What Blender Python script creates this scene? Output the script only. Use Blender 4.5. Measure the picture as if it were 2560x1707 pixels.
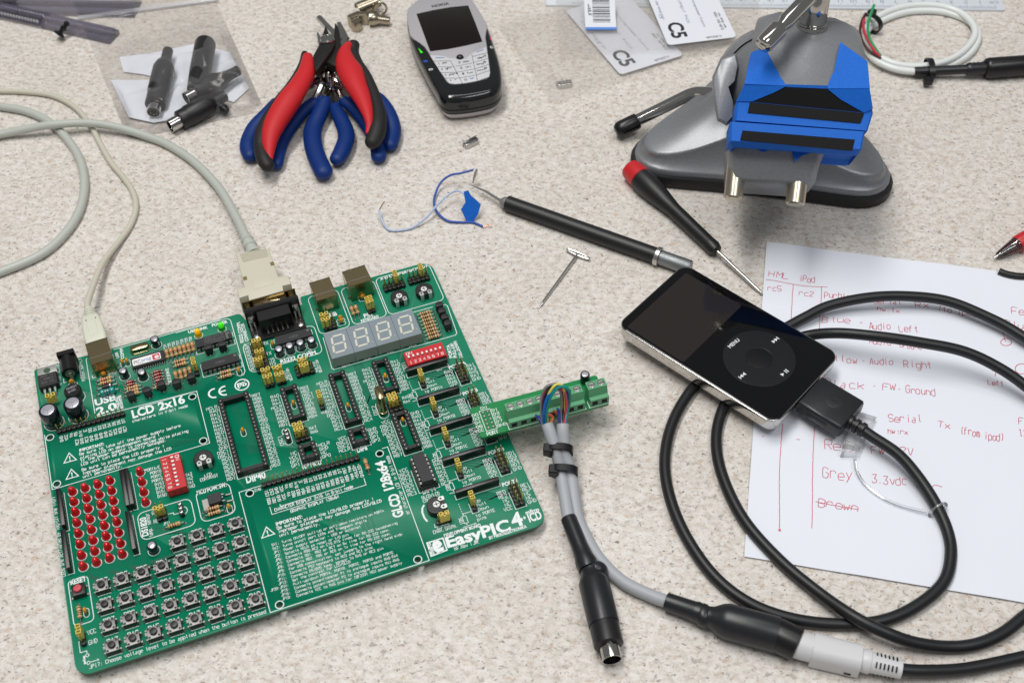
import bpy, math, random
from mathutils import Vector, Matrix
random.seed(7)
for o in list(bpy.data.objects): bpy.data.objects.remove(o)
S = 0.001                       # everything below is written in millimetres
scn = bpy.context.scene
COL = scn.collection
PI = math.pi
# ------------------------------------------------------------------ camera
CAM = Vector((0.0, -439.7007, 517.1271))
RX = Vector((0.99946224, -0.02498113, -0.02124085))
RY = Vector((-0.03279071, -0.76142593, -0.64742206))
RZ = Vector((0.0, 0.64777041, -0.76183561))
FOC = 3026.694
cd = bpy.data.cameras.new('camera'); cam = bpy.data.objects.new('camera', cd); COL.objects.link(cam)
cd.sensor_width = 36.0; cd.lens = 36.0 * FOC / 2560; cd.clip_start = 0.02; cd.clip_end = 50
cd.dof.use_dof = True; cd.dof.focus_distance = 0.66; cd.dof.aperture_fstop = 14
cam.matrix_world = Matrix(((RX.x, -RY.x, -RZ.x, CAM.x * S), (RX.y, -RY.y, -RZ.y, CAM.y * S), (RX.z, -RY.z, -RZ.z, CAM.z * S), (0, 0, 0, 1)))
scn.camera = cam
# ------------------------------------------------------------------ light
w = bpy.data.worlds.new('World'); scn.world = w; w.use_nodes = True
bg = w.node_tree.nodes['Background']; bg.inputs[0].default_value = (0.96, 0.98, 1.0, 1); bg.inputs[1].default_value = 0.2
def area(name, loc, size, power, aim, col=(1, 1, 1)):
    l = bpy.data.lights.new(name, 'AREA'); l.shape = 'RECTANGLE'; l.size, l.size_y = size; l.energy = power; l.color = col
    o = bpy.data.objects.new(name, l); COL.objects.link(o); o.location = Vector(loc)
    o.rotation_euler = (Vector(aim) - Vector(loc)).to_track_quat('-Z', 'Y').to_euler(); return o
area('ceiling_lamp', (-0.40, 0.10, 1.85), (1.2, 0.35), 23.5, (0, 0, 0), (1, 0.985, 0.95))
area('ceiling_lamp', (0.70, -0.55, 1.95), (1.2, 0.35), 11, (0, 0, 0), (0.98, 0.99, 1.0))
area('ceiling_lamp', (0.15, 0.95, 2.3), (1.2, 0.35), 6, (0, 0, 0), (0.99, 0.99, 1.0))
scn.view_settings.view_transform = 'Standard'; scn.view_settings.look = 'None'; scn.view_settings.gamma = 1; scn.view_settings.exposure = 0
scn.view_settings.use_curve_mapping = False
# ------------------------------------------------------------------ picture measurements -> points in the room
def ray(p): return ((RX * ((p[0] - 1280) / FOC)) + (RY * ((p[1] - 853.5) / FOC)) + RZ)
def P(p, z=0.0):
    d = ray(p); t = (z - CAM.z) / d.z; return CAM + d * t
def PLN(p, o, n):
    d = ray(p); t = (o - CAM).dot(n) / d.dot(n); return CAM + d * t
def F(x0, y0, s): return lambda x, y: (x0 + x / s, y0 + y / s)
OV = F(0, 0, 1 / 1.08844)
F1, F2, F3, F4 = F(0, 0, 3.357), F(560, 0, 3.357), F(1200, 0, 3.357), F(1860, 0, 3.357)
F5, F6, F7, F8 = F(1460, 0, 2.94), F(900, 400, 2.94), F(1860, 550, 3.357), F(1500, 600, 2.94)
B1, B2, B3, B4 = F(60, 720, 4.704), F(400, 600, 4.704), F(750, 640, 4.704), F(460, 900, 4.704)
B5, B6, B7, B8 = F(90, 1000, 4.704), F(130, 1330, 4.273), F(600, 1150, 4.704), F(900, 900, 4.704)
C1, C2, C3, C4, C5 = F(940, 1100, 4.704), F(1140, 880, 4.704), F(1300, 1150, 3.357), F(1860, 900, 3.357), F(1860, 1240, 3.357)
C6, C7, C8 = F(600, 100, 4.238), F(980, 0, 5.406), F(1760, 0, 4.9)
D1, D2, D3, D4, D5, D6 = F(80, 860, 9.8), F(280, 830, 9.8), F(440, 780, 9.8), F(600, 800, 9.8), F(340, 1200, 9.046), F(580, 620, 6.815)
G1, G2, G3, G4 = F(780, 20, 6.533), F(860, 0, 16.8), F(0, 0, 7.84), F(1340, 920, 9.8)
G5, G6, G7, G8 = F(1380, 0, 4.9), F(2120, 0, 5.345), F(1420, 1400, 5.6), F(1950, 950, 8.4)
G9, G0 = F(2450, 560, 4.61), F(1560, 340, 3.459)
HB = 7.0; BANG = 0.3257773392; BO = Vector((-201.246249, -196.311211, HB))
_c, _s = math.cos(BANG), math.sin(BANG)
def bl(wp):                     # world -> board frame
    d = wp - BO; return Vector((d.x * _c + d.y * _s, -d.x * _s + d.y * _c, d.z))
def bb(p, z=0.0): return bl(P(p, HB + z))
def hgt(top, base, f):          # height of a vertical thing seen from top point to base point
    b = f(base, 0); best = (1e9, 0)
    for i in range(0, 240):
        z = i * 0.25; t = f(top, z); d = (t.xy - b.xy).length
        if d < best[0]: best = (d, z)
    return best[1]
# ------------------------------------------------------------------ materials
def lin(c):
    r = []
    for v in c:
        v = v / 255.0; r.append(v / 12.92 if v <= 0.04045 else ((v + 0.055) / 1.055) ** 2.4)
    return (r[0], r[1], r[2], 1)
def mat(name, col, rough=0.5, metal=0.0, spec=0.5, coat=0.0, bump=None, var=None, trans=0.0, emit=0.0, ior=1.5):
    m = bpy.data.materials.new(name); m.use_nodes = True; nt = m.node_tree; b = nt.nodes['Principled BSDF']
    c = lin(col); b.inputs['Base Color'].default_value = c; b.inputs['Roughness'].default_value = rough; b.inputs['Metallic'].default_value = metal
    b.inputs['Specular IOR Level'].default_value = spec; b.inputs['Coat Weight'].default_value = coat; b.inputs['Coat Roughness'].default_value = 0.08
    b.inputs['Transmission Weight'].default_value = trans; b.inputs['IOR'].default_value = ior
    if emit: b.inputs['Emission Color'].default_value = c; b.inputs['Emission Strength'].default_value = emit
    if bump or var: tc = nt.nodes.new('ShaderNodeTexCoord')
    if bump:
        n = nt.nodes.new('ShaderNodeTexNoise'); n.inputs['Scale'].default_value = bump[0]; n.inputs['Detail'].default_value = 3
        nt.links.new(tc.outputs['Object'], n.inputs['Vector']); bp = nt.nodes.new('ShaderNodeBump'); bp.inputs['Strength'].default_value = bump[1]; bp.inputs['Distance'].default_value = 0.0003
        nt.links.new(n.outputs['Fac'], bp.inputs['Height']); nt.links.new(bp.outputs['Normal'], b.inputs['Normal'])
    if var:
        n = nt.nodes.new('ShaderNodeTexNoise'); n.inputs['Scale'].default_value = var[0]; n.inputs['Detail'].default_value = 4
        nt.links.new(tc.outputs['Object'], n.inputs['Vector']); mx = nt.nodes.new('ShaderNodeMix'); mx.data_type = 'RGBA'
        mx.inputs[6].default_value = tuple(v * (1 - var[1]) for v in c[:3]) + (1,); mx.inputs[7].default_value = tuple(min(1, v * (1 + var[1])) for v in c[:3]) + (1,)
        nt.links.new(n.outputs['Fac'], mx.inputs[0]); nt.links.new(mx.outputs[2], b.inputs['Base Color'])
    return m
def film(name, col=(225, 222, 220), haze=0.12, gloss=0.10, rough=0.12, bump=None, fk=1.0):   # thin clear plastic: mostly see-through, a little milky, a little shiny
    m = bpy.data.materials.new(name); m.use_nodes = True; nt = m.node_tree; nt.nodes.remove(nt.nodes['Principled BSDF']); out = nt.nodes['Material Output']
    t = nt.nodes.new('ShaderNodeBsdfTransparent'); d = nt.nodes.new('ShaderNodeBsdfDiffuse'); g = nt.nodes.new('ShaderNodeBsdfGlossy')
    d.inputs[0].default_value = lin(col); g.inputs['Roughness'].default_value = rough
    lw = nt.nodes.new('ShaderNodeFresnel'); lw.inputs[0].default_value = 1.45
    a = nt.nodes.new('ShaderNodeMixShader'); a.inputs[0].default_value = haze; nt.links.new(t.outputs[0], a.inputs[1]); nt.links.new(d.outputs[0], a.inputs[2])
    mm = nt.nodes.new('ShaderNodeMath'); mm.operation = 'MULTIPLY_ADD'; mm.inputs[1].default_value = fk; mm.inputs[2].default_value = gloss; nt.links.new(lw.outputs[0], mm.inputs[0])
    e = nt.nodes.new('ShaderNodeMixShader'); nt.links.new(mm.outputs[0], e.inputs[0]); nt.links.new(a.outputs[0], e.inputs[1]); nt.links.new(g.outputs[0], e.inputs[2])
    nt.links.new(e.outputs[0], out.inputs[0])
    if bump:
        tc = nt.nodes.new('ShaderNodeTexCoord'); n = nt.nodes.new('ShaderNodeTexNoise'); n.inputs['Scale'].default_value = bump[0]; n.inputs['Detail'].default_value = 2
        nt.links.new(tc.outputs['Object'], n.inputs['Vector']); bp = nt.nodes.new('ShaderNodeBump'); bp.inputs['Strength'].default_value = bump[1]; bp.inputs['Distance'].default_value = 0.002
        nt.links.new(n.outputs['Fac'], bp.inputs['Height']); nt.links.new(bp.outputs['Normal'], g.inputs['Normal']); nt.links.new(bp.outputs['Normal'], lw.inputs['Normal'])
    return m
# ------------------------------------------------------------------ mesh building
ORG = {}
def cr(pts, n=8, closed=False):   # Catmull-Rom through points (tuples of any length)
    pts = [tuple(p) for p in pts]; k = len(pts); out = []
    if k < 3 and not closed: 
        return [tuple(a + (b - a) * i / n for a, b in zip(pts[0], pts[-1])) for i in range(n + 1)]
    rng = range(k if closed else k - 1)
    for i in rng:
        p1, p2 = pts[i], pts[(i + 1) % k]
        p0 = pts[i - 1] if (closed or i > 0) else tuple(2 * a - b for a, b in zip(p1, p2))
        p3 = pts[(i + 2) % k] if (closed or i + 2 < k) else tuple(2 * b - a for a, b in zip(p1, p2))
        for j in range(n):
            t = j / n
            out.append(tuple(0.5 * (2 * b + (c - a) * t + (2 * a - 5 * b + 4 * c - d) * t * t + (3 * b - a - 3 * c + d) * t ** 3) for a, b, c, d in zip(p0, p1, p2, p3)))
    if not closed: out.append(pts[-1])
    return out
class MB:
    def __init__(s): s.v = []; s.f = []; s.m = []
    def add(s, vs, fs, m=0, T=None):
        o = len(s.v)
        if T is not None: vs = [T @ Vector(v) for v in vs]
        s.v += [tuple(v) for v in vs]; s.f += [tuple(i + o for i in f) for f in fs]; s.m += [m] * len(fs); return s
    def loft(s, rings, m=0, c0=True, c1=True, closed=True, T=None):
        n = len(rings[0]); vs = [p for r in rings for p in r]; fs = []
        for i in range(len(rings) - 1):
            for j in range(n if closed else n - 1):
                k = (j + 1) % n; fs.append((i * n + j, i * n + k, (i + 1) * n + k, (i + 1) * n + j))
        if c0: fs.append(tuple(range(n - 1, -1, -1)))
        if c1: fs.append(tuple((len(rings) - 1) * n + j for j in range(n)))
        return s.add(vs, fs, m, T)
    def box(s, x0, x1, y0, y1, z0, z1, b=0.0, m=0, T=None):
        if b <= 0:
            vs = [(x, y, z) for z in (z0, z1) for x, y in ((x0, y0), (x1, y0), (x1, y1), (x0, y1))]
            return s.add(vs, [(3, 2, 1, 0), (4, 5, 6, 7), (0, 1, 5, 4), (1, 2, 6, 5), (2, 3, 7, 6), (3, 0, 4, 7)], m, T)
        def ring(i, z): 
            q = i; return [(x0 + q, y0 + b, z), (x0 + b, y0 + q, z), (x1 - b, y0 + q, z), (x1 - q, y0 + b, z), (x1 - q, y1 - b, z), (x1 - b, y1 - q, z), (x0 + b, y1 - q, z), (x0 + q, y1 - b, z)]
        e = b * 0.999
        return s.loft([ring(e, z0), ring(0, z0 + b), ring(0, z1 - b), ring(e, z1)], m, T=T)
    def prism(s, pts, z0, z1, b=0.0, m=0, T=None, b0=0.0):
        r = lambda d, z: [(x, y, z) for x, y in inset(pts, d)]
        rings = ([r(b0, z0), r(0, z0 + b0)] if b0 else [r(0, z0)])
        rings += ([r(0, z1 - b), r(b * .3, z1 - b * .3), r(b, z1)] if b else [r(0, z1)])
        return s.loft(rings, m, T=T)
    def lathe(s, prof, n=20, m=0, T=None, c0=True, c1=True, ms=None):
        rings = [[(r * math.cos(2 * PI * j / n), r * math.sin(2 * PI * j / n), z) for j in range(n)] for r, z in prof]
        if ms is None: return s.loft(rings, m, c0, c1, T=T)
        for i in range(len(rings) - 1):
            s.loft(rings[i:i + 2], ms[i], c0 and i == 0, c1 and i == len(rings) - 2, T=T)
        return s
    def tube(s, pts, r, n=10, m=0, caps=True, flat=1.0, up=None, T=None):
        pts = [Vector(p[:3]) for p in pts]; k = len(pts)
        rr = r if isinstance(r, (list, tuple)) else [r] * k
        rings = []; u = None
        for i in range(k):
            t = (pts[min(i + 1, k - 1)] - pts[max(i - 1, 0)])
            t = t.normalized() if t.length > 1e-9 else Vector((0, 0, 1))
            if u is None:
                ref = Vector(up) if up else (Vector((0, 0, 1)) if abs(t.z) < 0.9 else Vector((1, 0, 0)))
                u = (ref - t * ref.dot(t)).normalized()
            else:
                ref = Vector(up) if up else u
                u2 = ref - t * ref.dot(t); u = u2.normalized() if u2.length > 1e-6 else u
            v = t.cross(u)
            rings.append([tuple(pts[i] + (u * math.cos(2 * PI * j / n) * flat + v * math.sin(2 * PI * j / n)) * rr[i]) for j in range(n)])
        return s.loft(rings, m, caps, caps, T=T)
    def sphere(s, c, r, n=12, m=0, T=None, sz=(1, 1, 1)):
        k = max(5, n // 2); rings = [[(c[0] + r * sz[0] * math.sin(PI * i / k) * math.cos(2 * PI * j / n), c[1] + r * sz[1] * math.sin(PI * i / k) * math.sin(2 * PI * j / n), c[2] - r * sz[2] * math.cos(PI * i / k)) for j in range(n)] for i in range(1, k)]
        return s.loft(rings, m, T=T)
    def ribbon(s, pts, w, z, m=0, closed=False):      # flat line of width w lying at height z (2-D points)
        pts = [Vector(p[:2]) for p in pts]; 
        if closed: pts = pts + [pts[0]]
        k = len(pts); L = []; R = []
        for i in range(k):
            if closed and i in (0, k - 1): a, b = pts[k - 2], pts[1]
            else: a, b = pts[max(i - 1, 0)], pts[min(i + 1, k - 1)]
            p = pts[i]; d1 = (p - a); d2 = (b - p)
            d1 = d1.normalized() if d1.length > 1e-9 else None; d2 = d2.normalized() if d2.length > 1e-9 else None
            if d1 is None: d1 = d2
            if d2 is None: d2 = d1
            if d1 is None: continue
            n1 = Vector((-d1.y, d1.x)); n2 = Vector((-d2.y, d2.x)); n = n1 + n2
            if n.length < 0.3: n = n1; sc = 1
            else: n.normalize(); sc = min(1.8, 1 / max(0.3, n.dot(n1)))
            L.append(p + n * w / 2 * sc); R.append(p - n * w / 2 * sc)
        if len(L) < 2: return s
        vs = [(q.x, q.y, z) for q in L] + [(q.x, q.y, z) for q in R]; k = len(L)
        return s.add(vs, [(k + i, k + i + 1, i + 1, i) for i in range(k - 1)], m)
    def mesh(s, name, mats, org=None, sharp=38):
        me = bpy.data.meshes.new(name); o = org or Vector((0, 0, 0))
        me.from_pydata([((v[0] - o.x) * S, (v[1] - o.y) * S, (v[2] - o.z) * S) for v in s.v], [], s.f)
        for m in (mats if isinstance(mats, (list, tuple)) else [mats]): me.materials.append(m)
        me.polygons.foreach_set('material_index', s.m); me.polygons.foreach_set('use_smooth', [True] * len(s.f))
        me.validate(); me.update()
        me.set_sharp_from_angle(angle=math.radians(sharp)); return me
    def build(s, name, mats, parent=None, org=None, sharp=38):
        if parent is not None: org = ORG.get(parent.name)
        me = s.mesh(name, mats, org, sharp); o = bpy.data.objects.new(name, me); COL.objects.link(o)
        if parent is not None:
            o.parent = parent
            if parent.name in ORG: ORG[o.name] = ORG[parent.name]
        elif org is not None: o.location = org * S
        return o
def inset(pts, d):
    if d == 0: return list(pts)
    k = len(pts); out = []; A = sum(pts[i][0] * pts[(i + 1) % k][1] - pts[(i + 1) % k][0] * pts[i][1] for i in range(k)); sg = 1 if A > 0 else -1
    for i in range(k):
        a, p, b = Vector(pts[i - 1][:2]), Vector(pts[i][:2]), Vector(pts[(i + 1) % k][:2])
        e1 = (p - a); e2 = (b - p)
        if e1.length < 1e-9: e1 = e2
        if e2.length < 1e-9: e2 = e1
        e1 = e1.normalized(); e2 = e2.normalized()
        n1 = Vector((-e1.y, e1.x)) * sg; n2 = Vector((-e2.y, e2.x)) * sg; n = n1 + n2
        n = n.normalized() if n.length > 1e-6 else n1
        q = p + n * d / max(0.35, n.dot(n1)); out.append((q.x, q.y))
    return out
def rrect(x0, x1, y0, y1, r, n=6):
    rs = r if isinstance(r, (list, tuple)) else [r] * 4; out = []
    for (cx, cy, a, q) in ((x0, y0, PI, rs[0]), (x1, y0, 1.5 * PI, rs[1]), (x1, y1, 0, rs[2]), (x0, y1, .5 * PI, rs[3])):
        ox = cx + q if cx == x0 else cx - q; oy = cy + q if cy == y0 else cy - q
        if q <= 0: out.append((cx, cy)); continue
        for i in range(n + 1): t = a + i * PI / 2 / n; out.append((ox + q * math.cos(t), oy + q * math.sin(t)))
    return out
def thing(name, label, cat, loc=(0, 0, 0), rotz=0.0, group=None, local=False):
    o = bpy.data.objects.new(name, None); COL.objects.link(o); o.empty_display_size = 0.01
    o.location = Vector(loc) * S; o.rotation_euler = (0, 0, rotz)
    if not local: ORG[o.name] = Vector(loc)
    o['label'] = label; o['category'] = cat
    if group: o['group'] = group
    return o
def tag(o, label, cat, group=None, kind=None):
    if label: o['label'] = label
    if cat: o['category'] = cat
    if group: o['group'] = group
    if kind: o['kind'] = kind
    return o
def inst(me, name, parent, x, y, z=0, rot=0, sc=None):
    o = bpy.data.objects.new(name, me); COL.objects.link(o); o.parent = parent; o.location = (x * S, y * S, z * S); o.rotation_euler = (0, 0, rot)
    if sc: o.scale = sc
    return o
# lettering -----------------------------------------------------------
_TX = {}
def tx(s, bold=0.0):            # flat outline lettering, normalised to width 1 / cap height 1
    if (s, bold) in _TX: return _TX[(s, bold)]
    c = bpy.data.curves.new('t', 'FONT'); c.body = s; c.size = 1; c.offset = bold; c.resolution_u = 3; c.fill_mode = 'FRONT'
    o = bpy.data.objects.new('t', c); COL.objects.link(o); dg = bpy.context.evaluated_depsgraph_get(); me = bpy.data.meshes.new_from_object(o.evaluated_get(dg))
    v = [(p.co.x, p.co.y) for p in me.vertices]; f = [tuple(p.vertices) for p in me.polygons]
    bpy.data.objects.remove(o); bpy.data.curves.remove(c); bpy.data.meshes.remove(me)
    x0, x1 = min(p[0] for p in v), max(p[0] for p in v); v = [((x - x0) / (x1 - x0), y / 0.7) for x, y in v]
    _TX[(s, bold)] = (v, f); return v, f
def put(mb, s, p0, p1, h, z, bold=0.0, m=0):      # outline lettering from p0 to p1 (baseline), cap height h
    v, f = tx(s, bold); p0 = Vector(p0[:2]); d = Vector(p1[:2]) - p0; u = d.normalized(); n = Vector((-u.y, u.x))
    mb.add([tuple((p0 + d * x + n * (y * h)).to_3d() + Vector((0, 0, z))) for x, y in v], f, m)
GL = dict(A="002640 1232", B="00063645443303 3342413000", C="4536160501103041", D="00062644422000", E="46060040 0333", F="460600 0333", G="45361605011030414323", H="0006 4046 0343", I="1030 2026 1636", J="4641301001", K="0006 4602 1340", L="060040", M="0006234640", N="00064046", O="103041453616050110", P="00063645443303", Q="103041453616050110 2240", R="00063645443303 2340", S="011030414233130405163645", T="0646 2026", U="060110304146", V="062046", W="0610243046", X="0046 0640", Y="062346 2320", Z="06460040",
  a="143430 3010011232", b="06003041433404", c="441403011040", d="46401001031444", e="024243341403011040", f="10152636 0434", g="441403011040 444a3b1b", h="0006 0314344340", i="2024 2526", j="242a1b 2526", k="0006 4402 1340", l="262130", m="0004242024344340", n="0004 0314344340", o="103041433414030110", p="0b043443413000", q="441403011040 444b", r="0004 03143443", s="0030413212031444", t="262130 0434", u="0401103041 4440", v="042044", w="0410223044", x="0044 0440", y="0420 440b", z="04440040")
GL.update({'0': "103041453616050110", '1': "152620 1030", '2': "05163645440040", '3': "064623334241301001", '4': "30360242", '5': "460603334241301001", '6': "4536160501103041423303", '7': "064620", '8': "13040516364544331302011030414233", '9': "0110304145361605041343", ':': "2021 2324", '.': "2021", ',': "2110", '-': "1333", '/': "0046", '+': "0343 2125", '!': "2622 2021", '(': "36252130", ')': "16252110", '*': "1135 1531"})
_D = {'a': -1, 'b': -2}
def glyph(ch):
    out = []
    for st in GL.get(ch, '').split(' '):
        q = [(int(st[i]), _D.get(st[i + 1], None) if st[i + 1] in _D else int(st[i + 1])) for i in range(0, len(st) - 1, 2)]
        if len(q) > 1: out.append(q)
    return out
def stroke(mb, s, p0, p1, h, z, w=0.26, m=0, hand=0.0, pad=1.5):   # single-stroke lettering from p0 to p1
    p0 = Vector(p0[:2]); d = Vector(p1[:2]) - p0; u = d.normalized(); n = Vector((-u.y, u.x)); tot = len(s) * (4 + pad) - pad; sx = d.length / tot; sy = h / 6
    for i, ch in enumerate(s):
        jx, jy = (random.uniform(-hand, hand) * 4, random.uniform(-hand, hand) * 5) if hand else (0, 0)
        for st in glyph(ch):
            q = [(x + i * (4 + pad) + jx + (random.uniform(-hand, hand) * 2.2), y + jy + random.uniform(-hand, hand) * 2.2 ) for x, y in st]
            if hand:
                q = [(x + 0.10 * y, y) for x, y in q]
                if len(q) > 2: q = cr(q, 4)
            mb.ribbon([p0 + u * (x * sx) + n * (y * sy) for x, y in q], w, z, m)
# ------------------------------------------------------------------ materials of the things
m_pcb = mat('green soldermask', (2, 122, 90), 0.42, spec=0.3, var=(60, 0.05)); m_pcbe = mat('board edge', (62, 92, 70), 0.6)
m_trace = mat('masked copper', (2, 88, 66), 0.42, spec=0.3); m_silk = mat('white screen print', (232, 238, 238), 0.6)
m_blk = mat('black plastic', (23, 23, 25), 0.42, bump=(2500, .15)); m_blk2 = mat('shiny black plastic', (16, 16, 18), 0.34); m_ic = mat('chip resin', (34, 34, 37), 0.5, bump=(4000, .25)); m_icm = mat('chip marking', (96, 96, 98), 0.6)
m_steel = mat('bright steel', (196, 194, 190), 0.28, 1.0); m_tin = mat('tinned metal', (158, 157, 152), 0.42, .9); m_nick = mat('nickel plate', (168, 152, 116), 0.24, 1.0, bump=(900, .06)); m_plate = mat('brushed plate', (150, 148, 146), 0.5, .6)
m_gold = mat('gilt pin', (205, 180, 110), 0.3, 1.0); m_yel = mat('yellow plastic', (222, 200, 96), 0.45, spec=.4); m_yeld = mat('jumper socket', (120, 92, 22), 0.6)
m_red = mat('red plastic', (196, 34, 40), 0.4); m_white = mat('white plastic', (236, 236, 232), 0.45)
m_led = mat('red led epoxy', (206, 14, 26), 0.1, spec=0.6, coat=0.4); m_ledr = mat('red led body', (190, 14, 24), 0.15, coat=.3)
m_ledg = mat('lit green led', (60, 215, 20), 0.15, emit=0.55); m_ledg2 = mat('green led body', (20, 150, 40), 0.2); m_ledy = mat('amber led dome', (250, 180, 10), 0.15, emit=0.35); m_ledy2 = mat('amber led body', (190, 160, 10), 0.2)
m_tan = mat('resistor enamel', (205, 172, 118), 0.3, coat=.3); m_brn = mat('brown band', (92, 44, 16), 0.35); m_rband = mat('red band', (165, 36, 22), 0.35); m_gband = mat('gold band', (150, 108, 40), 0.35)
m_dio = mat('red glass diode', (140, 40, 24), 0.12, coat=.5); m_teal = mat('teal choke', (18, 140, 132), 0.25, coat=.3); m_cer = mat('ceramic blob', (215, 150, 42), 0.3, coat=.3)
m_navy = mat('capacitor sleeve', (14, 20, 30), 0.2, coat=.3); m_can = mat('capacitor can', (190, 190, 198), 0.3, 0.5); m_seg = mat('display face', (126, 138, 146), 0.5); m_segs = mat('display case', (150, 158, 150), 0.55); m_segl = mat('display segment', (206, 204, 188), 0.5)
m_dark = mat('dark recess', (8, 8, 8), 0.8); m_tab = mat('satin tab', (196, 198, 194), 0.38, .7); m_blue = mat('blue print', (40, 96, 190), .6); m_pink = mat('red print', (200, 60, 80), .6); m_ink = mat('dark print', (30, 34, 44), .6)
# ------------------------------------------------------------------ countertop
def counter_mat():
    m = bpy.data.materials.new('speckled laminate'); m.use_nodes = True; nt = m.node_tree; b = nt.nodes['Principled BSDF']; L = nt.links.new
    tc = nt.nodes.new('ShaderNodeTexCoord')
    mp = nt.nodes.new('ShaderNodeMapping'); mp.inputs['Rotation'].default_value = (0, 0, .35); mp.inputs['Scale'].default_value = (1.0, 1.35, 1); L(tc.outputs['Object'], mp.inputs[0])
    def noise(sc, det=3, rough=.6, dist=0.0, off=0.0):
        n = nt.nodes.new('ShaderNodeTexNoise'); n.inputs['Scale'].default_value = sc; n.inputs['Detail'].default_value = det; n.inputs['Roughness'].default_value = rough; n.inputs['Distortion'].default_value = dist
        if off:
            a = nt.nodes.new('ShaderNodeVectorMath'); a.inputs[1].default_value = (off, off * 1.7, 0); L(mp.outputs[0], a.inputs[0]); L(a.outputs[0], n.inputs['Vector'])
        else: L(mp.outputs[0], n.inputs['Vector'])
        return n
    def ramp(n, stops):
        r = nt.nodes.new('ShaderNodeValToRGB'); r.color_ramp.elements[0].position = stops[0][0]; r.color_ramp.elements[0].color = stops[0][1]; r.color_ramp.elements[1].position = stops[-1][0]; r.color_ramp.elements[1].color = stops[-1][1]
        for p, c in stops[1:-1]: e = r.color_ramp.elements.new(p); e.color = c
        L(n.outputs['Fac'], r.inputs[0]); return r
    def mix(f, a, c, blend='MIX'):
        x = nt.nodes.new('ShaderNodeMix'); x.data_type = 'RGBA'; x.blend_type = blend
        if hasattr(f, 'outputs'): L(f.outputs[0], x.inputs[0])
        else: x.inputs[0].default_value = f
        for s_, i in ((a, 6), (c, 7)):
            if isinstance(s_, tuple): x.inputs[i].default_value = s_
            else: L(s_, x.inputs[i])
        return x.outputs[2]
    W, K = (1, 1, 1, 1), (0, 0, 0, 1)
    base = ramp(noise(210, 6, .70), [(0.30, lin((190, 181, 171))), (0.42, lin((208, 201, 193))), (0.54, lin((221, 216, 210))), (0.70, lin((231, 227, 222)))])
    col = mix(ramp(noise(230, 3, .55, .6, off=3.1), [(0.58, K), (0.68, (.75, .75, .75, 1))]), base.outputs[0], lin((198, 176, 155)))          # tan flecks
    col = mix(ramp(noise(170, 3, .55, .4, off=8.3), [(0.60, K), (0.74, (.6, .6, .6, 1))]), col, lin((194, 177, 168)))                       # pinkish flecks
    col = mix(ramp(noise(290, 4, .6, .5, off=5.7), [(0.57, K), (0.68, (.8, .8, .8, 1))]), col, lin((158, 151, 145)))                     # grey flecks
    col = mix(ramp(noise(430, 3, .55, .5, off=12.9), [(0.625, K), (0.69, (.9, .9, .9, 1))]), col, lin((118, 109, 101)))                      # small dark grains
    col = mix(ramp(noise(680, 2, .5, off=21.0), [(0.63, K), (0.71, (.7, .7, .7, 1))]), col, lin((138, 127, 117)))
    v = nt.nodes.new('ShaderNodeTexVoronoi'); v.inputs['Scale'].default_value = 150; L(mp.outputs[0], v.inputs['Vector'])
    r2 = nt.nodes.new('ShaderNodeMapRange'); r2.inputs[1].default_value = 0.16; r2.inputs[2].default_value = 0.07; L(v.outputs['Distance'], r2.inputs[0])
    sx = nt.nodes.new('ShaderNodeSeparateColor'); L(v.outputs['Color'], sx.inputs[0]); r3 = nt.nodes.new('ShaderNodeMath'); r3.operation = 'GREATER_THAN'; r3.inputs[1].default_value = 0.72; L(sx.outputs[0], r3.inputs[0])
    r4 = nt.nodes.new('ShaderNodeMath'); r4.operation = 'MULTIPLY'; L(r2.outputs[0], r4.inputs[0]); L(r3.outputs[0], r4.inputs[1])
    r5 = nt.nodes.new('ShaderNodeMath'); r5.operation = 'MULTIPLY'; r5.inputs[1].default_value = 0.7; L(r4.outputs[0], r5.inputs[0])
    col = mix(r5, col, lin((128, 116, 106)))
    big = ramp(noise(14, 2, .5, off=1.7), [(0.3, (0.93, 0.92, 0.91, 1)), (0.7, W)]); col = mix(1.0, col, big.outputs[0], 'MULTIPLY')
    L(col, b.inputs['Base Color']); b.inputs['Roughness'].default_value = 0.5; b.inputs['Specular IOR Level'].default_value = 0.35
    bp = nt.nodes.new('ShaderNodeBump'); bp.inputs['Strength'].default_value = 0.12; bp.inputs['Distance'].default_value = 0.0002; nn = noise(900, 2); L(nn.outputs['Fac'], bp.inputs['Height']); L(bp.outputs['Normal'], b.inputs['Normal'])
    return m
mb = MB(); mb.box(-900, 900, -520, 800, -30, 0, 1.5); ct = mb.build('countertop', counter_mat()); tag(ct, None, None, kind='structure')
# ------------------------------------------------------------------ the development board
board = thing('circuit_board', 'large green development board crowded with yellow jumpers, red lamps and small push buttons', 'circuit board', tuple(BO), BANG, local=True)
tl, bl_, br, tr = bb((85.8, 925.57)), bb((190.93, 1691.83)), bb((1371.95, 1307.69)), bb((1072.8, 652.04))
X0, X1, Y0, Y1 = 0.0, 228.0, 0.0, 191.3
nx0, nx1 = bb((601, 786)).x, bb((749.5, 742)).x; nd = 6.2
out = rrect(X0, X1, Y0, Y1, [7, 7, 7, 1.5], 8)
i = max(range(len(out)), key=lambda k: out[k][1] - abs(out[k][0] - X1) * .01)      # insert the notch for the serial socket into the top edge
top = [k for k in range(len(out)) if out[k][0] > X1 - 8 and abs(out[k][1] - Y1) < 1e-6][-1]
notch = [(nx1 + 1, Y1), (nx1, Y1 - 1), (nx1, Y1 - nd), (nx0 + 1.8, Y1 - nd), (nx0 + .6, Y1 - 2.2), (nx0 - .3, Y1 - .6), (nx0 - 1.5, Y1)]
out = out[:top + 1] + notch + out[top + 1:]
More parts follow.
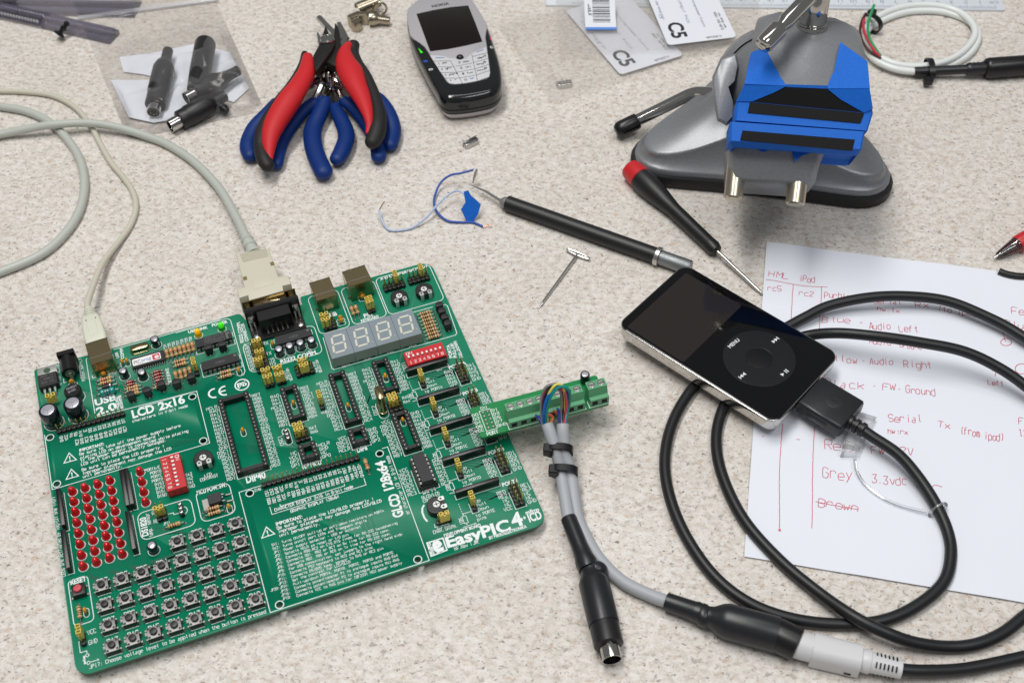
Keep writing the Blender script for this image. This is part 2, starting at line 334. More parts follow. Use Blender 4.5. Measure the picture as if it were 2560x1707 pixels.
mb = MB(); mb.prism(out, -1.6, 0, 0.0); 
for k, f in enumerate(mb.f):
    if len(f) == 4: mb.m[k] = 1
mb.build('board_panel', [m_pcb, m_pcbe], board)
ft = MB(); ft.lathe([(4.6, -7), (5, -6), (5, -1.6)], 20); ftm = ft.mesh('rubber_foot', m_blk)
for x, y in ((11, 9), (217, 9), (9, 176), (216, 180), (115, 10)): inst(ftm, 'rubber_foot', board, x, y)
# placing helpers (board frame)
def bpt(f, x, y, z=0.0): v = bb(f(x, y), z); return (v.x, v.y)
# copper traces under the mask ------------------------------------------
trc = MB()
def trace(f, pts, w=.32, z=.03): trc.ribbon([bpt(f, *p) for p in pts], w, z)
def vrun(x, y0, y1, w=.3, z=.03): trc.ribbon([(x, y0), (x, y1)], w, z)
# ---- small parts, one mesh each -------------------------------------------------
def led_mesh(body, dome, h=4.6):
    b = MB(); b.lathe([(2.15, .15), (2.15, .9), (1.95, 1.1), (1.62, 2.6)], 18, 0, c1=False); b.lathe([(1.6, 2.55), (1.58, h - 1.4), (1.35, h - .7), (.85, h - .15), (.3, h)], 18, 1, c0=False); return b.mesh('led', [body, dome])
me_led = led_mesh(m_ledr, m_led); me_ledg = led_mesh(m_ledg2, m_ledg, 5.4); me_ledy = led_mesh(m_ledy2, m_ledy, 5.4)
def button_mesh(capm):
    b = MB(); b.box(-3.05, 3.05, -3.05, 3.05, .3, 3.3, .1, 0); b.prism(rrect(-3.0, 3.0, -3.0, 3.0, .35, 3), 3.32, 3.55, .08, 1)
    b.box(-4.0, -3.0, -.8, .8, 3.3, 3.5, 0, 1)
    for x, y in ((-2.2, -2.2), (2.2, -2.2), (-2.2, 2.2), (2.2, 2.2)): b.lathe([(.55, 3.5), (.55, 3.72), (.4, 3.8)], 10, 0, Matrix.Translation((x, y, 0)))
    for x in (-3.6, 3.6):
        for y in (-2.3, 2.3): b.sphere((x, y, .25), .75, 10, 2, sz=(1, 1, .8)); b.box(x - .35, x + .35, y - .35, y + .35, .2, 2.6, 0, 2)
    body = b.mesh('push_button', [m_blk2, m_plate, m_tin]); c = MB(); c.lathe([(1.75, 3.5), (1.75, 4.8), (1.55, 5.05), (.8, 5.12)], 18); return body, c.mesh('button_cap', capm)
me_btn, me_cap = button_mesh(m_blk2); m_cap_r = mat('red button', (200, 70, 84), .4)
_b = MB(); _b.box(-3.05, 3.05, -3.05, 3.05, .3, 3.3, .1, 0); _b.prism(rrect(-3.0, 3.0, -3.0, 3.0, .35, 3), 3.32, 3.55, .08, 0)
for x in (-3.6, 3.6):
    for y in (-2.3, 2.3): _b.sphere((x, y, .25), .75, 10, 1, sz=(1, 1, .8))
me_btnr = _b.mesh('push_button', [m_blk, m_tin]); _b = MB(); _b.lathe([(1.9, 3.5), (1.9, 4.8), (1.7, 5.05), (.8, 5.12)], 18); me_capr = _b.mesh('button_cap', m_cap_r)
def axial(name, L, r, pitch, prof, mats, zc=1.6, wire=.3):
    b = MB(); T = Matrix.Translation((0, 0, zc)) @ Matrix.Rotation(PI / 2, 4, 'Y')
    b.lathe([(a * r, (t - .5) * L) for t, a, _ in prof], 12, 0, T, ms=[q[2] for q in prof[:-1]])
    k = len(mats) - 1; h = pitch / 2
    for sgn in (-1, 1): b.tube(cr([(sgn * L * .48, 0, zc), (sgn * (h - 1.0), 0, zc), (sgn * (h - .2), 0, zc * .75), (sgn * h, 0, 0)], 3), wire, 6, k); b.sphere((sgn * h, 0, .15), .72, 10, k, sz=(1, 1, .6))
    return b.mesh(name, mats)
def rprof(a, b_, c_, d_): return [(0, .4, 0), (.04, .85, 0), (.10, 1.05, 0), (.16, 1.08, a), (.25, 1.06, 0), (.32, .9, 0), (.36, .86, b_), (.45, .86, 0), (.52, .86, c_), (.61, .86, 0), (.68, .9, 0), (.76, 1.06, d_), (.84, 1.08, 0), (.9, 1.05, 0), (.97, .85, 0), (1, .4, 0)]
me_res = axial('resistor', 6.4, 1.12, 10.4, rprof(1, 1, 2, 3), [m_tan, m_brn, m_rband, m_gband, m_tin])
me_resb = axial('resistor', 6.4, 1.12, 10.4, rprof(1, 1, 1, 1), [m_tan, m_brn, m_rband, m_gband, m_tin])
me_resr = axial('resistor', 6.4, 1.12, 10.4, rprof(2, 2, 1, 3), [m_tan, m_brn, m_rband, m_gband, m_tin])
me_dio = axial('diode', 4.2, .95, 7.4, [(0, .6, 0), (.08, 1, 0), (.7, 1, 1), (.85, 1, 0), (.93, 1, 0), (1, .6, 0)], [m_dio, m_blk, m_tin], 1.2, .26)
me_bdio = axial('diode', 5.6, 1.35, 11.6, [(0, .9, 0), (.03, 1, 0), (.75, 1, 1), (.86, 1, 0), (.97, 1, 0), (1, .9, 0)], [m_ic, m_tab, m_tin], 1.6, .36)
me_choke = axial('choke', 8.2, 2.0, 12.4, [(0, .5, 0), (.05, .9, 0), (.12, 1.05, 0), (.25, 1.05, 0), (.30, .95, 1), (.35, .93, 0), (.45, .93, 2), (.5, .93, 0), (.6, .93, 2), (.65, .95, 0), (.75, 1.05, 0), (.88, 1.05, 0), (.95, .9, 0), (1, .5, 0)], [m_teal, m_brn, m_blk, m_tin], 2.0, .36)
def can_mesh(r, h, vent=False):
    b = MB(); b.lathe([(r * .93, .1), (r, .5), (r, 1.2), (r * .95, 1.5), (r, 1.9), (r, h - .6), (r * .93, h - .1), (r * .74, h)], 22, 0, c1=False); b.lathe([(r * .72, h - .02), (r * .68, h + .04)], 22, 1, c0=False)
    if vent:
        for a in (.5, .5 + 2.094, .5 + 4.188): b.box(0, r * .68, -.14, .14, h + .03, h + .09, 0, 2, Matrix.Rotation(a, 4, 'Z'))
    else: b.box(-r * .2, r * .2, -r, -r * .97, 1.5, h - 1, 0, 1)
    return b.mesh('capacitor', [m_navy, m_can, m_plate])
me_can = can_mesh(2.45, 5.6); me_big = can_mesh(4.9, 11.5, True)
_b = MB(); _b.sphere((0, 0, 2.6), 1.0, 14, 0, sz=(.95, 1.45, 1.75)); _b.tube([(0, -1.0, 0), (0, -.8, 1.8)], .26, 6, 1); _b.tube([(0, 1.0, 0), (0, .8, 1.8)], .26, 6, 1); me_cer = _b.mesh('ceramic_capacitor', [m_cer, m_tin])
def dip_mesh(n, bw=6.5, h0=.8, h1=4.0, leg=True, name='chip'):
    L = n * 2.54; b = MB(); yb = bw / 2
    b.loft([[(x, y * k, z) for x, y in ((-L / 2 + .2, -yb), (L / 2 - .2, -yb), (L / 2 - .2, yb), (-L / 2 + .2, yb))] for z, k in ((h0, .93), ((h0 + h1) / 2, 1.0), (h1, .93))], 0)
    b.lathe([(.9, h1 + .005), (.9, h1 + .01)], 10, 2, Matrix.Translation((L / 2 - 1.6, 1.4, 0)))
    if leg:
        for i in range(n):
            x = -L / 2 + 1.27 + i * 2.54
            for s_ in (-1, 1):
                b.box(x - .75, x + .75, min(s_ * yb, s_ * (yb + .75)), max(s_ * yb, s_ * (yb + .75)), 2.1, 2.4, 0, 1); b.box(x - .7, x + .7, min(s_ * (yb + .5), s_ * (yb + .75)), max(s_ * (yb + .5), s_ * (yb + .75)), 1.0, 2.4, 0, 1)
                b.box(x - .28, x + .28, min(s_ * (yb + .5), s_ * (yb + .75)), max(s_ * (yb + .5), s_ * (yb + .75)), 0, 1.2, 0, 1); b.sphere((x, s_ * (yb + .62), .1), .6, 8, 1, sz=(1, 1, .6))
    return b
def socket_mesh(n, sp):
    L = n * 2.54; b = MB(); w = 1.5
    for s_ in (-1, 1):
        for i in range(n):          # scalloped rails of contact cups, first row away from the viewer
            y = L / 2 - 1.27 - i * 2.54; x = s_ * sp / 2
            b.lathe([(1.45, .4), (1.45, 4.2), (1.2, 4.4), (.62, 4.4), (.55, 4.1), (.55, 3.4)], 8, 0, Matrix.Translation((x, y, 0)) @ Matrix.Rotation(PI / 8, 4, 'Z'))
            b.lathe([(.5, 3.3), (.5, 4.0), (.2, 4.15)], 8, 1, Matrix.Translation((x, y, 0)))
        b.box(s_ * sp / 2 - 1.1, s_ * sp / 2 + 1.1, -L / 2, L / 2, .4, 3.9, 0, 0)
    for y0, y1 in ((L / 2 - 2.7, L / 2 - .2), (-L / 2 + .2, -L / 2 + 2.5)): b.box(-sp / 2, sp / 2, y0, y1, .6, 4.0, .15, 0)
    return b.mesh('chip_socket', [m_blk, m_tin])
def header(nx, ny, pin=6.0, name='pin_header'):
    b = MB(); P_ = 2.54
    for i in range(nx):
        for j in range(ny):
            x, y = (i - (nx - 1) / 2) * P_, (j - (ny - 1) / 2) * P_
            b.prism([(x + dx * 1.26, y + dy * 1.26) for dx, dy in ((-1, -.55), (-.55, -1), (.55, -1), (1, -.55), (1, .55), (.55, 1), (-.55, 1), (-1, .55))], .05, 2.5, .12, 0)
            b.box(x - .32, x + .32, y - .32, y + .32, 2.4, 2.5 + pin, .14, 1)
    return b.mesh(name, [m_blk, m_gold])
_b = MB(); _b.box(-2.5, 2.5, -1.2, 1.2, 2.6, 7.6, .12, 0)          # jumper, two sockets side by side along x
for sx in (-1, 1):
    for a in ((sx * 2.5, sx * 2.02, -1.2, 1.2), (sx * .95, sx * .5, -1.2, 1.2), (sx * 2.02, sx * .95, -1.2, -.78), (sx * 2.02, sx * .95, .78, 1.2)): _b.box(min(a[0], a[1]), max(a[0], a[1]), a[2], a[3], 7.5, 8.7, .06, 0)
    _b.box(min(sx * 2.02, sx * .95), max(sx * 2.02, sx * .95), -.78, .78, 7.55, 7.65, 0, 1); _b.box(sx * 1.27 - .3, sx * 1.27 + .3, -.3, .3, 7.6, 8.3, 0, 2)
_b.box(-.5, .5, -.5, .5, 7.55, 7.66, 0, 1); me_jmp = _b.mesh('jumper', [m_yel, m_yeld, m_gold])
_b = MB(); _D2 = [(2.25 * math.cos(t), 2.25 * math.sin(t)) for t in [math.radians(q) for q in range(-38, 219, 16)]]; _b.prism(_D2, 1.6, 6.4, .15, 0)
for x in (-1.7, 0, 1.7): _b.tube([(x, -.2 if x else -.9, 0), (x * .75, -.1, 1.8)], .27, 6, 1); _b.sphere((x, -.2 if x else -.9, .1), .6, 8, 1, sz=(1, 1, .6))
me_to92 = _b.mesh('transistor', [m_ic, m_tin])
def trim_mesh():
    b = MB(); pts = [(5 * math.cos(t), 5 * math.sin(t)) for t in [math.radians(q) for q in range(-52, 233, 12)]]; b.prism(pts, .6, 4.6, .3, 0)
    b.lathe([(4.4, 4.6), (4.4, 4.75), (2.1, 4.75), (2.0, 4.62)], 26, 0, c0=False, c1=False); b.lathe([(1.75, 4.5), (1.75, 4.95), (1.5, 5.1)], 20, 1); b.box(-1.3, 1.3, -.22, .22, 5.08, 5.13, 0, 2); b.box(-.22, .22, -1.3, 1.3, 5.085, 5.135, 0, 2)
    for x in (-2.4, 2.4):
        b.prism([(x - 1.2, -2.2), (x, -1.4), (x + 1.2, -2.2), (x + 1.2, -4.4), (x - 1.2, -4.4)][::-1], 4.78, 5.0, 0, 3); b.lathe([(.55, 5.0), (.55, 5.04)], 10, 2, Matrix.Translation((x, -2.9, 0)))
        b.box(x - 1.0, x + 1.0, -4.65, -4.4, .2, 5.0, 0, 3)
    return b.mesh('trim_potentiometer', [m_blk, m_white, m_ink, m_tab])
me_trim = trim_mesh()
def sip_mesh(n=9): 
    b = MB(); L = n * 2.54; b.prism(rrect(-L / 2, L / 2, -1.15, 1.15, .3, 2), .7, 5.4, .25, 0)
    for i in range(n): b.box(-L / 2 + 1.27 + i * 2.54 - .25, -L / 2 + 1.27 + i * 2.54 + .25, -.15, .15, 0, .8, 0, 1); b.sphere((-L / 2 + 1.27 + i * 2.54, 0, .1), .7, 8, 1, sz=(1, 1, .5))
    return b.mesh('resistor_network', [m_blk2, m_tin])
me_sip = sip_mesh()
# ---- put them on the board --------------------------------------------------------
def lerp(a, b, t): return a + (b - a) * t
def pair(f0, p0, f1, p1, n, z=0.0):
    a, b = bb(f0(*p0), z), bb(f1(*p1), z); return [(lerp(a.x, b.x, i / (n - 1)), lerp(a.y, b.y, i / (n - 1))) for i in range(n)]
silk = MB()
def sline(pts, w=.38, closed=False): silk.ribbon(pts, w, .08, 0, closed)
def sl(f, pts, w=.38, closed=False): sline([bpt(f, *p) for p in pts], w, closed)
def rbox(f, a, c, r=3.5, w=.38):       # rounded outline from two opposite corners seen in the picture
    p, q = bpt(f, *a), bpt(f, *c) if not callable(c) else c(); sline(rrect(min(p[0], q[0]), max(p[0], q[0]), min(p[1], q[1]), max(p[1], q[1]), r, 5), w, True)
def ring(x, y, r, w=.4, n=20): sline([(x + r * math.cos(2 * PI * i / n), y + r * math.sin(2 * PI * i / n)) for i in range(n)], w, True)
for f0, p0, f1, p1, n in ((B5, (435, 1085), B6, (338, 375), 8), (B5, (583, 1045), B6, (480, 330), 8), (B5, (732, 1002), B6, (620, 285), 8), (B5, (875, 958), B6, (757, 245), 8), (B5, (1230, 855), B5, (1295, 1212), 4)):
    for x, y in pair(f0, p0, f1, p1, n):
        inst(me_led, 'led', board, x, y, 0, random.uniform(0, 6), None); ring(x, y, 2.35, .3)
q = bpt(D3, 555, 575); inst(me_ledy, 'led', board, *q)['label'] = 'amber led beside the USB LINK lettering'; ring(*q, 2.35, .3)
q = bpt(D3, 1130, 420); inst(me_ledg, 'led', board, *q)['label'] = 'lit green power led'; ring(*q, 2.35, .3)
# push buttons: 4 rows of 8 and a short row of 4
a, b_, c_, d_ = [bb(B6(*p), 5.0) for p in ((518, 545), (2005, 85), (630, 1190), (2170, 700))]
rows = []
for r in range(-1, 4):
    for k in range(8):
        if r == -1 and k < 4: continue
        t, u = k / 7, r / 3
        x = (a.x * (1 - t) + b_.x * t) * (1 - u) + (c_.x * (1 - t) + d_.x * t) * u; y = (a.y * (1 - t) + b_.y * t) * (1 - u) + (c_.y * (1 - t) + d_.y * t) * u
        o = inst(me_btn, 'push_button', board, x, y); inst(me_cap, 'button_cap', o, 0, 0)
        sline([(x - 3.2, y - 3.45), (x + 3.2, y - 3.45)], .3); stroke(silk, 'R' + 'EDCBA'[r + 1] + str(7 - k), (x - 2.4, y + 3.75), (x + 2.4, y + 3.75), 2.0, .08, .36)
q = bb(B6(268, 590), 5.0); o = inst(me_btnr, 'push_button', board, q.x, q.y); o['label'] = 'red reset push button'; inst(me_capr, 'button_cap', o, 0, 0)
# resistors, diodes, choke
H, V = 0, PI / 2
def res(f, x, y, rot, me=None): q = bpt(f, x, y); return inst(me or me_res, 'diode' if me in (me_dio, me_bdio) else 'choke' if me is me_choke else 'resistor', board, q[0], q[1], 0, rot)
for x, y in [(lerp(1362, 1995, i / 6), lerp(577, 400, i / 6)) for i in range(7)]: res(D2, x, y, V)
for p in ((1677, 750), (1697, 838)): res(D2, *p, H)
for p in ((1582, 1122), (1697, 1082), (1812, 1048), (1927, 1008)): res(D2, *p, V)
for p in ((495, 160), (500, 208)): res(B4, *p, H)
for p in ((1815, 895), (1830, 982)): res(D1, *p, H, me_resr)
res(D1, 1860, 1080, H, me_bdio); res(D1, 1877, 1220, H, me_choke)
for p in ((1112, 1002), (1132, 1072), (1147, 1145), (1162, 1215), (1172, 1292)): res(D2, *p, H, me_dio)
res(D2, 1207, 1370, H)
for p in ((460, 1248), (475, 1318)): res(D2, *p, H, me_dio)
for p in ((515, 1400), (525, 1478), (540, 1556)): res(D2, *p, H)
res(D5, 880, 1045, H); res(D5, 1757, 670, H); res(D5, 1787, 775, H)
for p in ((620, 665), (669, 650)): res(B3, *p, V)
res(B4, 2150, 1247, V, me_resr); res(B6, 301, 869, V, me_resb)
for x, y in pair(B3, (1470, 690), B3, (1576, 970), 8): inst(me_resb, 'resistor', board, x, y)
# capacitors
for f, x, y in ((D2, 1095, 320), (D2, 320, 1090), (D2, 775, 1120), (D4, 985, 850), (D4, 1245, 770), (D4, 1505, 695), (D4, 1775, 625), (D5, 410, 1590)):
    q = bpt(f, x, y); inst(me_can, 'capacitor', board, *q, 0, random.uniform(0, 6)); ring(q[0], q[1], 2.9, .28)
for f, x, y in ((B5, 500, 185), (B5, 215, 268)):
    q = bpt(f, x, y); o = inst(me_big, 'capacitor', board, *q); o['label'] = 'large black can capacitor with a vented top'; ring(q[0], q[1], 5.2, .28)
for f, x, y, r in ((D2, 275, 790, V), (D2, 392, 765, V), (D4, 810, 640, V), (D3, 1553, 1480, V), (D5, 2120, 650, V), (B6, 368, 858, V), (B4, 1293, 535, V), (B4, 1935, 565, V), (B4, 700, 855, V), (B3, 1008, 1440, V), (B8, 303, 225, V), (B8, 508, 735, V), (B3, 480, 760, H), (B3, 490, 795, H), (B3, 735, 465, H), (B3, 742, 510, H), (D1, 1785, 800, H), (D1, 1000, 990, H)):
    q = bpt(f, x, y); inst(me_cer, 'ceramic_capacitor', board, q[0], q[1], 0, r - PI / 2 if r == V else PI / 2)
    sline(rrect(q[0] - (1.3 if r == V else 2.4), q[0] + (1.3 if r == V else 2.4), q[1] - (2.4 if r == V else 1.3), q[1] + (2.4 if r == V else 1.3), 1.28, 4), .28, True)
# transistors
for f, x, y in ((B1, 1290, 1350), (B1, 1480, 1300), (D2, 1270, 1475), (D2, 1640, 1430), (D2, 2000, 1300), (D3, 850, 1075), (D3, 1190, 1000), (B3, 1755, 890), (B3, 1722, 818), (B3, 1688, 746), (B3, 1654, 674)):
    q = bpt(f, x, y); inst(me_to92, 'transistor', board, q[0], q[1] + 1.4)
# chips
q = bb(D2(880, 665), 2.2); b = MB(); b.box(-9, 9, -3.75, 3.75, .3, 2.4, .12, 0)
for i in range(14):
    x = -8.26 + i * 1.27
    for s_ in (-1, 1): b.box(x - .2, x + .2, min(s_ * 3.7, s_ * 4.9), max(s_ * 3.7, s_ * 4.9), 1.1, 1.3, 0, 1); b.box(x - .2, x + .2, min(s_ * 4.7, s_ * 5.3), max(s_ * 4.7, s_ * 5.3), .05, 1.3, 0, 1)
b.prism(rrect(-8.4, 7.0, -2.3, 2.5, .7, 4), 2.4, 2.47, 0, 2)
put(b, 'PIC', (-7.6, -1.4), (-3.9, -1.4), 2.7, 2.5, m=3); put(b, 'prog', (-3.4, -1.0), (1.8, -1.0), 2.7, 2.5, m=4); b.prism(rrect(2.5, 6.5, -1.9, 2.0, .4, 3), 2.47, 2.49, 0, 5); put(b, 'e', (3.7, -1.2), (6.0, -1.2), 3.2, 2.51, .03, m=2)
inst(b.mesh('chip', [m_ic, m_tin, m_white, m_ink, m_blue, m_pink]), 'chip', board, q.x, q.y)
for f, x, y, n, mark in ((D3, 910, 655, 8, 1), (D3, 1075, 1205, 8, 0), (D4, 1305, 390, 8, 0)):
    q = bb(f(x, y), 4.0); b = dip_mesh(n)
    if mark:
        b.box(7.0, 8.2, -2.6, 2.2, 4.0, 4.03, 0, 2)
        for j, tt in enumerate(('MC74HC4053N', 'PDIP74HC4053N', 'P398AEAM')): stroke(b, tt, (6, 1.9 - j * 2.0 + .4), (-5, 1.9 - j * 2.0 + .4), 1.3, 4.04, .2, 2)
    else: stroke(b, 'HC08B1R', (2.5, .3), (-2.5, .3), 1.2, 4.04, .16, 2)
    inst(b.mesh('chip', [m_ic, m_tin, m_icm]), 'chip', board, q.x, q.y); L = n * 1.27 + .6; sline([(q.x - L + 1.5, q.y + 4.6), (q.x - L, q.y + 4.6), (q.x - L, q.y - 4.6), (q.x + L, q.y - 4.6), (q.x + L, q.y - 1)], .3); sline([(q.x + L, q.y + 1), (q.x + L, q.y + 4.6)], .3)
# chip sockets (pin corners read from the picture)
SOCK = {}
for nm, n, pts in (('a', 20, ((B4, 430, 465), (B4, 640, 1310), (B4, 730, 380), (B4, 955, 1215))), ('b', 9, ((B4, 1160, 335), (B4, 1265, 670), (B4, 1295, 300), (B4, 1390, 640))), ('c', 14, ((B4, 1735, 170), (B4, 1920, 720), (B4, 1850, 135), (B4, 2050, 685))), ('d', 9, ((B3, 875, 1245), (B8, 293, 350), (B3, 995, 1210), (B8, 420, 315))), ('e', 10, ((B8, 400, 630), (B8, 550, 1030), (B8, 525, 595), (B8, 685, 995))), ('f', 4, ((B4, 1370, 1010), (B4, 1415, 1140), (B4, 1505, 970), (B4, 1550, 1105))), ('g', 4, ((B4, 1955, 825), (B4, 2005, 960), (B4, 2090, 790), (B4, 2140, 925)))):
    v = [bb(p[0](p[1], p[2]), 4.2) for p in pts]; cx = sum(p.x for p in v) / 4; cy = sum(p.y for p in v) / 4; sp = max(6.6, (v[2].x + v[3].x - v[0].x - v[1].x) / 2)
    inst(socket_mesh(n, sp), 'chip_socket', board, cx, cy); SOCK[nm] = (cx, cy, sp, n); L = n * 1.27 + .5; W_ = sp / 2 + 1.75
    sline([(cx - W_, cy + L - 2), (cx - W_, cy - L), (cx + W_, cy - L), (cx + W_, cy - L + 2.2)], .32); sline([(cx + W_, cy + L - 2), (cx + W_, cy + L), (cx + W_ - 1.5, cy + L)], .32)
q = bb(B8(738, 1255), 7.4); b = MB()
T = Matrix.Rotation(PI / 2, 4, 'Z'); bb_ = dip_mesh(7, 6.4, 3.9, 7.4, False); b.add(bb_.v, bb_.f, 0, T)
for i in range(7):
    for s_ in (-1, 1): b.box(s_ * 3.55 - .5, s_ * 3.55 + .5, 7.62 - i * 2.54 - .7, 7.62 - i * 2.54 + .7, 5.1, 5.4, 0, 1); b.box(s_ * 3.95 - .15, s_ * 3.95 + .15, 7.62 - i * 2.54 - .4, 7.62 - i * 2.54 + .4, 3.0, 5.4, 0, 1)
b.box(-4.9, 4.9, -9.0, 9.0, .4, 3.8, .2, 2); inst(b.mesh('chip', [m_ic, m_tin, m_blk]), 'chip', board, q.x, q.y)['label'] = 'black chip seated in its socket'
sline([(q.x - 5.4, q.y + 5), (q.x - 5.4, q.y - 9.6), (q.x + 5.4, q.y - 9.6), (q.x + 5.4, q.y - 7.5)], .32)
# seven-segment displays
c4 = [bb(B3(*p), 8.0) for p in ((285, 915), (1310, 640), (1415, 915), (385, 1190))]; cx = sum(p.x for p in c4) / 4; cy = sum(p.y for p in c4) / 4
def seg_mesh():
    b = MB(); b.box(-6.3, 6.3, -9.5, 9.5, .4, 7.9, .1, 1); b.box(-6.28, 6.28, -9.48, 9.48, 7.9, 7.96, 0, 0)
    sh = lambda x, y: (x + .12 * y, y)
    def bar(p, qq, w=1.15):
        p, qq = Vector(p), Vector(qq); d = (qq - p).normalized(); n = Vector((-d.y, d.x)); p, qq = p + d * .35, qq - d * .35; w /= 2
        v = [p, p + d * w + n * w, qq - d * w + n * w, qq, qq - d * w - n * w, p + d * w - n * w]; b.add([(*sh(*t), 8.0) for t in v], [(5, 4, 3, 2, 1, 0)], 2)
    A, Bq, X_ = 5.9, 0, 3.3
    for p, r in (((-X_, A), (X_, A)), ((-X_, 0), (X_, 0)), ((-X_, -A), (X_, -A)), ((-X_, A), (-X_, 0)), ((X_, A), (X_, 0)), ((-X_, 0), (-X_, -A)), ((X_, 0), (X_, -A))): bar(p, r)
    b.lathe([(.5, 7.97), (.5, 7.99)], 10, 1, Matrix.Translation((4.7, -5.6, 0))); b.box(-4.6, 4.6, -9.55, -9.4, .4, .9, 0, 3)
    return b.mesh('segment_display', [m_seg, m_segs, m_segl, m_blk])
ms_ = seg_mesh()
for i in range(4): inst(ms_, 'segment_display', board, cx + (i - 1.5) * 12.75, cy)
# red switch blocks
def switch_mesh(on):
    b = MB(); b.box(-11, 11, -4.95, 4.95, 1.0, 6.2, .15, 0); b.box(-10.8, 10.8, -4.7, 4.7, .2, 1.1, 0, 1)
    for i in range(8):
        x = -8.89 + i * 2.54; b.box(x - .62, x + .62, -1.0, 1.9, 6.2, 6.23, 0, 3); yy = 1.0 if on else .9
        b.box(x - .55, x + .55, yy - .75, yy + .75, 6.22, 6.75, .12, 2); stroke(b, str(i + 1), (x - .55, -3.9), (x + .55, -3.9), 1.75, 6.24, .26, 2)
    stroke(b, 'ON', (-9.6, 2.6), (-6.4, 2.6), 1.75, 6.24, .28, 2); b.box(-11.05, -10.9, -2.2, -.8, 3.2, 4.0, 0, 3); b.box(10.9, 11.05, -2.2, -.8, 3.2, 4.0, 0, 3); b.box(10.9, 11.05, .8, 2.2, 3.2, 4.0, 0, 3)
    return b.mesh('switch_block', [m_red, m_blk, m_white, mat('slot', (150, 20, 26), .6)])
q = bb(B3(1470, 1150), 6.2); inst(switch_mesh(1), 'switch_block', board, q.x, q.y); SW1 = q
q = bb(B5(1612, 840), 6.2); inst(switch_mesh(0), 'switch_block', board, q.x, q.y, 0, -PI / 2); SW2 = q
# pin headers
h25, h13, h31, h23, h52 = header(2, 5, 7), header(1, 3), header(3, 1), header(2, 3), header(5, 2)
ports = [bpt(B8, 1248, 280), bpt(B8, 1397, 625), bpt(B8, 1553, 972), bpt(B8, 1722, 1340), bpt(C1, 1705, 785)]
for k, q in enumerate(ports): inst(h25 if k != 2 else header(2, 5, 4), 'pin_header', board, q[0], q[1] + 6.35)
for f, x, y in ((B3, 1125, 408), (B3, 1412, 324)): q = bpt(f, x, y); inst(h52, 'pin_header', board, q[0], q[1] + 2.54)
pulls = [bpt(B8, 760, 337), bpt(B8, 905, 675), bpt(B8, 1047, 1030), bpt(B8, 1200, 1400), bpt(C1, 1172, 847)]
for q in pulls: inst(h13, 'pin_header', board, q[0], q[1] + 3.81); inst(me_jmp, 'jumper', board, q[0], q[1] + 5.08, 0, PI / 2)
for f, x, y in ((D2, 2110, 1105), (B6, 348, 1222), (B4, 1640, 595)): q = bpt(f, x, y); inst(h13, 'pin_header', board, q[0], q[1] + 3.81); inst(me_jmp, 'jumper', board, q[0], q[1] + 5.08, 0, PI / 2)
for f, x, y in ((B3, 790, 512), (B3, 827, 497), (B3, 1118, 200), (B3, 1417, 118)):
    q = bb(f(x, y), 8.7); inst(me_jmp, 'jumper', board, q.x, q.y, 0, PI / 2)
    if x < 900: inst(h13, 'pin_header', board, q.x, q.y)
for f, x, y in ((D4, 392, 480), (D4, 465, 737), (D4, 428, 938), (D4, 612, 1190), (D4, 662, 1352), (D4, 900, 1130), (D4, 950, 1300), (D4, 1505, 945), (D4, 1555, 1075), (B3, 278, 675), (B3, 298, 735), (D5, 490, 605), (D1, 435, 1235), (B4, 1325, 745), (B4, 1345, 800), (B8, 366, 400), (B8, 385, 445), (C1, 800, 855)):
    q = bb(f(x, y), 8.7); inst(me_jmp, 'jumper', board, q.x, q.y)
h2 = header(2, 1); 
for f, x, y, hh in ((D4, 440, 720, header(3, 8)), (D4, 650, 1300, header(2, 3)), (D4, 940, 1230, header(2, 3)), (D4, 1530, 1010, header(4, 3)), (B3, 325, 705, header(3, 3)), (B4, 1360, 790, header(3, 3)), (B8, 400, 440, header(3, 3)), (C1, 785, 855, h31)):
    q = bb(f(x, y), 8.7); inst(hh, 'pin_header', board, q.x, q.y)
q = bpt(D5, 680, 925); inst(h13, 'pin_header', board, q[0], q[1] + 3.81); inst(h13, 'pin_header', board, q[0] - 2.54, q[1] + 3.81)
for f, a, c, n in ((B5, (262, 392), (1045, 178), 14), (B4, (925, 1495), (2060, 1165), 20)):
    p0, p1 = bpt(f, *a), bpt(f, *c); inst(header(n, 1, 5.2), 'pin_header', board, (p0[0] + p1[0]) / 2, (p0[1] + p1[1]) / 2, 0, math.atan2(p1[1] - p0[1], p1[0] - p0[0]))
for f, x, y in ((B8, 799, 137), (B8, 938, 471), (B8, 1081, 816), (B8, 1235, 1181), (C1, 1202, 614)):
    q = bpt(f, x, y); inst(me_sip, 'resistor_network', board, q[0], q[1] + 1.25)
for f, x, y, dy in ((B5, 292, 1100, -11.6), (B6, 205, 442, 11.6), (B5, 1110, 1300, 11.4), (B5, 1162, 1284, 11.4), (B6, 905, 235, 11.4)):
    q = bpt(f, x, y); inst(me_sip, 'resistor_network', board, q[0], q[1] + dy, 0, PI / 2); sline([(q[0] + 1.6, q[1] + dy + 11.7), (q[0] + 1.6, q[1] + dy - 11.8), (q[0] - 1.5, q[1] + dy - 11.8)], .3)
for f, x, y, r in ((B3, 1165, 465, 0), (B3, 1457, 384, 0), (B5, 1962, 670, 0), (C1, 710, 750, PI / 2)):
    q = bb(f(x, y), 5.0); inst(me_trim, 'trim_potentiometer', board, q.x, q.y, 0, r)
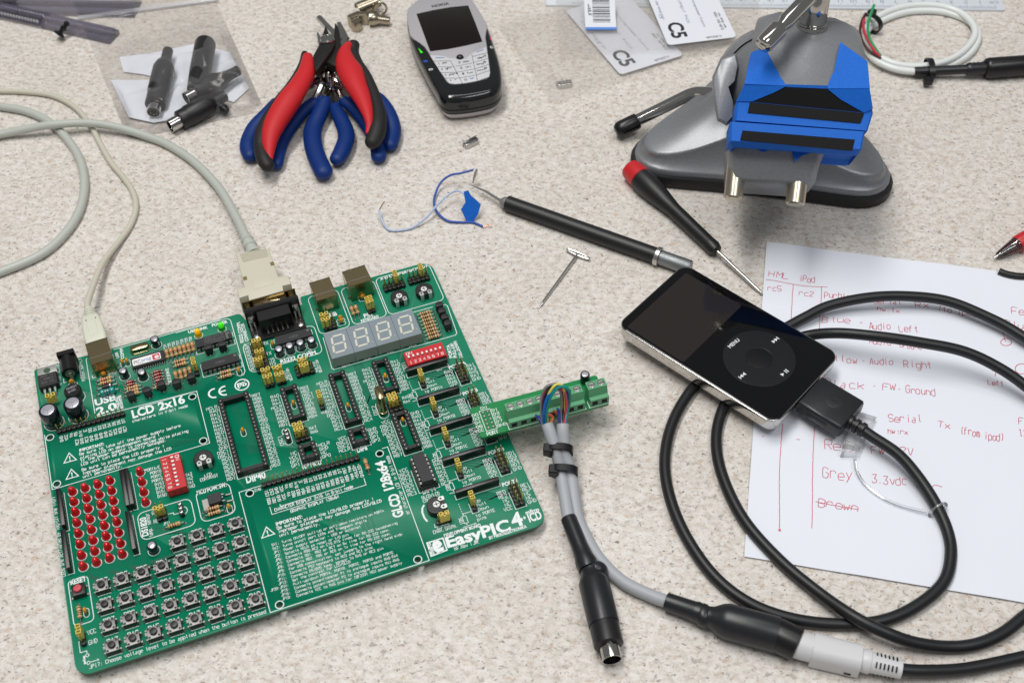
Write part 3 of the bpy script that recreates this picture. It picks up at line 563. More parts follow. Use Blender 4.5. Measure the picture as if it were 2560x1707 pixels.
# power socket, square sockets, serial socket
q = bb(D1(795, 140), 11.0); b = MB(); b.box(-4.6, 4.6, -3.2, 0, .1, 11, .3, 0); b.box(-4.2, 4.2, -9.8, -3.2, .1, 6.2, .2, 0)
b.tube([(0, -3, 6.4), (0, -13.6, 6.4)], 4.3, 22, 0, T=None); b.tube([(0, -13.5, 6.4), (0, -13.9, 6.4)], 2.6, 18, 1); b.tube([(0, -13.8, 6.4), (0, -14.2, 5.4), (0, -14.6, 1.5)], .9, 8, 1); b.sphere((0, -15.2, .3), 1.5, 12, 1, sz=(1, 1, .7))
inst(b.mesh('power_socket', [m_blk2, m_tin]), 'power_socket', board, q.x, q.y)
def shell(f, c, w, d, h, lab):
    p = [bb(f(*t), h) for t in c]; x = (p[0].x + p[1].x) / 2; y = (p[0].y + p[1].y) / 2
    b = MB(); b.box(-w / 2, w / 2, -d, -.8, .1, h, .25, 0); b.box(-w / 2 - .02, w / 2 + .02, -d * .72, -d * .70, .2, h + .06, 0, 1)
    b.loft([[(sx * (w / 2 - .6), -.8, zz) for sx, zz in ((-1, .7), (1, .7), (1, h - .6), (-1, h - .6))], [(sx * (w / 2 - .9), -6, zz) for sx, zz in ((-1, 1), (1, 1), (1, h - 1), (-1, h - 1))]], 2)
    b.box(-w / 2, w / 2, -.9, 0, h - .5, h, .1, 0); b.box(-w / 2, -w / 2 + .5, -.9, 0, .1, h, .1, 0); b.box(w / 2 - .5, w / 2, -.9, 0, .1, h, .1, 0)
    for s_ in (-1, 1): b.sphere((s_ * (w / 2 + .3), -d * .75, .3), .9, 10, 0, sz=(1, 1, .7))
    o = inst(b.mesh('metal_socket', [m_nick, m_steel, m_dark]), 'metal_socket', board, x, y, 0, math.atan2(p[1].y - p[0].y, p[1].x - p[0].x)); o['label'] = lab; return (x, y, w, d, h)
USB = shell(B1, ((720, 658), (970, 578)), 12, 16.2, 11, 'square metal socket holding the beige plug')
shell(B3, ((105, 315), (345, 243)), 12, 15.2, 11, 'shorter open square metal socket'); shell(B3, ((490, 185), (760, 100)), 13.6, 13, 12.6, 'wider open metal keyboard socket')
q0, q1 = bb(D6(205, 1035), 12.5), bb(D6(1090, 790), 12.5); cx, cy = (q0.x + q1.x) / 2, (q0.y + q1.y) / 2; DB = (cx, cy)
b = MB(); b.box(-15.4, 15.4, -2.9, 0, .2, 12.5, .3, 0); b.box(-15.4, 15.4, -3.7, -2.9, .2, 12.3, .1, 0); b.box(-9.2, 9.2, -11.5, -2.9, .2, 11.4, .3, 0); b.box(-15.2, 15.2, -16, -2.9, .1, 1.6, .1, 0)
for s_ in (-1, 1):
    x = s_ * 12.5; b.box(x - 1.9, x + 1.9, -5.2, -3.6, 2, 9.5, .4, 1); b.sphere((x, -4.6, 7.2), 2.0, 12, 1); b.tube([(x - 1.1, -5, 5.5), (x - 1.2, -8.6, 2.6), (x - 1.2, -9.2, .3)], .6, 8, 1); b.tube([(x + 1.1, -5, 5.5), (x + 1.2, -8.0, 2.6), (x + 1.2, -8.6, .3)], .6, 8, 1); b.lathe([(1.7, .1), (1.6, 1.6), (.9, 1.9)], 14, 1, Matrix.Translation((x + .2, -12.6, 0)))
for i in range(5): b.box(-5.6 + i * 2.77 - .35, -5.6 + i * 2.77 + .35, -14.3, -11.4, 2.5, 3.1, 0, 1)
inst(b.mesh('serial_socket', [m_blk2, m_steel]), 'serial_socket', board, cx, cy)
# crystal cans
q = bpt(D2, 700, 445); b = MB(); b.prism(rrect(-5.6, 5.6, -2.4, 2.4, 2.38, 6), .1, .7, .2, 0); b.prism(rrect(-5.2, 5.2, -2.0, 2.0, 1.98, 6), .5, 3.6, .5, 0); inst(b.mesh('crystal', m_nick), 'crystal', board, *q)
q = bpt(B8, 268, 600); b = MB(); b.prism(rrect(-5.1, 5.1, -2.3, 2.3, 2.28, 6), .1, .8, .2, 0); b.prism(rrect(-4.6, 4.6, -1.9, 1.9, 1.88, 6), .6, 13.2, .6, 0); o = inst(b.mesh('crystal', m_nick), 'crystal', board, q[0], q[1] + 1.0, 2.0, PI / 2); o['label'] = 'tall upright crystal can'
sline(rrect(q[0] - 2.6, q[0] + 2.6, q[1] - 5, q[1] + 7, 2.55, 5), .34, True)
b = MB()
for i in range(3): T = Matrix.Translation((0, (1 - i) * 2.54, 0)); b.lathe([(1.25, .3), (1.25, 3.4), (.9, 3.5)], 12, 0, T); b.lathe([(.88, 3.4), (.88, 4.1), (.45, 4.15), (.4, 3.5)], 14, 1, T, c1=False); b.lathe([(.42, 3.6), (.42, 3.7)], 10, 2, T)
b.box(-.9, .9, -3.4, 3.4, .3, 3.3, .1, 0); me_p3 = b.mesh('pin_socket', [m_blk, m_steel, m_dark])
for f, x, y in ((D5, 995, 612), (B4, 1206, 858)): q = bb(f(x, y), 4.1); inst(me_p3, 'pin_socket', board, q.x, q.y)
# power transistors and round rectifier
q = bb(D5(1770, 400), 4.4); b = MB(); b.box(-3.3, 3.3, -3.0, 3.0, .3, 4.4, .2, 0); b.box(-6.6, -3.2, -3.6, 3.4, .1, 1.2, .2, 1); b.sphere((-5.5, -3.4, .3), 1.8, 12, 1, sz=(1, .7, .5))
for y in (2.3, -1.7): b.tube([(3.2, y, 2.4), (4.4, y, 2.3), (5.3, y, .8), (8.2, y, .5)], .5, 8, 1); b.sphere((7.2, y, .2), .9, 10, 1, sz=(1.6, .7, .6))
b.box(3.2, 4.0, .1, .9, 2.1, 2.6, 0, 1); inst(b.mesh('power_transistor', [m_ic, m_tin]), 'power_transistor', board, q.x, q.y)['label'] = 'flat square transistor with a soldered metal tab'
q = bb(D1(380, 860), 4.8); b = MB(); b.box(-5.1, 5.1, -4.6, 4.6, .6, 4.8, .3, 0)
b.prism(rrect(-5.1, 5.1, 4.2, 11.0, [0, 0, 1.2, 1.2], 2), 1.9, 3.1, .1, 1); b.lathe([(1.9, 3.12), (1.9, 3.14)], 18, 2, Matrix.Translation((0, 8.0, 0)))
for x in (-2.7, 0, 2.7): b.box(x - .65, x + .65, -6.6, -4.4, 2.2, 2.8, .1, 1); b.tube([(x, -6.4, 2.5), (x, -7.4, 2.2), (x, -8.3, .2)], .5, 8, 1)
for j in range(3): stroke(b, ('DC8Y 14', 'L7805CV', 'SGS K9'[0:6])[j], (-3.4, 2.2 - j * 2.3), (3.0, 2.2 - j * 2.3), 1.3, 4.85, .18, 3)
inst(b.mesh('power_transistor', [m_ic, m_tab, mat('hole shade', (60, 86, 60), .7), m_icm]), 'power_transistor', board, q.x, q.y)['label'] = 'flat black regulator with a pale bolt tab'
q = bb(D1(985, 1120), 6.0); b = MB(); b.lathe([(4.4, .6), (4.6, 1.0), (4.6, 5.5), (4.2, 6.0)], 24, 0); stroke(b, 'DC8024', (-2.6, .8), (2.6, 1.8), 1.3, 6.03, .2, 1); stroke(b, 'B40C', (-2, -1.6), (2, -.6), 1.3, 6.03, .2, 1); inst(b.mesh('rectifier', [m_blk2, m_can]), 'rectifier', board, q.x, q.y)
# ---- screen printed lettering ---------------------------------------------------------
def hd(f, s, p0, p1, h, bold=0.035): put(silk, s, bpt(f, *p0), bpt(f, *p1), h, .08, bold)
def st(f, s, p0, p1, h=1.75, w=.25): stroke(silk, s, bpt(f, *p0), bpt(f, *p1), h, .08, w)
for a in ((B1, 'LCD', (1280, 1530), (1540, 1450), 5.3), (B1, '2x16', (1590, 1440), (1900, 1345), 5.3), (B1, 'USB', (840, 1385), (1088, 1310), 4.4), (B1, '2.0', (858, 1497), (1100, 1420), 5.0), (D3, 'USB LINK', (305, 525), (785, 400), 2.1), (D3, 'POWER', (885, 362), (1268, 265), 2.1),
          (D4, 'RS232 COMM.', (1000, 1062), (1905, 820), 2.7), (B3, 'PS2', (758, 728), (862, 700), 2.9), (B3, 'KEYBOARD', (722, 780), (930, 722), 2.0), (B3, 'USB', (320, 728), (440, 695), 2.9), (B3, 'A-D CONVERTER INPUT', (948, 287), (1505, 128), 2.0), (D6, 'Tx Rx', (680, 1490), (830, 1445), 1.9),
          (B4, 'DIP40', (738, 1447), (967, 1380), 4.3), (B4, 'DIP8', (2042, 1087), (2162, 1050), 2.9), (C1, 'DIP14', (555, 635), (708, 588), 2.9), (B4, '10F MCU', (1398, 1280), (1620, 1222), 2.8), (B5, 'MCU POW. SW.', (1898, 1115), (2242, 1012), 2.6), (D5, 'DS1820', (282, 1243), (218, 822), 3.0),
          (C1, 'GLCD', (325, 890), (252, 622), 5.0), (C1, '128x64', (210, 568), (98, 232), 5.0), (C1, 'EasyPIC', (842, 1262), (1592, 1052), 6.3), (C1, '4', (1615, 1022), (1745, 985), 7.6), (C1, 'mikro', (1767, 875), (1925, 830), 2.3), (C1, 'ICD', (1808, 962), (1960, 915), 4.7), (C1, '+', (1738, 942), (1772, 932), 2.6),
          (C1, 'DEVELOPMENT BOARD', (807, 1142), (1238, 1012), 1.8), (C1, 'BY MIKROELEKTRONIKA', (1336, 1167), (1777, 1027), 1.7), (B6, 'RESET', (200, 562), (368, 517), 2.6), (B8, 'PORTA', (1050, 108), (1255, 47), 2.2), (B8, 'PORTB', (1217, 417), (1390, 362), 2.2), (B8, 'PORTD', (1517, 1117), (1702, 1060), 2.2), (C1, 'PORTE', (1492, 547), (1672, 492), 2.2),
          (D3, 'RS232 COMM.', (1662, 742), (1558, 235), 1.9), (D3, 'CONNECTOR', (1782, 708), (1662, 272), 1.9), (D2, 'COMM', (300, 642), (262, 395), 1.7), (D2, 'USB', (178, 625), (132, 492), 1.5), (B1, 'ON-BOARD', (1133, 1420), (1100, 1278), 1.6), (B1, 'PROGRAMMER', (1172, 1412), (1137, 1255), 1.6),
          (B3, 'PORTA', (1797, 1195), (1757, 1040), 1.8), (B3, 'PULL-UP/', (1847, 1192), (1803, 1020), 1.8), (B3, 'PULL-DOWN', (1918, 1192), (1838, 998), 1.8), (B7, 'IMPORTANT:', (427, 770), (737, 680), 1.9), (B5, 'IMPORTANT:', (512, 608), (802, 530), 1.9)): hd(*a)
for a in ((B5, 'characters in 4-bit mode', (1140, 262), (1785, 78)), (B5, 'Be sure to take off the power supply before', (516, 652), (1700, 312)), (B5, 'placing LCD on development board !', (525, 695), (1455, 425)), (B5, 'If the power supply is connected while placing', (530, 732), (1790, 375)), (B5, 'LCD unit can be permanently damaged.', (535, 772), (1530, 482)),
          (B5, 'Be sure to place the LCD properly !', (543, 835), (1510, 553)), (B5, 'Improper placement may damage the LCD', (550, 877), (1592, 582)), (B5, 'unit permanently.', (556, 915), (1015, 785)), (B7, 'Be sure to place the LCD/GLCD properly !', (440, 815), (1575, 468)), (B7, 'Improper placement may damage the LCD/GLCD', (455, 857), (1667, 490)), (B7, 'unit permanently.', (470, 900), (942, 760)),
          (B7, 'CHARACTER DISPLAY 2x16 in 8-bit mode', (412, 602), (1330, 322)), (B7, 'GRAPHIC DISPLAY 128x64', (602, 617), (1165, 440))): st(*a[:4], 1.7, .3)
LST = (('SW1:', 'Turns ON/OFF pull-up or pull-down resistors on PORTA', 1695, 605), ('SW2:', 'Turns on/off port LEDs and 7-segment digits', 1490, 718), ('JP1:', 'Power supply selector - USB or external', 1420, 790), ('JP2:', 'Selects MCLR as reset or I/O pin', 1275, 885), ('JP6:', 'Connects RB0,RC2 on CTS,RTS lines for RS-232 handshaking', 1852, 748), ('JP7:', 'Connects RB1, RB2 or RC7 on Rx line for RS-232 comm.', 1765, 825), ('JP8:', 'Connects RB2, RB5 or RC6 on Tx line for RS-232 comm.', 1780, 870), ('JP9:', 'For USB communication, set jumpers to the right hand side', 1907, 880),
       ('JP10:', 'Connects PS2 keyboard to RC0 and RC1 pins', 1560, 1035), ('JP11:', 'Connects DS1820 temp. sensor to RA5 or RC2 pin', 1685, 1045), ('JP12:', 'Set the contrast for LCD/GLCD', 1300, 1202), ('JP20-JP24:', 'Pull-up/down PORTA, PORTB, PORTC, PORTD and PORTE', 1805, 1095), ('JP15:', 'Connects potentiometer P1 to analogue inputs RA0-RA4', 1857, 1130), ('JP16:', 'Connects potentiometer P2 to analogue inputs RA1-RA5', 1872, 1178), ('JP18:', 'Connects VCC to RA5 pin for 18F2331 MCU power supply', 1907, 1217))
for i, (a, t, x1, y1) in enumerate(LST):
    x0 = 495 + (i * 12.6); y0 = 977 + i * 45.0; st(B7, t, (x0, y0), (x1, y1), 1.35, .2)
    x2 = 462 + i * 10.2; n = len(a) * 21; st(B7, a, (x2 - n, y0 + 8 + n * .30), (x2, y0 + 8), 1.35, .2)
for f, t in ((B5, ((390, 622), (330, 740), (475, 700))), (B5, ((415, 812), (355, 932), (500, 890))), (B7, ((310, 785), (257, 915), (407, 865)))):
    v = [Vector(bpt(f, *p)) for p in t]; sline(v, .55, True); c = (v[0] + v[1] + v[2]) / 3; silk.add([(c.x - .35, c.y + 1.6, .08), (c.x - .2, c.y - .5, .08), (c.x + .2, c.y - .5, .08), (c.x + .35, c.y + 1.6, .08)], [(0, 1, 2, 3)]); sline([(c.x - .3, c.y - 1.2), (c.x + .3, c.y - 1.2)], .6)
for a in ((B1, '8-16V AC/DC', (440, 1135), (410, 885), 1.6), (B1, 'POWER SUPPLY', (722, 1085), (675, 825), 1.7), (D4, 'RX', (578, 622), (697, 590), 2.2), (D4, 'TX', (652, 872), (777, 838), 2.2), (D4, 'CTS', (698, 1032), (852, 992), 2.1), (D4, 'RTS', (720, 1125), (882, 1078), 2.1),
          (B5, 'LCD', (1988, 907), (2067, 882), 1.8), (B5, 'CONTRAST', (1937, 957), (2142, 897), 1.8), (D5, 'temp.', (392, 1262), (348, 1062), 1.9), (D5, 'sensor', (335, 990), (288, 742), 1.9), (D5, 'RE2', (412, 977), (587, 930), 2.1), (D5, 'RA5', (375, 790), (530, 745), 2.1), (D5, 'JP11', (625, 1020), (770, 980), 1.6), (C1, 'or character LCD in 8-bit mode', (395, 862), (150, 182), 1.8), (C1, 'HW.Rev 1.02', (932, 1297), (1212, 1207), 2.0), (C1, 'CHAR.', (680, 1102), (805, 1065), 1.9), (C1, 'GRAPH.', (822, 1060), (962, 1020), 1.9), (C1, 'GLCD/LCD', (545, 692), (748, 635), 1.7), (C1, 'CONTRAST', (560, 735), (760, 678), 1.7),
          (B6, 'JP17: Choose voltage level to be applied when the button is pressed', (402, 1458), (2287, 862), 1.9), (B6, 'VCC', (382, 1097), (472, 1067), 2.2), (B6, 'GND', (397, 1202), (487, 1172), 2.2), (B4, 'OSC1', (1178, 995), (1140, 885), 1.9), (B8, 'OSC2', (210, 640), (178, 535), 1.9), (B4, 'RA7', (1485, 822), (1558, 797), 1.7), (B4, 'RA6', (1500, 868), (1575, 842), 1.7), (B4, 'OSC I/O', (1335, 975), (1505, 935), 1.9), (B8, 'RA5', (505, 462), (580, 440), 1.7), (B8, 'RA4', (520, 512), (592, 490), 1.7), (B4, 'VCC', (1618, 635), (1685, 615), 1.5), (B4, 'CN6', (838, 1545), (905, 1525), 1.5), (B8, 'RN1', (908, 133), (970, 113), 1.4), (B1, 'C15', (1012, 1035), (1085, 1010), 1.5), (D4, 'C11 +', (1210, 890), (1100, 930), 1.4), (D4, 'C10 +', (1730, 735), (1620, 775), 1.4), (B3, 'DIS0', (1365, 1040), (1285, 1060), 1.5), (B3, 'DIS1', (1090, 1112), (1015, 1135), 1.5), (B3, 'DIS2', (830, 1190), (752, 1215), 1.5), (B3, 'DIS3', (577, 1265), (495, 1290), 1.5), (B3, 'SW1', (1262, 1315), (1225, 1245), 1.8), (D4, 'SELECTION', (2010, 1270), (1900, 970), 1.3), (D4, 'PWM PIN', (1930, 1255), (1830, 1020), 1.3), (D4, 'SOCKET', (1195, 1450), (1110, 1240), 1.3), (D4, 'SELECTION', (1290, 1470), (1180, 1180), 1.3)): st(*a)
for i, s_ in enumerate(('RC7', 'RB2', 'RB1', 'RC6', 'RB5', 'RB0', 'RB1', 'RC2')): st(D4, s_, (115 + i * 24.3, 660 + i * 83), (275 + i * 24, 612 + i * 83.5), 2.0)
for i, s_ in enumerate(('PORTA/E', 'PORTB', 'PORTC', 'PORTD', 'DIS3', 'DIS2', 'DIS1', 'DIS0')):
    x = 1462 + i * 10.5; y = 797 + i * 46.5; n = len(s_) * 25; st(B5, s_, (x - n, y + n * .27), (x, y), 1.7)
for i in range(4): st(B5, 'RA%d' % (3 - i), (1757 + i * 11, 902 + i * 46), (1835 + i * 11, 880 + i * 46), 1.8)
for i in range(7): st(D2, 'R%d' % (24 + i), (1335 + i * 104, 400 - i * 31), (1318 + i * 104, 300 - i * 31), 1.3, .24)
for i, s_ in enumerate(('D2', 'ZD1', 'D5', 'D4', 'D6')): st(D2, s_, (1328 + i * 15, 955 + i * 73), (1395 + i * 18, 932 + i * 73), 1.5, .26)
def rows_(cx, cy, sp, n, left, right, h=1.8):
    for i in range(n):
        y = cy + (n - 1) * 1.27 - i * 2.54 - .9; W_ = sp / 2 + 2.6
        a, b_ = left[i], right[i]; stroke(silk, a, (cx - W_ - 1.42 * len(a), y), (cx - W_, y), h, .08, .25); stroke(silk, b_, (cx + W_, y), (cx + W_ + 1.42 * len(b_), y), h, .08, .25)
RB = ['RB7', 'RB6', 'RB5', 'RB4', 'RB3', 'RB2', 'RB1', 'RB0']
rows_(*SOCK['a'], 'MCLR RA0 RA1 RA2 RA3 RA4 RA5 RE0 RE1 RE2 VCC GND OSC1 OSC1 RC0 RC1 RC2 RC3 RD0 RD1'.split(), RB + 'VCC GND RD7 RD6 RD5 RD4 RC7 RC6 RC5 RC4 RD3 RD2'.split())
rows_(*SOCK['b'], 'RA0 RA1 RA4 MCLR GND RA2 RA3 RB0 RB1'.split(), 'RB3 RB2 OSC1 OSC1 VCC RB7 RB6 RB5 RB4'.split())
rows_(*SOCK['c'], 'MCLR RA0 RA1 RA2 RA3 RA4 RA5 GND OSC1 OSC1 RC0 RC1 RC2 RC3'.split(), RB + 'VCC GND RC7 RC6 RC5 RC4'.split())
rows_(*SOCK['d'], 'RA2 RA3 RA4 MCLR GND RB0 RB1 RB2 RB3'.split(), 'RA1 RA0 OSC1 OSC1 VCC RB7 RB6 RB5 RB4'.split())
rows_(*SOCK['e'], 'VCC OSC2 OSC2 MCLR RC5 RC4 RC3 RC6 RC7 RB7'.split(), 'GND RA0 RA1 RA2 RC0 RC1 RC2 RB4 RB5 RB6'.split())
rows_(*SOCK['f'], 'NC VCC GP2 GP1'.split(), 'MCLR GND NC GP0'.split()); rows_(*SOCK['g'], 'VCC OSC2 OSC2 MCLR'.split(), 'GND GP0 GP1 GP2'.split())
q = bb(B8(738, 1255), 7.4); rows_(q.x, q.y - 1.0, 8.2, 7, 'VCC OSC2 OSC2 MCLR RC5 RC4 RC3'.split(), 'GND RA0 RA1 RA2 RC0 RC1 RC2'.split())
for k, q in enumerate(ports):
    nm = 'ABCDE'[k]; L_ = ['R%s%d' % (nm, 2 * i) for i in range(4)] + ['VCC']; R_ = ['R%s%d' % (nm, 2 * i + 1) for i in range(4)] + ['GND']
    if k == 4: L_ = ['RE0', 'RE2', 'NC', 'NC', 'VCC']; R_ = ['RE1', 'RE3', 'NC', 'NC', 'GND']
    rows_(q[0], q[1] + 6.35, 3.2, 5, L_, R_, 1.9); sline([(q[0] - 2.9, q[1] + 10), (q[0] - 2.9, q[1] - .4), (q[0] + 2.9, q[1] - .4), (q[0] + 2.9, q[1] + 1)], .32)
    x, y = pulls[k]; stroke(silk, 'Up', (x + 1.9, y + 5.2), (x + 4.3, y + 5.2), 1.7, .08, .25); stroke(silk, 'Pull', (x + 1.9, y + 2.7), (x + 6.6, y + 2.7), 1.7, .08, .25); stroke(silk, 'Down', (x + 1.9, y + .1), (x + 6.9, y + .1), 1.7, .08, .25)
    stroke(silk, 'to PORT' + nm, (x - .6, y - 2.9), (x + 9.2, y - 2.9), 1.7, .08, .25); stroke(silk, 'pins', (x - .6, y - 5.1), (x + 3.9, y - 5.1), 1.7, .08, .25); sline([(x - 1.7, y + 6), (x - 1.7, y - .3), (x + 1.7, y - .3), (x + 1.7, y + 1.5)], .32)
    for j in range(5): sline([(x - 6.4, y + 7.6 - j * 1.4), (x - 6.4, y + 6.9 - j * 1.4)], .3)
    sline([(x - 1.7, y + 1.3), (x - 6.2, y + 1.3), (x - 6.2, y)], .3); sline(rrect(x - 7.2, x - 5.2, y - 4.2, y, .1, 1), .3, True); sline([(x - 6.2, y - 4.2), (x - 6.2, y - 6), (x - 8.6, y - 6)], .3); sline([(x - 6.2, y - 6), (x - 2.4, y - 6)], .3); silk.add([(x - 2.8, y - 5.5, .08), (x - 2.8, y - 6.5, .08), (x - 1.5, y - 6, .08)], [(0, 1, 2)]); ring(x - 6.2, y - 6, .3, .4, 8); stroke(silk, '10K', (x - 7.7, y - 4.2), (x - 7.7, y - .4), 1.5, .08, .28)
    q0 = bpt(*((B8, 799, 137), (B8, 938, 471), (B8, 1081, 816), (B8, 1235, 1181), (C1, 1202, 614))[k]); sline([(q0[0] - 11.6, q0[1] + 2.6), (q0[0] - 11.6, q0[1] - .3), (q0[0] + 11.8, q0[1] - .3), (q0[0] + 11.8, q0[1] + 1.6)], .32)
    for i in range(8 if k < 4 else 4): x1 = q0[0] - 6.4 + i * 2.54; trc.ribbon([(x1, q0[1] + 1), (x1 + .6, q0[1] - .6), (min(q[0] - 4, x1 + 8 + i * .6), q0[1] - 6.2 + i * .35), (q[0] - 2, q[1] + 11.4 - i * 1.27)], .75, .03)
# header captions that run up the board
for (f, a, c, n, r1, r2) in ((B5, (262, 392), (1045, 178), 14, 'GND VCC Vo RS R/W E D0 D1 D2 D3 D4 D5 D6 D7', '* * * RC2 GND RC3 GND GND GND GND RC4 RC5 RC6 RC7'), (B4, (925, 1495), (2060, 1165), 20, 'CS1 CS2 GND VCC Vo RS R/W E D0 D1 D2 D3 D4 D5 D6 D7 RST Vee LED+ LED-', 'RB0 RB1 GND VCC Vo RB2 RB3 RB4 RD0 RD1 RD2 RD3 RD4 RD5 RD6 RD7 RB5 Vee +5V GND')):
    p0, p1 = bpt(f, *a), bpt(f, *c)
    for i in range(n):
        x, y = lerp(p0[0], p1[0], (i + .5) / n), lerp(p0[1], p1[1], (i + .5) / n); a_, b_ = r1.split()[i], r2.split()[i]
        stroke(silk, a_, (x + .7, y - 2.4 - 1.2 * len(a_)), (x + .7, y - 2.4), 1.5, .08, .28)
        if b_ != '*': stroke(silk, b_, (x + .7, y - 7.4 - 1.2 * len(b_)), (x + .7, y - 7.4), 1.5, .08, .28)
        if n == 20:
            for dx in (-.45, .45): vrun(x + dx, y - 2, y - (52 if i in (0, 1, 17, 18) else 44 if i % 3 else 34) + (i % 5) * 2.2, .22)
            trc.lathe([(.8, .03), (.8, .035)], 10, 0, Matrix.Translation((x, y - 26 - (i % 7) * 1.2, 0)))
# frames, holes and marks
LH = [(3.33 + dx, 141.27 - dy) for dx in (0, 75) for dy in (0, 31)]; GH = [(94.25 + dx, 69.53 - dy) for dx in (0, 67.87) for dy in (0, 66.23)]
cut = MB()
for x, y in LH + GH: ring(x, y, 1.95, .42, 24); cut.lathe([(1.55, -4), (1.55, 3)], 20, 0, Matrix.Translation((x, y, 0)))
pan = [c for c in board.children if c.name.startswith('board_panel')][0]; co = cut.build('cutter', m_blk); co.parent = board
md = pan.modifiers.new('b', 'BOOLEAN'); md.operation = 'DIFFERENCE'; md.object = co; md.solver = 'EXACT'
nm_ = bpy.data.meshes.new_from_object(pan.evaluated_get(bpy.context.evaluated_depsgraph_get())); pan.modifiers.clear(); pan.data = nm_; bpy.data.objects.remove(co)
sline([(0.8, 144), (0.8, 107.6), (81.2, 107.6), (81.2, 144.2), (50, 144.2)], .36)
g0 = bb((675.7, 1530.3)); g1 = bb(B8(325, 1020)); sline([(g1.x - 3, g1.y), (g1.x, g1.y), (g1.x, g0.y), (g0.x, g0.y), (g0.x, g1.y), (g0.x + 14, g1.y)], .36)
for f, a, c, r in ((B5, (1955, 1440), (2265, 962), 3.4), (D5, (135, 1372), (1228, 398), 3.4), (B6, (238, 1008), (378, 458), 2.2), (D4, (255, 1300), (1800, 118), 3.2), (B3, (238, 925), (435, 392), 3), (B3, (632, 812), (862, 285), 3), (B3, (1052, 695), (1515, 98), 3)): rbox(f, a, c, r)
sl(B3, [(1330, 662), (1560, 600)]); sl(B3, [(272, 962), (375, 1320), (400, 1335), (1830, 930), (1845, 905), (1735, 590), (1710, 570), (1690, 575)])
sl(B1, [(835, 1480), (730, 840), (742, 826)]); sl(B1, [(800, 1030), (810, 1058), (1085, 985), (1060, 860)]); sl(B1, [(1050, 725), (2310, 370)]); sl(D3, [(0, 510), (1230, 165), (1300, 175), (1340, 215), (1690, 1440), (1660, 1530), (1560, 1570)]); sl(B1, [(840, 1518), (2010, 1215)]); sl(D1, [(1130, 365), (1205, 825), (1180, 835)]); sl(D1, [(770, 850), (785, 950), (850, 935)])
sl(B7, [(350, 548), (376, 637), (1482, 290), (1457, 210)], .32); sl(B7, [(470, 517), (476, 541), (1232, 300), (1226, 280)], .32)
sl(B6, [(330, 1160), (287, 1170), (302, 1285), (370, 1265), (377, 1298)], .34); q = bpt(B6, 378, 1312); ring(*q, .75, .34, 14); q = bpt(B6, 390, 1392); ring(*q, .75, .34, 14); sl(B6, [(405, 1388), (495, 1358)], .32); sl(B6, [(342, 1318), (354, 1408)], .75); sl(B6, [(330, 1366), (346, 1362)], .9)
v = [bpt(B6, *p) for p in ((482, 1346), (490, 1376), (506, 1355))]; silk.add([(x, y, .08) for x, y in v], [(0, 1, 2)])
q = bpt(B4, 345, 392); 
for j, f_ in enumerate(((345, 392), (468, 362))):
    q = bpt(B4, *f_); sline([(q[0] + .6 + 3.0 * math.cos(t), q[1] + 3.0 * math.sin(t)) for t in [math.radians(a_) for a_ in range(75, 290, 12)]], .95)
    if j: sline([(q[0] - 2, q[1]), (q[0] + 1.0, q[1])], .9)
q = bpt(B4, 682, 290); ring(q[0], q[1], 3.7, .7, 28); put(silk, 'Pb', (q[0] - 2.5, q[1] - 1.2), (q[0] + 2.6, q[1] - 1.2), 2.9, .08, .03); sline([(q[0] - 2.6, q[1] - 2.4), (q[0] + 2.6, q[1] + 2.5)], .35)
v = [bpt(C1, *p) for p in ((600, 1208), (785, 1150), (835, 1290), (650, 1362))]; sline(v, .7, True); put(silk, 'e', bpt(C1, 690, 1322), bpt(C1, 808, 1280), 8.2, .08, .075); hd(C1, 'mikro', (690, 1335), (640, 1205), 2.0)
sl(C1, [(567, 760), (545, 800), (545, 850), (570, 915), (605, 955)], .9); sl(C1, [(685, 985), (695, 1025), (860, 980)], .32); sl(C1, [(718, 1035), (722, 1045), (775, 1030), (770, 1020)], .3); sl(C1, [(805, 1008), (810, 1020), (862, 1005), (858, 992)], .3)
stroke(silk, 'LEDs are activated by logical one (+5V)', bpt(B6, 145, 465), bpt(B5, 225, 1130), 1.7, .08, .25)
sl(D5, [(720, 770), (845, 735), (855, 775), (965, 745)], .34); q = bpt(D5, 1060, 690); sline([(q[0] + 2.2 * math.cos(t), q[1] + 2.4 * math.sin(t)) for t in [math.radians(a_) for a_ in range(-70, 80, 15)]], .34)
sl(D1, [(1215, 1140), (1290, 1200), (1308, 1290), (1255, 1390)], .34)
sl(B4, [(1190, 985), (1165, 880), (1180, 850)], .3); q = bpt(B4, 1222, 925); sline(rrect(q[0] - 1.9, q[0] + 1.9, q[1] - 4, q[1] + 7, 1.85, 5), .32, True)
silk.build('screen_print', m_silk, board)
# more copper runs
for k in range(9):
    x = SOCK['a'][0] + SOCK['a'][2] / 2 + 10.4 + k * .62; trc.ribbon([(x, 150), (x, 100 - k), (x + 2.4, 96 - k), (x + 2.4, 84)], .22, .03)
for k in range(8):
    x = SOCK['a'][0] - 2.2 + k * .6; trc.ribbon([(x - .8, 137), (x, 128), (x + 1, 115 + k), (x + 2.4, 112 + k), (x + 2.4, 93)], .2, .03)
for k in range(9): x = SOCK['d'][0] - 13.5 + k * .62; trc.ribbon([(x + 2, 155 - k), (x, 148 - k), (x, 104 + k), (x - 3, 98 + k)], .22, .03)
for k in range(7): x = SOCK['d'][0] + 11 + k * .62; trc.ribbon([(x, 152), (x, 118), (x + 10, 86), (x + 10, 70)], .22, .03)
for k in range(6): x = SOCK['c'][0] - 2 + k * .6; vrun(x - 8.2, 118, 96, .2)
c1 = bb(B5(435, 1085)); c2 = bb(B6(757, 245))
for k in range(26): x = c1.x + 1.5 + k * 1.1; vrun(x, c1.y + 4, c2.y - 6 - (k % 5), .18)
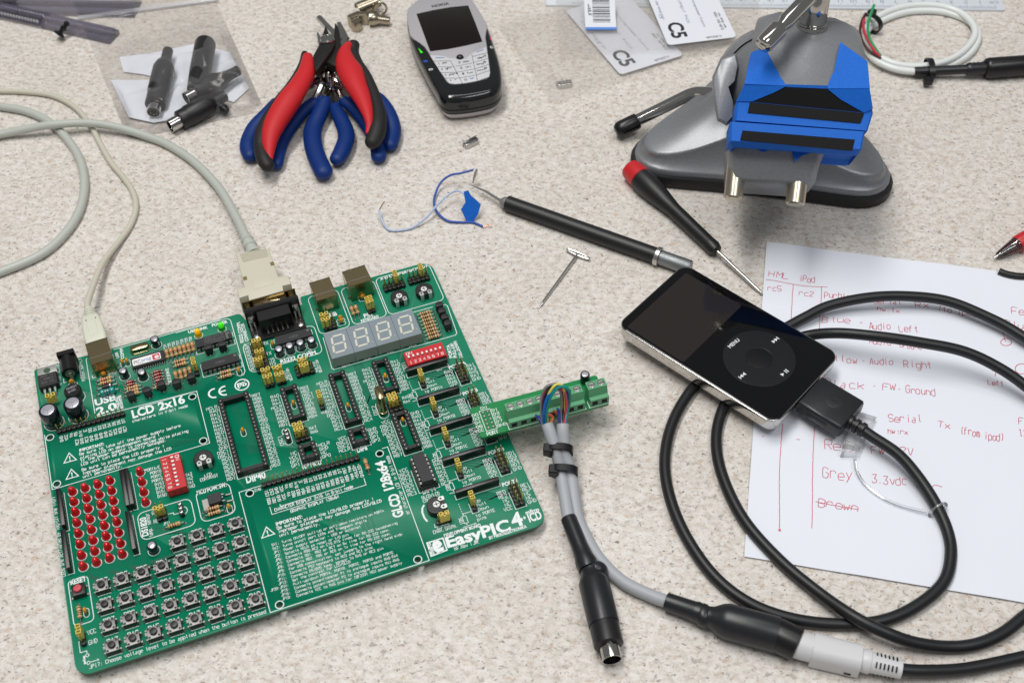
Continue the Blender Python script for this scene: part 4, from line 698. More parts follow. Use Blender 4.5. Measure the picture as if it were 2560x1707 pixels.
for k in range(4): x = c1.x + 3 + k * 9.4; trc.ribbon([(x - 1, c2.y - 6 - k), (x + 9, c2.y - 15 + k * 2), (x + 22, c2.y - 14 + k * 2)], 2.2, .028)
for k in range(8):
    x = bb(B5(1280, 1250)).x + k * .62; trc.ribbon([(x, 92), (x, 66), (x + 3 + k, 61), (x + 16, 60 - k)], .22, .03)
for r in range(4):
    for k in range(7):
        u = r / 3; t = (k + .5) / 7; x = (a.x * (1 - t) + b_.x * t) if False else 0
for r in range(4):
    y0 = lerp(bb(B6(518, 545), 5).y, bb(B6(630, 1190), 5).y, r / 3); xa, xb = bb(B6(518, 545), 5).x, bb(B6(2005, 85), 5).x
    for k in range(7):
        x = lerp(xa, xb, (k + .5) / 7)
        for j in (-1, 0, 1): trc.ribbon([(x - 3, y0 - 1 + j * .6), (x + 3, y0 - 1 + j * .6)], .22, .03)
for x0, y0, x1, y1 in ((49, 142, 49, 122), (51, 142, 51, 120), (62, 142, 62, 118), (64, 142, 64, 117), (38, 130, 38, 112), (40, 130, 40, 110)): trc.ribbon([(x0, y0), (x0, y1), (x0 + 3, y1 - 4), (x0 + 12, y1 - 5)], .24, .03)
trc.build('copper_trace', m_trace, board)['kind'] = 'stuff'
# =================================================================== the other things on the counter
m_grey = mat('grey cable jacket', (184, 188, 180), 0.38, spec=.45); m_beige = mat('beige cable jacket', (200, 196, 180), 0.4); m_hood = mat('beige moulding', (203, 199, 180), 0.5, bump=(1500, .06)); m_usb = mat('ivory moulding', (212, 212, 196), 0.42)
m_film = film('clear bag film', (226, 223, 224), .07, .0, .09, (45, .10), .5); m_film2 = film('thin bag film', (208, 202, 198), .16, .01, .25, (40, .2)); m_tube = film('tinted tube plastic', (160, 150, 180), .10, .0, .12, None, .6)
m_card = mat('white card', (225, 227, 235), 0.6); m_rub = mat('black rubber', (26, 26, 27), 0.55, bump=(1800, .12)); m_shrink = mat('heat shrink', (30, 31, 35), 0.36, spec=.5, bump=(300, .1))
m_bgrip = mat('blue dipped grip', (0, 44, 112), 0.5, spec=.35, bump=(2200, .12)); m_rgrip = mat('red grip', (198, 34, 40), 0.55, spec=.35, bump=(3000, .15)); m_kgrip = mat('black grip', (34, 33, 33), 0.55, spec=.35, bump=(3000, .15)); m_kst = mat('blackened steel', (40, 38, 37), 0.45, .5); m_chrome = mat('polished steel', (190, 188, 184), 0.1, 1.0)
def PP(f, pts): return [P(f(x, y), z) for x, y, z in pts]
def tubep(mb, f, pts, r, n=12, m=0, k=8, caps=True):
    return mb.tube([Vector(p) for p in cr([tuple(q) for q in PP(f, pts)], k)], r, n, m, caps)
def axisT(a, b):           # matrix that puts local z along a->b with origin a
    d = (Vector(b) - Vector(a)); z = d.normalized(); x = Vector((0, 0, 1)).cross(z); x = x.normalized() if x.length > 1e-5 else Vector((1, 0, 0)); y = z.cross(x)
    return Matrix(((x.x, y.x, z.x, a[0]), (x.y, y.y, z.y, a[1]), (x.z, y.z, z.z, a[2]), (0, 0, 0, 1))), d.length
TB = Matrix.Translation(BO) @ Matrix.Rotation(BANG, 4, 'Z')           # board frame -> room
# ---- serial cable -------------------------------------------------------
o = TB @ Vector((DB[0], DB[1], 0)); t = thing('serial_cable', 'thick pale grey cable with a wide beige plug on the black board socket', 'cable', (o.x, o.y, 0))
TP = Matrix.Translation((o.x, o.y, HB)) @ Matrix.Rotation(BANG, 4, 'Z')
def lp(f, x, y, z): v = bb(f(x, y), z); return (v.x - DB[0], v.y - DB[1])
hood = [lp(D6, *p, 12.6) for p in ((60, 88), (625, 0), (790, 485), (955, 458), (1008, 608), (862, 640), (880, 722), (285, 893), (272, 800), (120, 850), (84, 690), (208, 658))][::-1]
b = MB(); b.prism(hood, -1.0, 12.6, .8, 0, TP, .5); q = [lp(D6, *p, 12.7) for p in ((330, 545), (660, 450), (710, 612), (378, 700))]; b.prism(q[::-1], 12.5, 12.75, .1, 0, TP)
for i in range(9):
    a0, a1 = lp(D6, 135 + i * 6, 110 + i * 16, 12.7), lp(D6, 580 + i * 5, -8 + i * 18, 12.7); d = Vector(a1) - Vector(a0); n = Vector((-d.y, d.x)).normalized() * .22; b.add([(a0[0] - n.x, a0[1] - n.y, 12.72), (a1[0] - n.x, a1[1] - n.y, 12.72), (a1[0] + n.x, a1[1] + n.y, 12.72), (a0[0] + n.x, a0[1] + n.y, 12.72), (a0[0], a0[1], 12.95), (a1[0], a1[1], 12.95)], [(0, 1, 5, 4), (4, 5, 2, 3)], 0, TP)
for p in ((222, 515), (685, 265)): x, y = lp(D6, *p, 12.7); b.box(x - 1.1, x + 1.1, y - 1.5, y + 1.5, 12.58, 12.64, 0, 1, TP)
b.build('plug_hood', [m_hood, mat('hood slot', (120, 108, 60), .7)], t)
b = MB(); b.box(-15.2, 15.2, 4.6, 5.4, .3, 12.3, .1, 0, TP); b.prism(rrect(-9.4, 9.4, .1, 7, .3, 2), 2, 10.6, .6, 0, TP)
for i in range(3): b.box(-4.6 + i * 4.2 - .8, -4.6 + i * 4.2 + .8, 2.2, 3.3, 10.6, 11.0, .2, 0, TP)
for s_ in (-1, 1): b.lathe([(2.4, 0), (2.4, 4.4), (1.2, 4.6)], 6, 0, TP @ Matrix.Translation((s_ * 12.5, .2, 6.3)) @ Matrix.Rotation(-PI / 2, 4, 'X'))
b.build('plug_shell', m_nick, t)
b = MB(); tubep(b, OV, [(581, 572, 13), (566, 548, 12), (548, 510, 9), (505, 435, 5), (450, 376, 3.2), (395, 338, 3), (350, 318, 3.2), (270, 293, 6), (200, 283, 7.6), (120, 287, 8), (60, 297, 6), (0, 309, 4), (-120, 330, 3), (-300, 300, 3), (-330, 250, 3), (-200, 226, 3), (-80, 232, 3), (0, 245, 2.8), (60, 256, 2.8), (112, 280, 2.6), (152, 317, 2.6), (184, 368, 2.8), (194, 428, 2.8), (180, 490, 2.8), (142, 545, 2.8), (88, 588, 2.8), (0, 625, 2.8), (-90, 655, 2.8)], 2.75, 14)
b.build('cable_jacket', m_grey, t); b = MB(); a0, a1 = P(OV(585, 585), 13.2), P(OV(566, 548), 12); T, L_ = axisT(a0, a1)
b.lathe([(4.4, 0), (4.4, L_ * .25), (3.3, L_ * .3), (3.3, L_ * .42), (4.2, L_ * .46), (4.1, L_ * .66), (3.1, L_ * .7), (3.1, L_ * .8), (3.9, L_ * .84), (3.6, L_)], 18, 0, T); b.build('strain_relief', m_grey, t)
# ---- usb cable ------------------------------------------------------------
ox, oy = TB @ Vector((USB[0], USB[1], 0)), 0; t = thing('usb_cable', 'thin beige cable with a slim ivory plug pushed into the square metal socket', 'cable', (ox.x, ox.y, 0))
TU = Matrix.Translation((ox.x, ox.y, HB)) @ Matrix.Rotation(BANG, 4, 'Z') @ Matrix.Rotation(.05, 4, 'Z'); b = MB()
st_ = [(0.6, 5.7, 4.9), (3.5, 6.0, 5.4), (13, 5.7, 5.2), (20, 4.9, 4.6), (22.5, 4.4, 4.0), (23.2, 3.6, 3.4)]
b.loft([[(TU @ Vector((x, yy, 5.6 + z))) for x, z in rrect(-w_, w_, -h_, h_, 1.6, 4)] for yy, w_, h_ in st_][::-1], 0); b.loft([[(TU @ Vector((x, yy, 10.9))) for x, yy in ((-2.6, 4.5), (2.6, 4.5), (2.4, 15), (-2.4, 15))], [(TU @ Vector((x, yy, 11.1))) for x, yy in ((-2.4, 4.7), (2.4, 4.7), (2.2, 14.8), (-2.2, 14.8))]], 0)
for s_ in (-1, 1): b.lathe([(.35, 10.7), (.35, 10.78)], 8, 1, TU @ Matrix.Translation((s_ * 2.6 + .2, 17.5, 0)))
b.build('plug_housing', [m_usb, m_dark], t); b = MB(); b.box(-4.6, 4.6, -5, .8, 2.0, 9.2, .2, 0, TU); b.build('plug_tip', m_tin, t)
b = MB(); T = TU @ Matrix.Translation((0, 23, 5.6)) @ Matrix.Rotation(-PI / 2, 4, 'X'); b.lathe([(3.4, 0), (3.4, .8), (2.5, 1.0), (2.5, 1.6), (3.2, 1.8), (3.2, 2.8), (2.4, 3.0), (2.4, 3.6), (3.0, 3.8), (3.0, 4.8), (2.2, 5), (2.2, 5.6), (2.7, 5.8), (2.6, 7.2), (1.9, 7.6)], 18, 0, T); b.build('strain_relief', m_usb, t)
e = TU @ Vector((0, 29, 5.6)); e2 = TU @ Vector((.3, 36, 5.4)); b = MB()
pts = [tuple(e), tuple(e2)] + [tuple(p) for p in PP(OV, [(222, 635, 9), (240, 598, 6), (272, 556, 3), (298, 520, 2), (312, 480, 2), (306, 443, 2), (285, 410, 2), (255, 374, 2), (230, 330, 2), (206, 286, 2.4), (172, 247, 2.2), (122, 221, 2), (60, 212, 2), (0, 210, 2), (-100, 212, 2), (-220, 225, 2)])]
b.tube(cr(pts, 8), 1.85, 12, 0); b.build('cable_jacket', m_beige, t)
# ---- plastic tubes and stopper ------------------------------------------------
def chip_tube(a, b_, w_, h_, label, notch=True):
    a, b_ = Vector(a), Vector(b_); t = thing('plastic_tube', label, 'plastic tube', (b_.x, b_.y, 0)); T, L_ = axisT(a, b_); s = MB()
    prof = [(-w_ / 2, -h_ / 2), (w_ / 2, -h_ / 2), (w_ / 2, 0), (w_ * .28, h_ * .05), (w_ * .25, h_ / 2), (-w_ * .25, h_ / 2), (-w_ * .28, h_ * .05), (-w_ / 2, 0)]
    e_ = [(x * .9, y * .85) for x, y in prof]
    for pr in (prof, e_): s.loft([[(x, y, z) for x, y in pr] for z in (0, L_)], 0, False, False, T=T)
    s.build('tube_wall', m_tube, t); return t, T, L_
a0, a1 = P(G3(-900, -20), 4.2), P(G3(2230, 690), 4.2)
t, T, L_ = chip_tube(a0, a1, 13.5, 7.6, 'clear violet chip tube with a black stopper through it, nearer of two'); s = MB()
for k in range(5): s.box(-2.6, 2.6, -2.0, .8, L_ - 62 - k * 21 - 19, L_ - 62 - k * 21, .2, 0, T)
for k in range(34):
    for sg in (-1, 1): s.box(sg * 3.4 - .8, sg * 3.4 + .8, -1.5, .4, L_ - 63 - k * 2.54 - .45, L_ - 63 - k * 2.54 + .45, 0, 1, T)
tag(s.build('chip_row', [m_ic, m_white], None, Vector(T @ Vector((0, 0, L_ - 62)))), 'row of black chips with pale legs inside the nearer tube', 'chip')
a0, a1 = P(G3(-700, 10), 5), P(F1(1150, 40), 5)
t, T, L_ = chip_tube(a0, a1, 21, 9, 'clear violet chip tube lying behind, along the top edge'); s = MB(); s.box(-5, 5, -2.5, 2.5, L_ - 185, L_ - 93, .3, 0, T); tag(s.build('chip_row', m_ic, None, Vector(T @ Vector((0, 0, L_ - 93)))), 'dark chip inside the tube at the top edge', 'chip')
a0, a1 = P(G3(1165, 672), 5.0), P(G3(1318, 452), 10.5); T, L_ = axisT(a0, a1); s = MB(); s.lathe([(2.8, -1.2), (4.1, -.9), (4.3, 0), (3.2, .8), (1.7, 1.5), (1.6, L_ * .35), (2.3, L_ * .45), (2.3, L_ * .6), (1.4, L_ * .66), (1.4, L_ * .78), (2.1, L_ * .84), (2.2, L_ * .95), (1, L_ + 1)], 16, 0, T); tag(s.build('stopper', m_blk2, None, a0), 'small black rubber stopper pin poking out of the chip tube', 'stopper')
# ---- resealable bag with plugs -----------------------------------------------------
c00, c10, c11, c01 = P(F1(1075, 1172), .6), P(F1(2222, 930), .6), P(F1(1800, -20), .8), P(F1(612, 10), .8)
plugs_c = [(P(F1(1390, 640), 9), 16), (P(F1(1700, 560), 9), 18), (P(F1(1640, 900), 9), 19), (P(F1(1880, 700), 9), 17), (P(F1(1320, 900), 8), 15), (P(F1(1450, 1040), 8), 16), (P(F1(1560, 960), 9), 19), (P(F1(1400, 480), 9), 14), (P(F1(1720, 420), 9), 18), (P(F1(1960, 620), 9), 15)]
NU, NV = 110, 110; rnd = random.Random(5); vs = []
from mathutils import noise as mn
CR_ = [[P(F1(*p), 12).xy for p in q] for q in (((1470, 680), (1530, 850), (1700, 920), (1790, 1020)), ((1470, 680), (1620, 705), (2060, 945), (2200, 930)), ((1080, 1170), (1200, 1070), (1400, 1000), (1590, 1045)), ((1790, 1020), (1900, 1045), (1775, 1085)))]; CREASE = [(q[k], q[k + 1]) for q in CR_ for k in range(len(q) - 1)]
def bagz(x, y, u, v):
    z = 0
    for c, h in plugs_c: d2 = ((x - c.x) ** 2 + (y - c.y) ** 2) / (23.0 ** 2); z = max(z, h * math.exp(-d2 * .7))
    for (ax_, ay_), (bx_, by_) in CREASE:
        ex, ey = bx_ - ax_, by_ - ay_; tt = max(0, min(1, ((x - ax_) * ex + (y - ay_) * ey) / (ex * ex + ey * ey))); dd = math.hypot(x - ax_ - ex * tt, y - ay_ - ey * tt); z += 2.6 * math.exp(-dd / 2.2)
    ed = min(1, min(u, 1 - u) * 12) * min(1, min(v * 14, (1 - v) * 10)); n = (1 - abs(mn.noise(Vector((x * .035, y * .035, 1)))) * 2.2) * 3.2 + mn.noise(Vector((x * .09, y * .09, 4))) * .7
    return 1.0 + (z + n * (.35 + .65 * min(1, z / 8))) * ed + (1.5 * max(0, mn.noise(Vector((x * .12, y * .12, 9)))) if v < .12 else 0)
top_, bot_ = [], []
for j in range(NV + 1):
    for i in range(NU + 1):
        u, v = i / NU, j / NV; p = (c00 * (1 - u) + c10 * u) * (1 - v) + (c01 * (1 - u) + c11 * u) * v; top_.append((p.x, p.y, bagz(p.x, p.y, u, v))); bot_.append((p.x, p.y, .35))
fs = [(j * (NU + 1) + i, j * (NU + 1) + i + 1, (j + 1) * (NU + 1) + i + 1, (j + 1) * (NU + 1) + i) for j in range(NV) for i in range(NU)]
t = thing('plastic_bag', 'clear resealable plastic bag holding black round plugs', 'plastic bag', tuple(c00)); s = MB(); s.add(top_, fs); s.build('bag_film', m_film, t, sharp=80); s = MB(); s.add(bot_, fs); s.build('bag_film', m_film2, t)
s = MB(); za, zb = P(F1(650, 158), 2), P(F1(1830, 0), 2); s.tube([za, zb], .9, 8, 0); d_ = Vector((0, 2.2, 0)); s.tube([za + d_, zb + d_], .7, 8, 0); s.build('zip_strip', film('zip strip', (225, 225, 230), .4, .08, .2), t)
for ps, z, lb in (((( 1000, 480), (1250, 452), (1620, 372), (1925, 437), (2092, 742), (1960, 860), (1500, 700), (1200, 625), (1040, 605)), 1.2, 'curved white card in the bag behind the black plugs'), (((930, 672), (1300, 672), (1690, 690), (1720, 960), (1290, 1030), (1080, 985)), 2.0, 'white card in the bag under the black plugs, lower one')):
    s = MB(); pts = [P(F1(*p), z) for p in ps][::-1]; s.prism([(p.x, p.y) for p in pts], z - .3, z, 0); tag(s.build('card', m_card, None, pts[0]), lb, 'card')
def din(f, tip, end, body, met, label, z0, z1, cap=True, rib=False):       # moulded round plug: thin sleeve, fat body, metal nose
    a, b_ = P(f(*tip), z0), P(f(*end), z1); T, L_ = axisT(a, b_); t = thing('din_plug', label, 'plug', (b_.x, b_.y, 0), group='black plugs in the bag'); s = MB()
    if rib: s.lathe([(3.0, 0), (3.6, .6), (3.6, 2), (3.0, 2.2), (3.0, 3), (3.6, 3.2), (3.6, 4.6), (3.0, 4.8), (3.0, 5.6), (3.7, 5.8), (3.7, 8), (body * .8, L_ * .35), (body, L_ * .42), (body, L_ - 8), (body * .9, L_ - 7.5)], 22, 0, T)
    else: s.lathe([(2.2, 0), (3.5, .8), (3.7, 2), (3.7, L_ * .2), (body * .8, L_ * .24), (body, L_ * .32), (body, L_ * .68), (body * .93, L_ * .7), (body * .93, L_ - 8), (body * .85, L_ - 7.5)], 22, 0, T)
    s.build('plug_body', m_blk, t); s = MB(); s.lathe([(met, L_ - 8), (met, L_), (met - .5, L_), (met - .5, L_ - 5)], 22, 0, T, c1=False); s.lathe([(met - .5, L_ - 4.9), (met - .6, L_ - 4.8)], 18, 1, T)
    for k in range(7): s.lathe([(.45, L_ - 5), (.35, L_ - .6)], 6, 0, T @ Matrix.Translation(((met - 2) * math.cos(k * .9), (met - 2) * math.sin(k * .9), 0)))
    s.build('plug_nose', [m_chrome, m_dark], t)
din(F1, (1412, 420), (1288, 945), 7.4, 4.5, 'black round plug in the bag, leftmost, pins facing the viewer', 8, 7.5); din(F1, (1900, 800), (1425, 1062), 7.2, 4.5, 'black round plug in the bag lying lowest, metal nose at the bottom seam', 8, 6); din(F1, (2005, 590), (1560, 830), 6.6, 4.2, 'black round plug in the bag with a ridged sleeve at the far right', 9, 10, rib=True)
a, b_ = P(F1(1725, 360), 11), P(F1(1655, 760), 11); T, L_ = axisT(a, b_); s = MB(); s.lathe([(4.5, -1), (6.6, .2), (7.3, 2), (7.4, L_ * .6), (6.8, L_)], 24, 0, T); tag(s.build('din_plug', m_blk, None, a), 'thick black round plug sleeve standing tallest in the bag', 'plug', 'black plugs in the bag')
a, b_ = P(F1(1800, 860), 6), P(F1(1900, 930), 5); T, L_ = axisT(a, b_); s = MB(); s.lathe([(2.6, 0), (3.4, .4)] + [(3.4 if k % 2 else 2.8, .6 + k * L_ / 9) for k in range(9)] + [(2.2, L_ + .6)], 14, 0, T); tag(s.build('cable_sleeve', m_blk2, None, a), 'small ribbed black sleeve at the lower right of the bag', 'cable sleeve')
# ---- pliers -----------------------------------------------------------------------------
def grip(mb, f, pts, r, m=0, flat=.8, n=16, k=6):
    w_ = PP(f, pts); w_ = cr([tuple(p) + (rr,) for p, rr in zip(w_, r)], k); P_ = [Vector(q[:3]) for q in w_]; R_ = [q[3] for q in w_]
    d0 = (P_[0] - P_[1]).normalized(); d1 = (P_[-1] - P_[-2]).normalized()
    A = [(P_[0] + d0 * R_[0] * .8, R_[0] * .25), (P_[0] + d0 * R_[0] * .55, R_[0] * .68), (P_[0] + d0 * R_[0] * .25, R_[0] * .92)]; Z = [(P_[-1] + d1 * R_[-1] * .25, R_[-1] * .92), (P_[-1] + d1 * R_[-1] * .55, R_[-1] * .68), (P_[-1] + d1 * R_[-1] * .8, R_[-1] * .25)]
    return mb.tube([p for p, _ in A] + P_ + [p for p, _ in Z], [q for _, q in A] + R_ + [q for _, q in Z], n, m, flat=flat)
def bluepliers(label, LH_, RH_, rl, rr, jaws, piv):
    c = P(F2(*piv), 0); t = thing('pliers', label, 'pliers', (c.x, c.y, 0), group='blue handled pliers in the heap')
    for h_, r_ in ((LH_, rl), (RH_, rr)): s = MB(); grip(s, F2, h_, r_); s.build('handle_grip', m_bgrip, t)
    for j_ in jaws: s = MB(); tubep(s, F2, j_[0], j_[1], 8, 0, 1); s.build('jaw', j_[2] if len(j_) > 2 else m_chrome, t)
    return t
bluepliers('blue handled pliers with two bowed grips at the front middle of the heap', [(845, 850, 9), (800, 960, 7.5), (750, 1080, 6), (745, 1190, 6), (775, 1310, 6), (838, 1450, 6)], [(920, 880, 7), (965, 970, 6.5), (1015, 1080, 6), (1025, 1170, 6), (990, 1270, 6), (948, 1340, 6)], [5.2, 5.6, 6, 6, 6, 6], [3.6, 5, 5.4, 5.6, 5.6, 5],
           [([(840, 850, 10), (875, 760, 12), (905, 680, 12), (895, 600, 12)], [2.6, 2.6, 3, 4.5]), ([(915, 880, 8), (890, 780, 10), (880, 690, 11), (890, 600, 12)], [2.4, 2.6, 3, 4.5], m_kst), ([(895, 610, 12), (860, 480, 12), (815, 380, 12), (786, 280, 12)], [4, 3.6, 2.4, .7]), ([(895, 610, 12), (855, 480, 12), (820, 390, 12), (797, 300, 12)], [4, 3.4, 2.2, .7])], (890, 640))
bluepliers('blue handled pliers whose left grip shows just inside the red one', [(755, 860, 10), (660, 940, 9), (575, 1040, 7.5), (500, 1160, 6), (458, 1270, 5.5), (438, 1380, 5)], [(1010, 850, 9), (1090, 910, 8), (1170, 1000, 7), (1240, 1110, 6), (1285, 1220, 5.5), (1300, 1320, 5)], [4.4, 4.8, 5, 5, 5, 4.6], [4.2, 4.6, 5, 5, 5, 5],
           [([(745, 870, 10), (800, 760, 13), (830, 690, 14), (860, 600, 14)], [2.2, 2.4, 3, 4.2]), ([(1000, 840, 10), (950, 760, 13), (930, 690, 14), (900, 600, 14)], [2.2, 2.4, 3, 4.2]), ([(880, 610, 14), (910, 430, 14), (930, 300, 14), (870, 235, 13), (798, 155, 12)], [4.5, 4, 3, 2.6, 2.4])], (875, 640))
bluepliers('blue handled pliers with the widest spread grips, outermost left and right', [(440, 870, 11), (350, 970, 9), (265, 1060, 7.5), (215, 1160, 6), (200, 1240, 5.5), (222, 1310, 5)], [(1090, 830, 11), (1250, 810, 12), (1350, 900, 10), (1405, 1020, 8), (1418, 1120, 6), (1395, 1220, 5.5)], [4.6, 5, 5.2, 5.4, 5.4, 5], [4.4, 4.8, 5, 5.4, 5.4, 5],
           [([(440, 870, 11), (640, 760, 15), (780, 680, 16), (850, 600, 16)], [2.4, 2.6, 3, 4]), ([(1010, 740, 13), (950, 690, 16), (900, 600, 16)], [2.8, 3, 4]), ([(890, 600, 16), (960, 470, 16), (1010, 330, 16), (965, 205, 15)], [4.5, 4.2, 3.6, 2.0])], (895, 640))
c = P(F2(868, 335), 0); t = thing('cutting_pliers', 'red and black handled side cutters with black jaws, lying on top of the heap', 'pliers', (c.x, c.y, 0))
Lr = [(702, 475, 25), (704, 540, 25), (690, 620, 25), (625, 732, 25), (565, 820, 24), (495, 925, 22), (425, 1045, 20), (388, 1150, 18), (378, 1250, 16), (382, 1330, 14)]
s = MB(); grip(s, F2, Lr, [3.4, 5.0, 6.2, 6.9, 7.9, 8.0, 7.2, 5.8, 4.0, 2.4], flat=.8); s.build('handle_grip', m_rgrip, t)
s = MB(); grip(s, F2, [(678, 452, 21), (660, 535, 21), (612, 640, 21), (545, 745, 21), (468, 845, 20), (400, 950, 19), (342, 1060, 17), (314, 1160, 16), (316, 1250, 14), (338, 1340, 13), (368, 1395, 12)], [2.4, 2.6, 3.0, 3.4, 3.8, 4.2, 4.6, 4.8, 5, 5, 4.4], flat=.9); s.build('handle_back', m_kgrip, t)
s = MB(); grip(s, F2, [(1048, 375, 25), (1015, 440, 25.5), (1025, 535, 25.5), (1062, 615, 25), (1100, 705, 25), (1150, 805, 24), (1190, 905, 23), (1212, 985, 22), (1220, 1050, 20), (1207, 1115, 18)], [2.6, 4.6, 7.2, 8.6, 7.6, 6.2, 4.6, 3.2, 2.4, 1.6], flat=.8); s.build('handle_grip', m_rgrip, t)
s = MB(); grip(s, F2, [(1085, 380, 22), (1090, 450, 22), (1130, 540, 22), (1190, 635, 22), (1235, 740, 21), (1272, 845, 20), (1294, 950, 19), (1294, 1050, 18), (1275, 1135, 16), (1243, 1200, 15)], [4.4, 3.6, 3.4, 3.6, 4.0, 4.4, 5.0, 5.5, 5.8, 5.0], flat=.9); s.build('handle_back', m_kgrip, t)
for pl, z0, z1 in ((((852, 208), (873, 262), (885, 310), (925, 320), (930, 365), (905, 420), (862, 482), (775, 602), (752, 560), (748, 465), (800, 368), (822, 305)), 25, 30), (((930, 188), (952, 215), (968, 262), (978, 330), (985, 400), (965, 470), (945, 560), (900, 540), (850, 520), (890, 430), (915, 360), (922, 280)), 21, 27)):
    s = MB(); pts = [P(F2(*p), z1) for p in pl][::-1]; s.prism([(p.x, p.y) for p in pts], z0, z1, .7); s.build('jaw', m_kst, t)
c = P(F2(868, 338), 30); s = MB(); s.lathe([(4.6, 29.5), (4.9, 30.6), (4.5, 31.6), (3.4, 31.9), (3.3, 31.7)], 24, 0, Matrix.Translation((c.x, c.y, 0))); s.build('pivot_rivet', m_chrome, t)
s = MB(); tubep(s, F2, [(800, 640, 20), (830, 560, 21), (860, 620, 21), (880, 700, 20)], 1.2, 8, 0); tubep(s, F2, [(985, 690, 20), (930, 620, 21), (900, 660, 21), (905, 740, 20)], 1.2, 8); s.build('return_spring', m_chrome, t)
m_fit = mat('dull nickel fitting', (176, 166, 146), .26, 1.0, bump=(900, .06))
# ---- metal fittings ------------------------------------------------------------------------
pts = [P(G2(*p), 0) for p in ((640, 1000), (1100, 330), (1450, 800))]
s = MB(); a, b_ = P(G2(470, 620), 7.5), P(G2(860, 560), 7.5); T, L_ = axisT(a, b_)
s.prism([(p.x, p.y) for p in [P(G2(*q), 9) for q in ((140, 650), (560, 470), (960, 480), (960, 600), (620, 640), (250, 790))]][::-1], 7.8, 9, .2); s.prism([(p.x, p.y) for p in [P(G2(*q), 9) for q in ((130, 690), (250, 760), (260, 720), (150, 650))]][::-1], .2, 8.8, 0)
a = P(G2(500, 860), 8); s.lathe([(3.6, .2), (3.9, 1), (3.9, 7.6), (3.6, 8)], 18, 0, Matrix.Translation((a.x, a.y, 0))); a = P(G2(800, 640), 8); s.box(a.x - 3.3, a.x + 3.3, a.y - 1.2, a.y + 1.2, .2, 8, .3); tag(s.build('cable_clamp', m_fit, None, pts[0]), 'folded nickel cable clamp, nearest of the small metal fittings', 'metal fitting', 'nickel plug fittings')
a, b_ = P(G2(560, 420), 6), P(G2(1450, 60), 7); T, L_ = axisT(a, b_); s = MB(); half = [(5.0 * math.cos(x), 5.0 * math.sin(x)) for x in [PI * k / 10 for k in range(-1, 12)]]
s.loft([[(x, y, z) for x, y in half] + [(x * .85, y * .85, z) for x, y in half[::-1]] for z in (0, L_)], 0, T=T); cc = P(G2(1520, 420), 6); s.tube([(cc.x + 4.6 * math.cos(x), cc.y + 1.5, 6 + 5 * math.sin(x)) for x in [2 * PI * k / 18 for k in range(19)]], .9, 8, 0, False); tag(s.build('connector_shell', m_fit, None, pts[1]), 'half round nickel connector shell, farthest of the small metal fittings', 'metal fitting', 'nickel plug fittings')
a, b_ = P(G2(1080, 780), 5.5), P(G2(1930, 890), 4); T, L_ = axisT(a, b_); s = MB(); s.lathe([(4.2, 0), (5.0, .2), (5.2, 3), (4.3, L_ * .35), (3.0, L_ * .5), (3.0, L_ - .6), (2.6, L_)], 18, 0, T, c0=False); s.lathe([(4.2, 0), (3.8, 3), (2.4, L_ * .4)], 18, 0, T, c0=False); tag(s.build('connector_shell', m_fit, None, pts[2]), 'funnel shaped nickel strain relief lying at the right of the metal fittings', 'metal fitting', 'nickel plug fittings')
# ---- phone -------------------------------------------------------------------------------------
m_ph = mat('phone black gloss', (16, 20, 23), 0.16, spec=.5, coat=.4); m_phs = mat('phone silver', (196, 192, 196), 0.32, .35); m_key = mat('phone key', (205, 205, 208), 0.35); m_scr = mat('dark screen', (22, 12, 12), 0.06, spec=.5); m_phg = mat('phone side grey', (40, 42, 44), .4)
c = P(C7(900, 800), 0); t = thing('cell_phone', 'silver and black cell phone with a keypad and a dark square screen', 'phone', (c.x, c.y, 0))
face = [(P(C7(*p), 20)) for p in ((208, 90), (198, 200), (202, 310), (236, 490), (310, 670), (400, 850), (505, 1050), (590, 1195), (640, 1280), (700, 1325), (790, 1345), (1000, 1330), (1200, 1297), (1350, 1258), (1435, 1200), (1482, 1110), (1486, 1000), (1470, 880), (1435, 740), (1390, 600), (1335, 440), (1290, 320), (1215, 190), (1130, 60), (1060, -50), (980, -115), (850, -140), (650, -120), (480, -70), (330, 10))][::-1]
fp = [(p.x, p.y) for p in face]; fp = [tuple(q[:2]) for q in cr(fp, 3, True)]
def ringo(d, z): return [(x, y, z) for x, y in inset(fp, d)]
s = MB(); s.loft([ringo(7, .8), ringo(3.4, 1.6), ringo(1.8, 3.6), ringo(.9, 6.5)], 0); s.build('phone_base', m_phs, t); s = MB(); s.loft([ringo(1.6, 6.4), ringo(.2, 8.5), ringo(0, 10), ringo(.5, 10.6)], 0); s.build('phone_band', m_phg, t)
s = MB(); s.loft([ringo(.5, 10.7), ringo(-.2, 11.4), ringo(0, 16), ringo(.7, 18.6), ringo(2.2, 20.2), ringo(4.2, 20.6)], 0); s.build('phone_front', m_ph, t)
plate = [P(C7(*p), 20.8) for p in ((218, 120), (208, 220), (214, 320), (240, 470), (300, 535), (380, 590), (440, 640), (505, 735), (560, 830), (650, 975), (742, 1112), (790, 1140), (860, 1145), (1000, 1130), (1160, 1100), (1290, 1062), (1318, 1030), (1325, 980), (1315, 880), (1296, 740), (1282, 620), (1264, 520), (1272, 440), (1290, 345), (1210, 200), (1130, 70), (1050, -45), (970, -105), (850, -128), (650, -108), (480, -60), (330, 22))][::-1]
pl2 = [(p.x, p.y) for p in plate]; s = MB(); s.prism(pl2, 19.6, 21.2, .6); s.build('phone_faceplate', m_phs, t)
def C7p(x, y, z=21.3): p = P(C7(x, y), z); return (p.x, p.y)
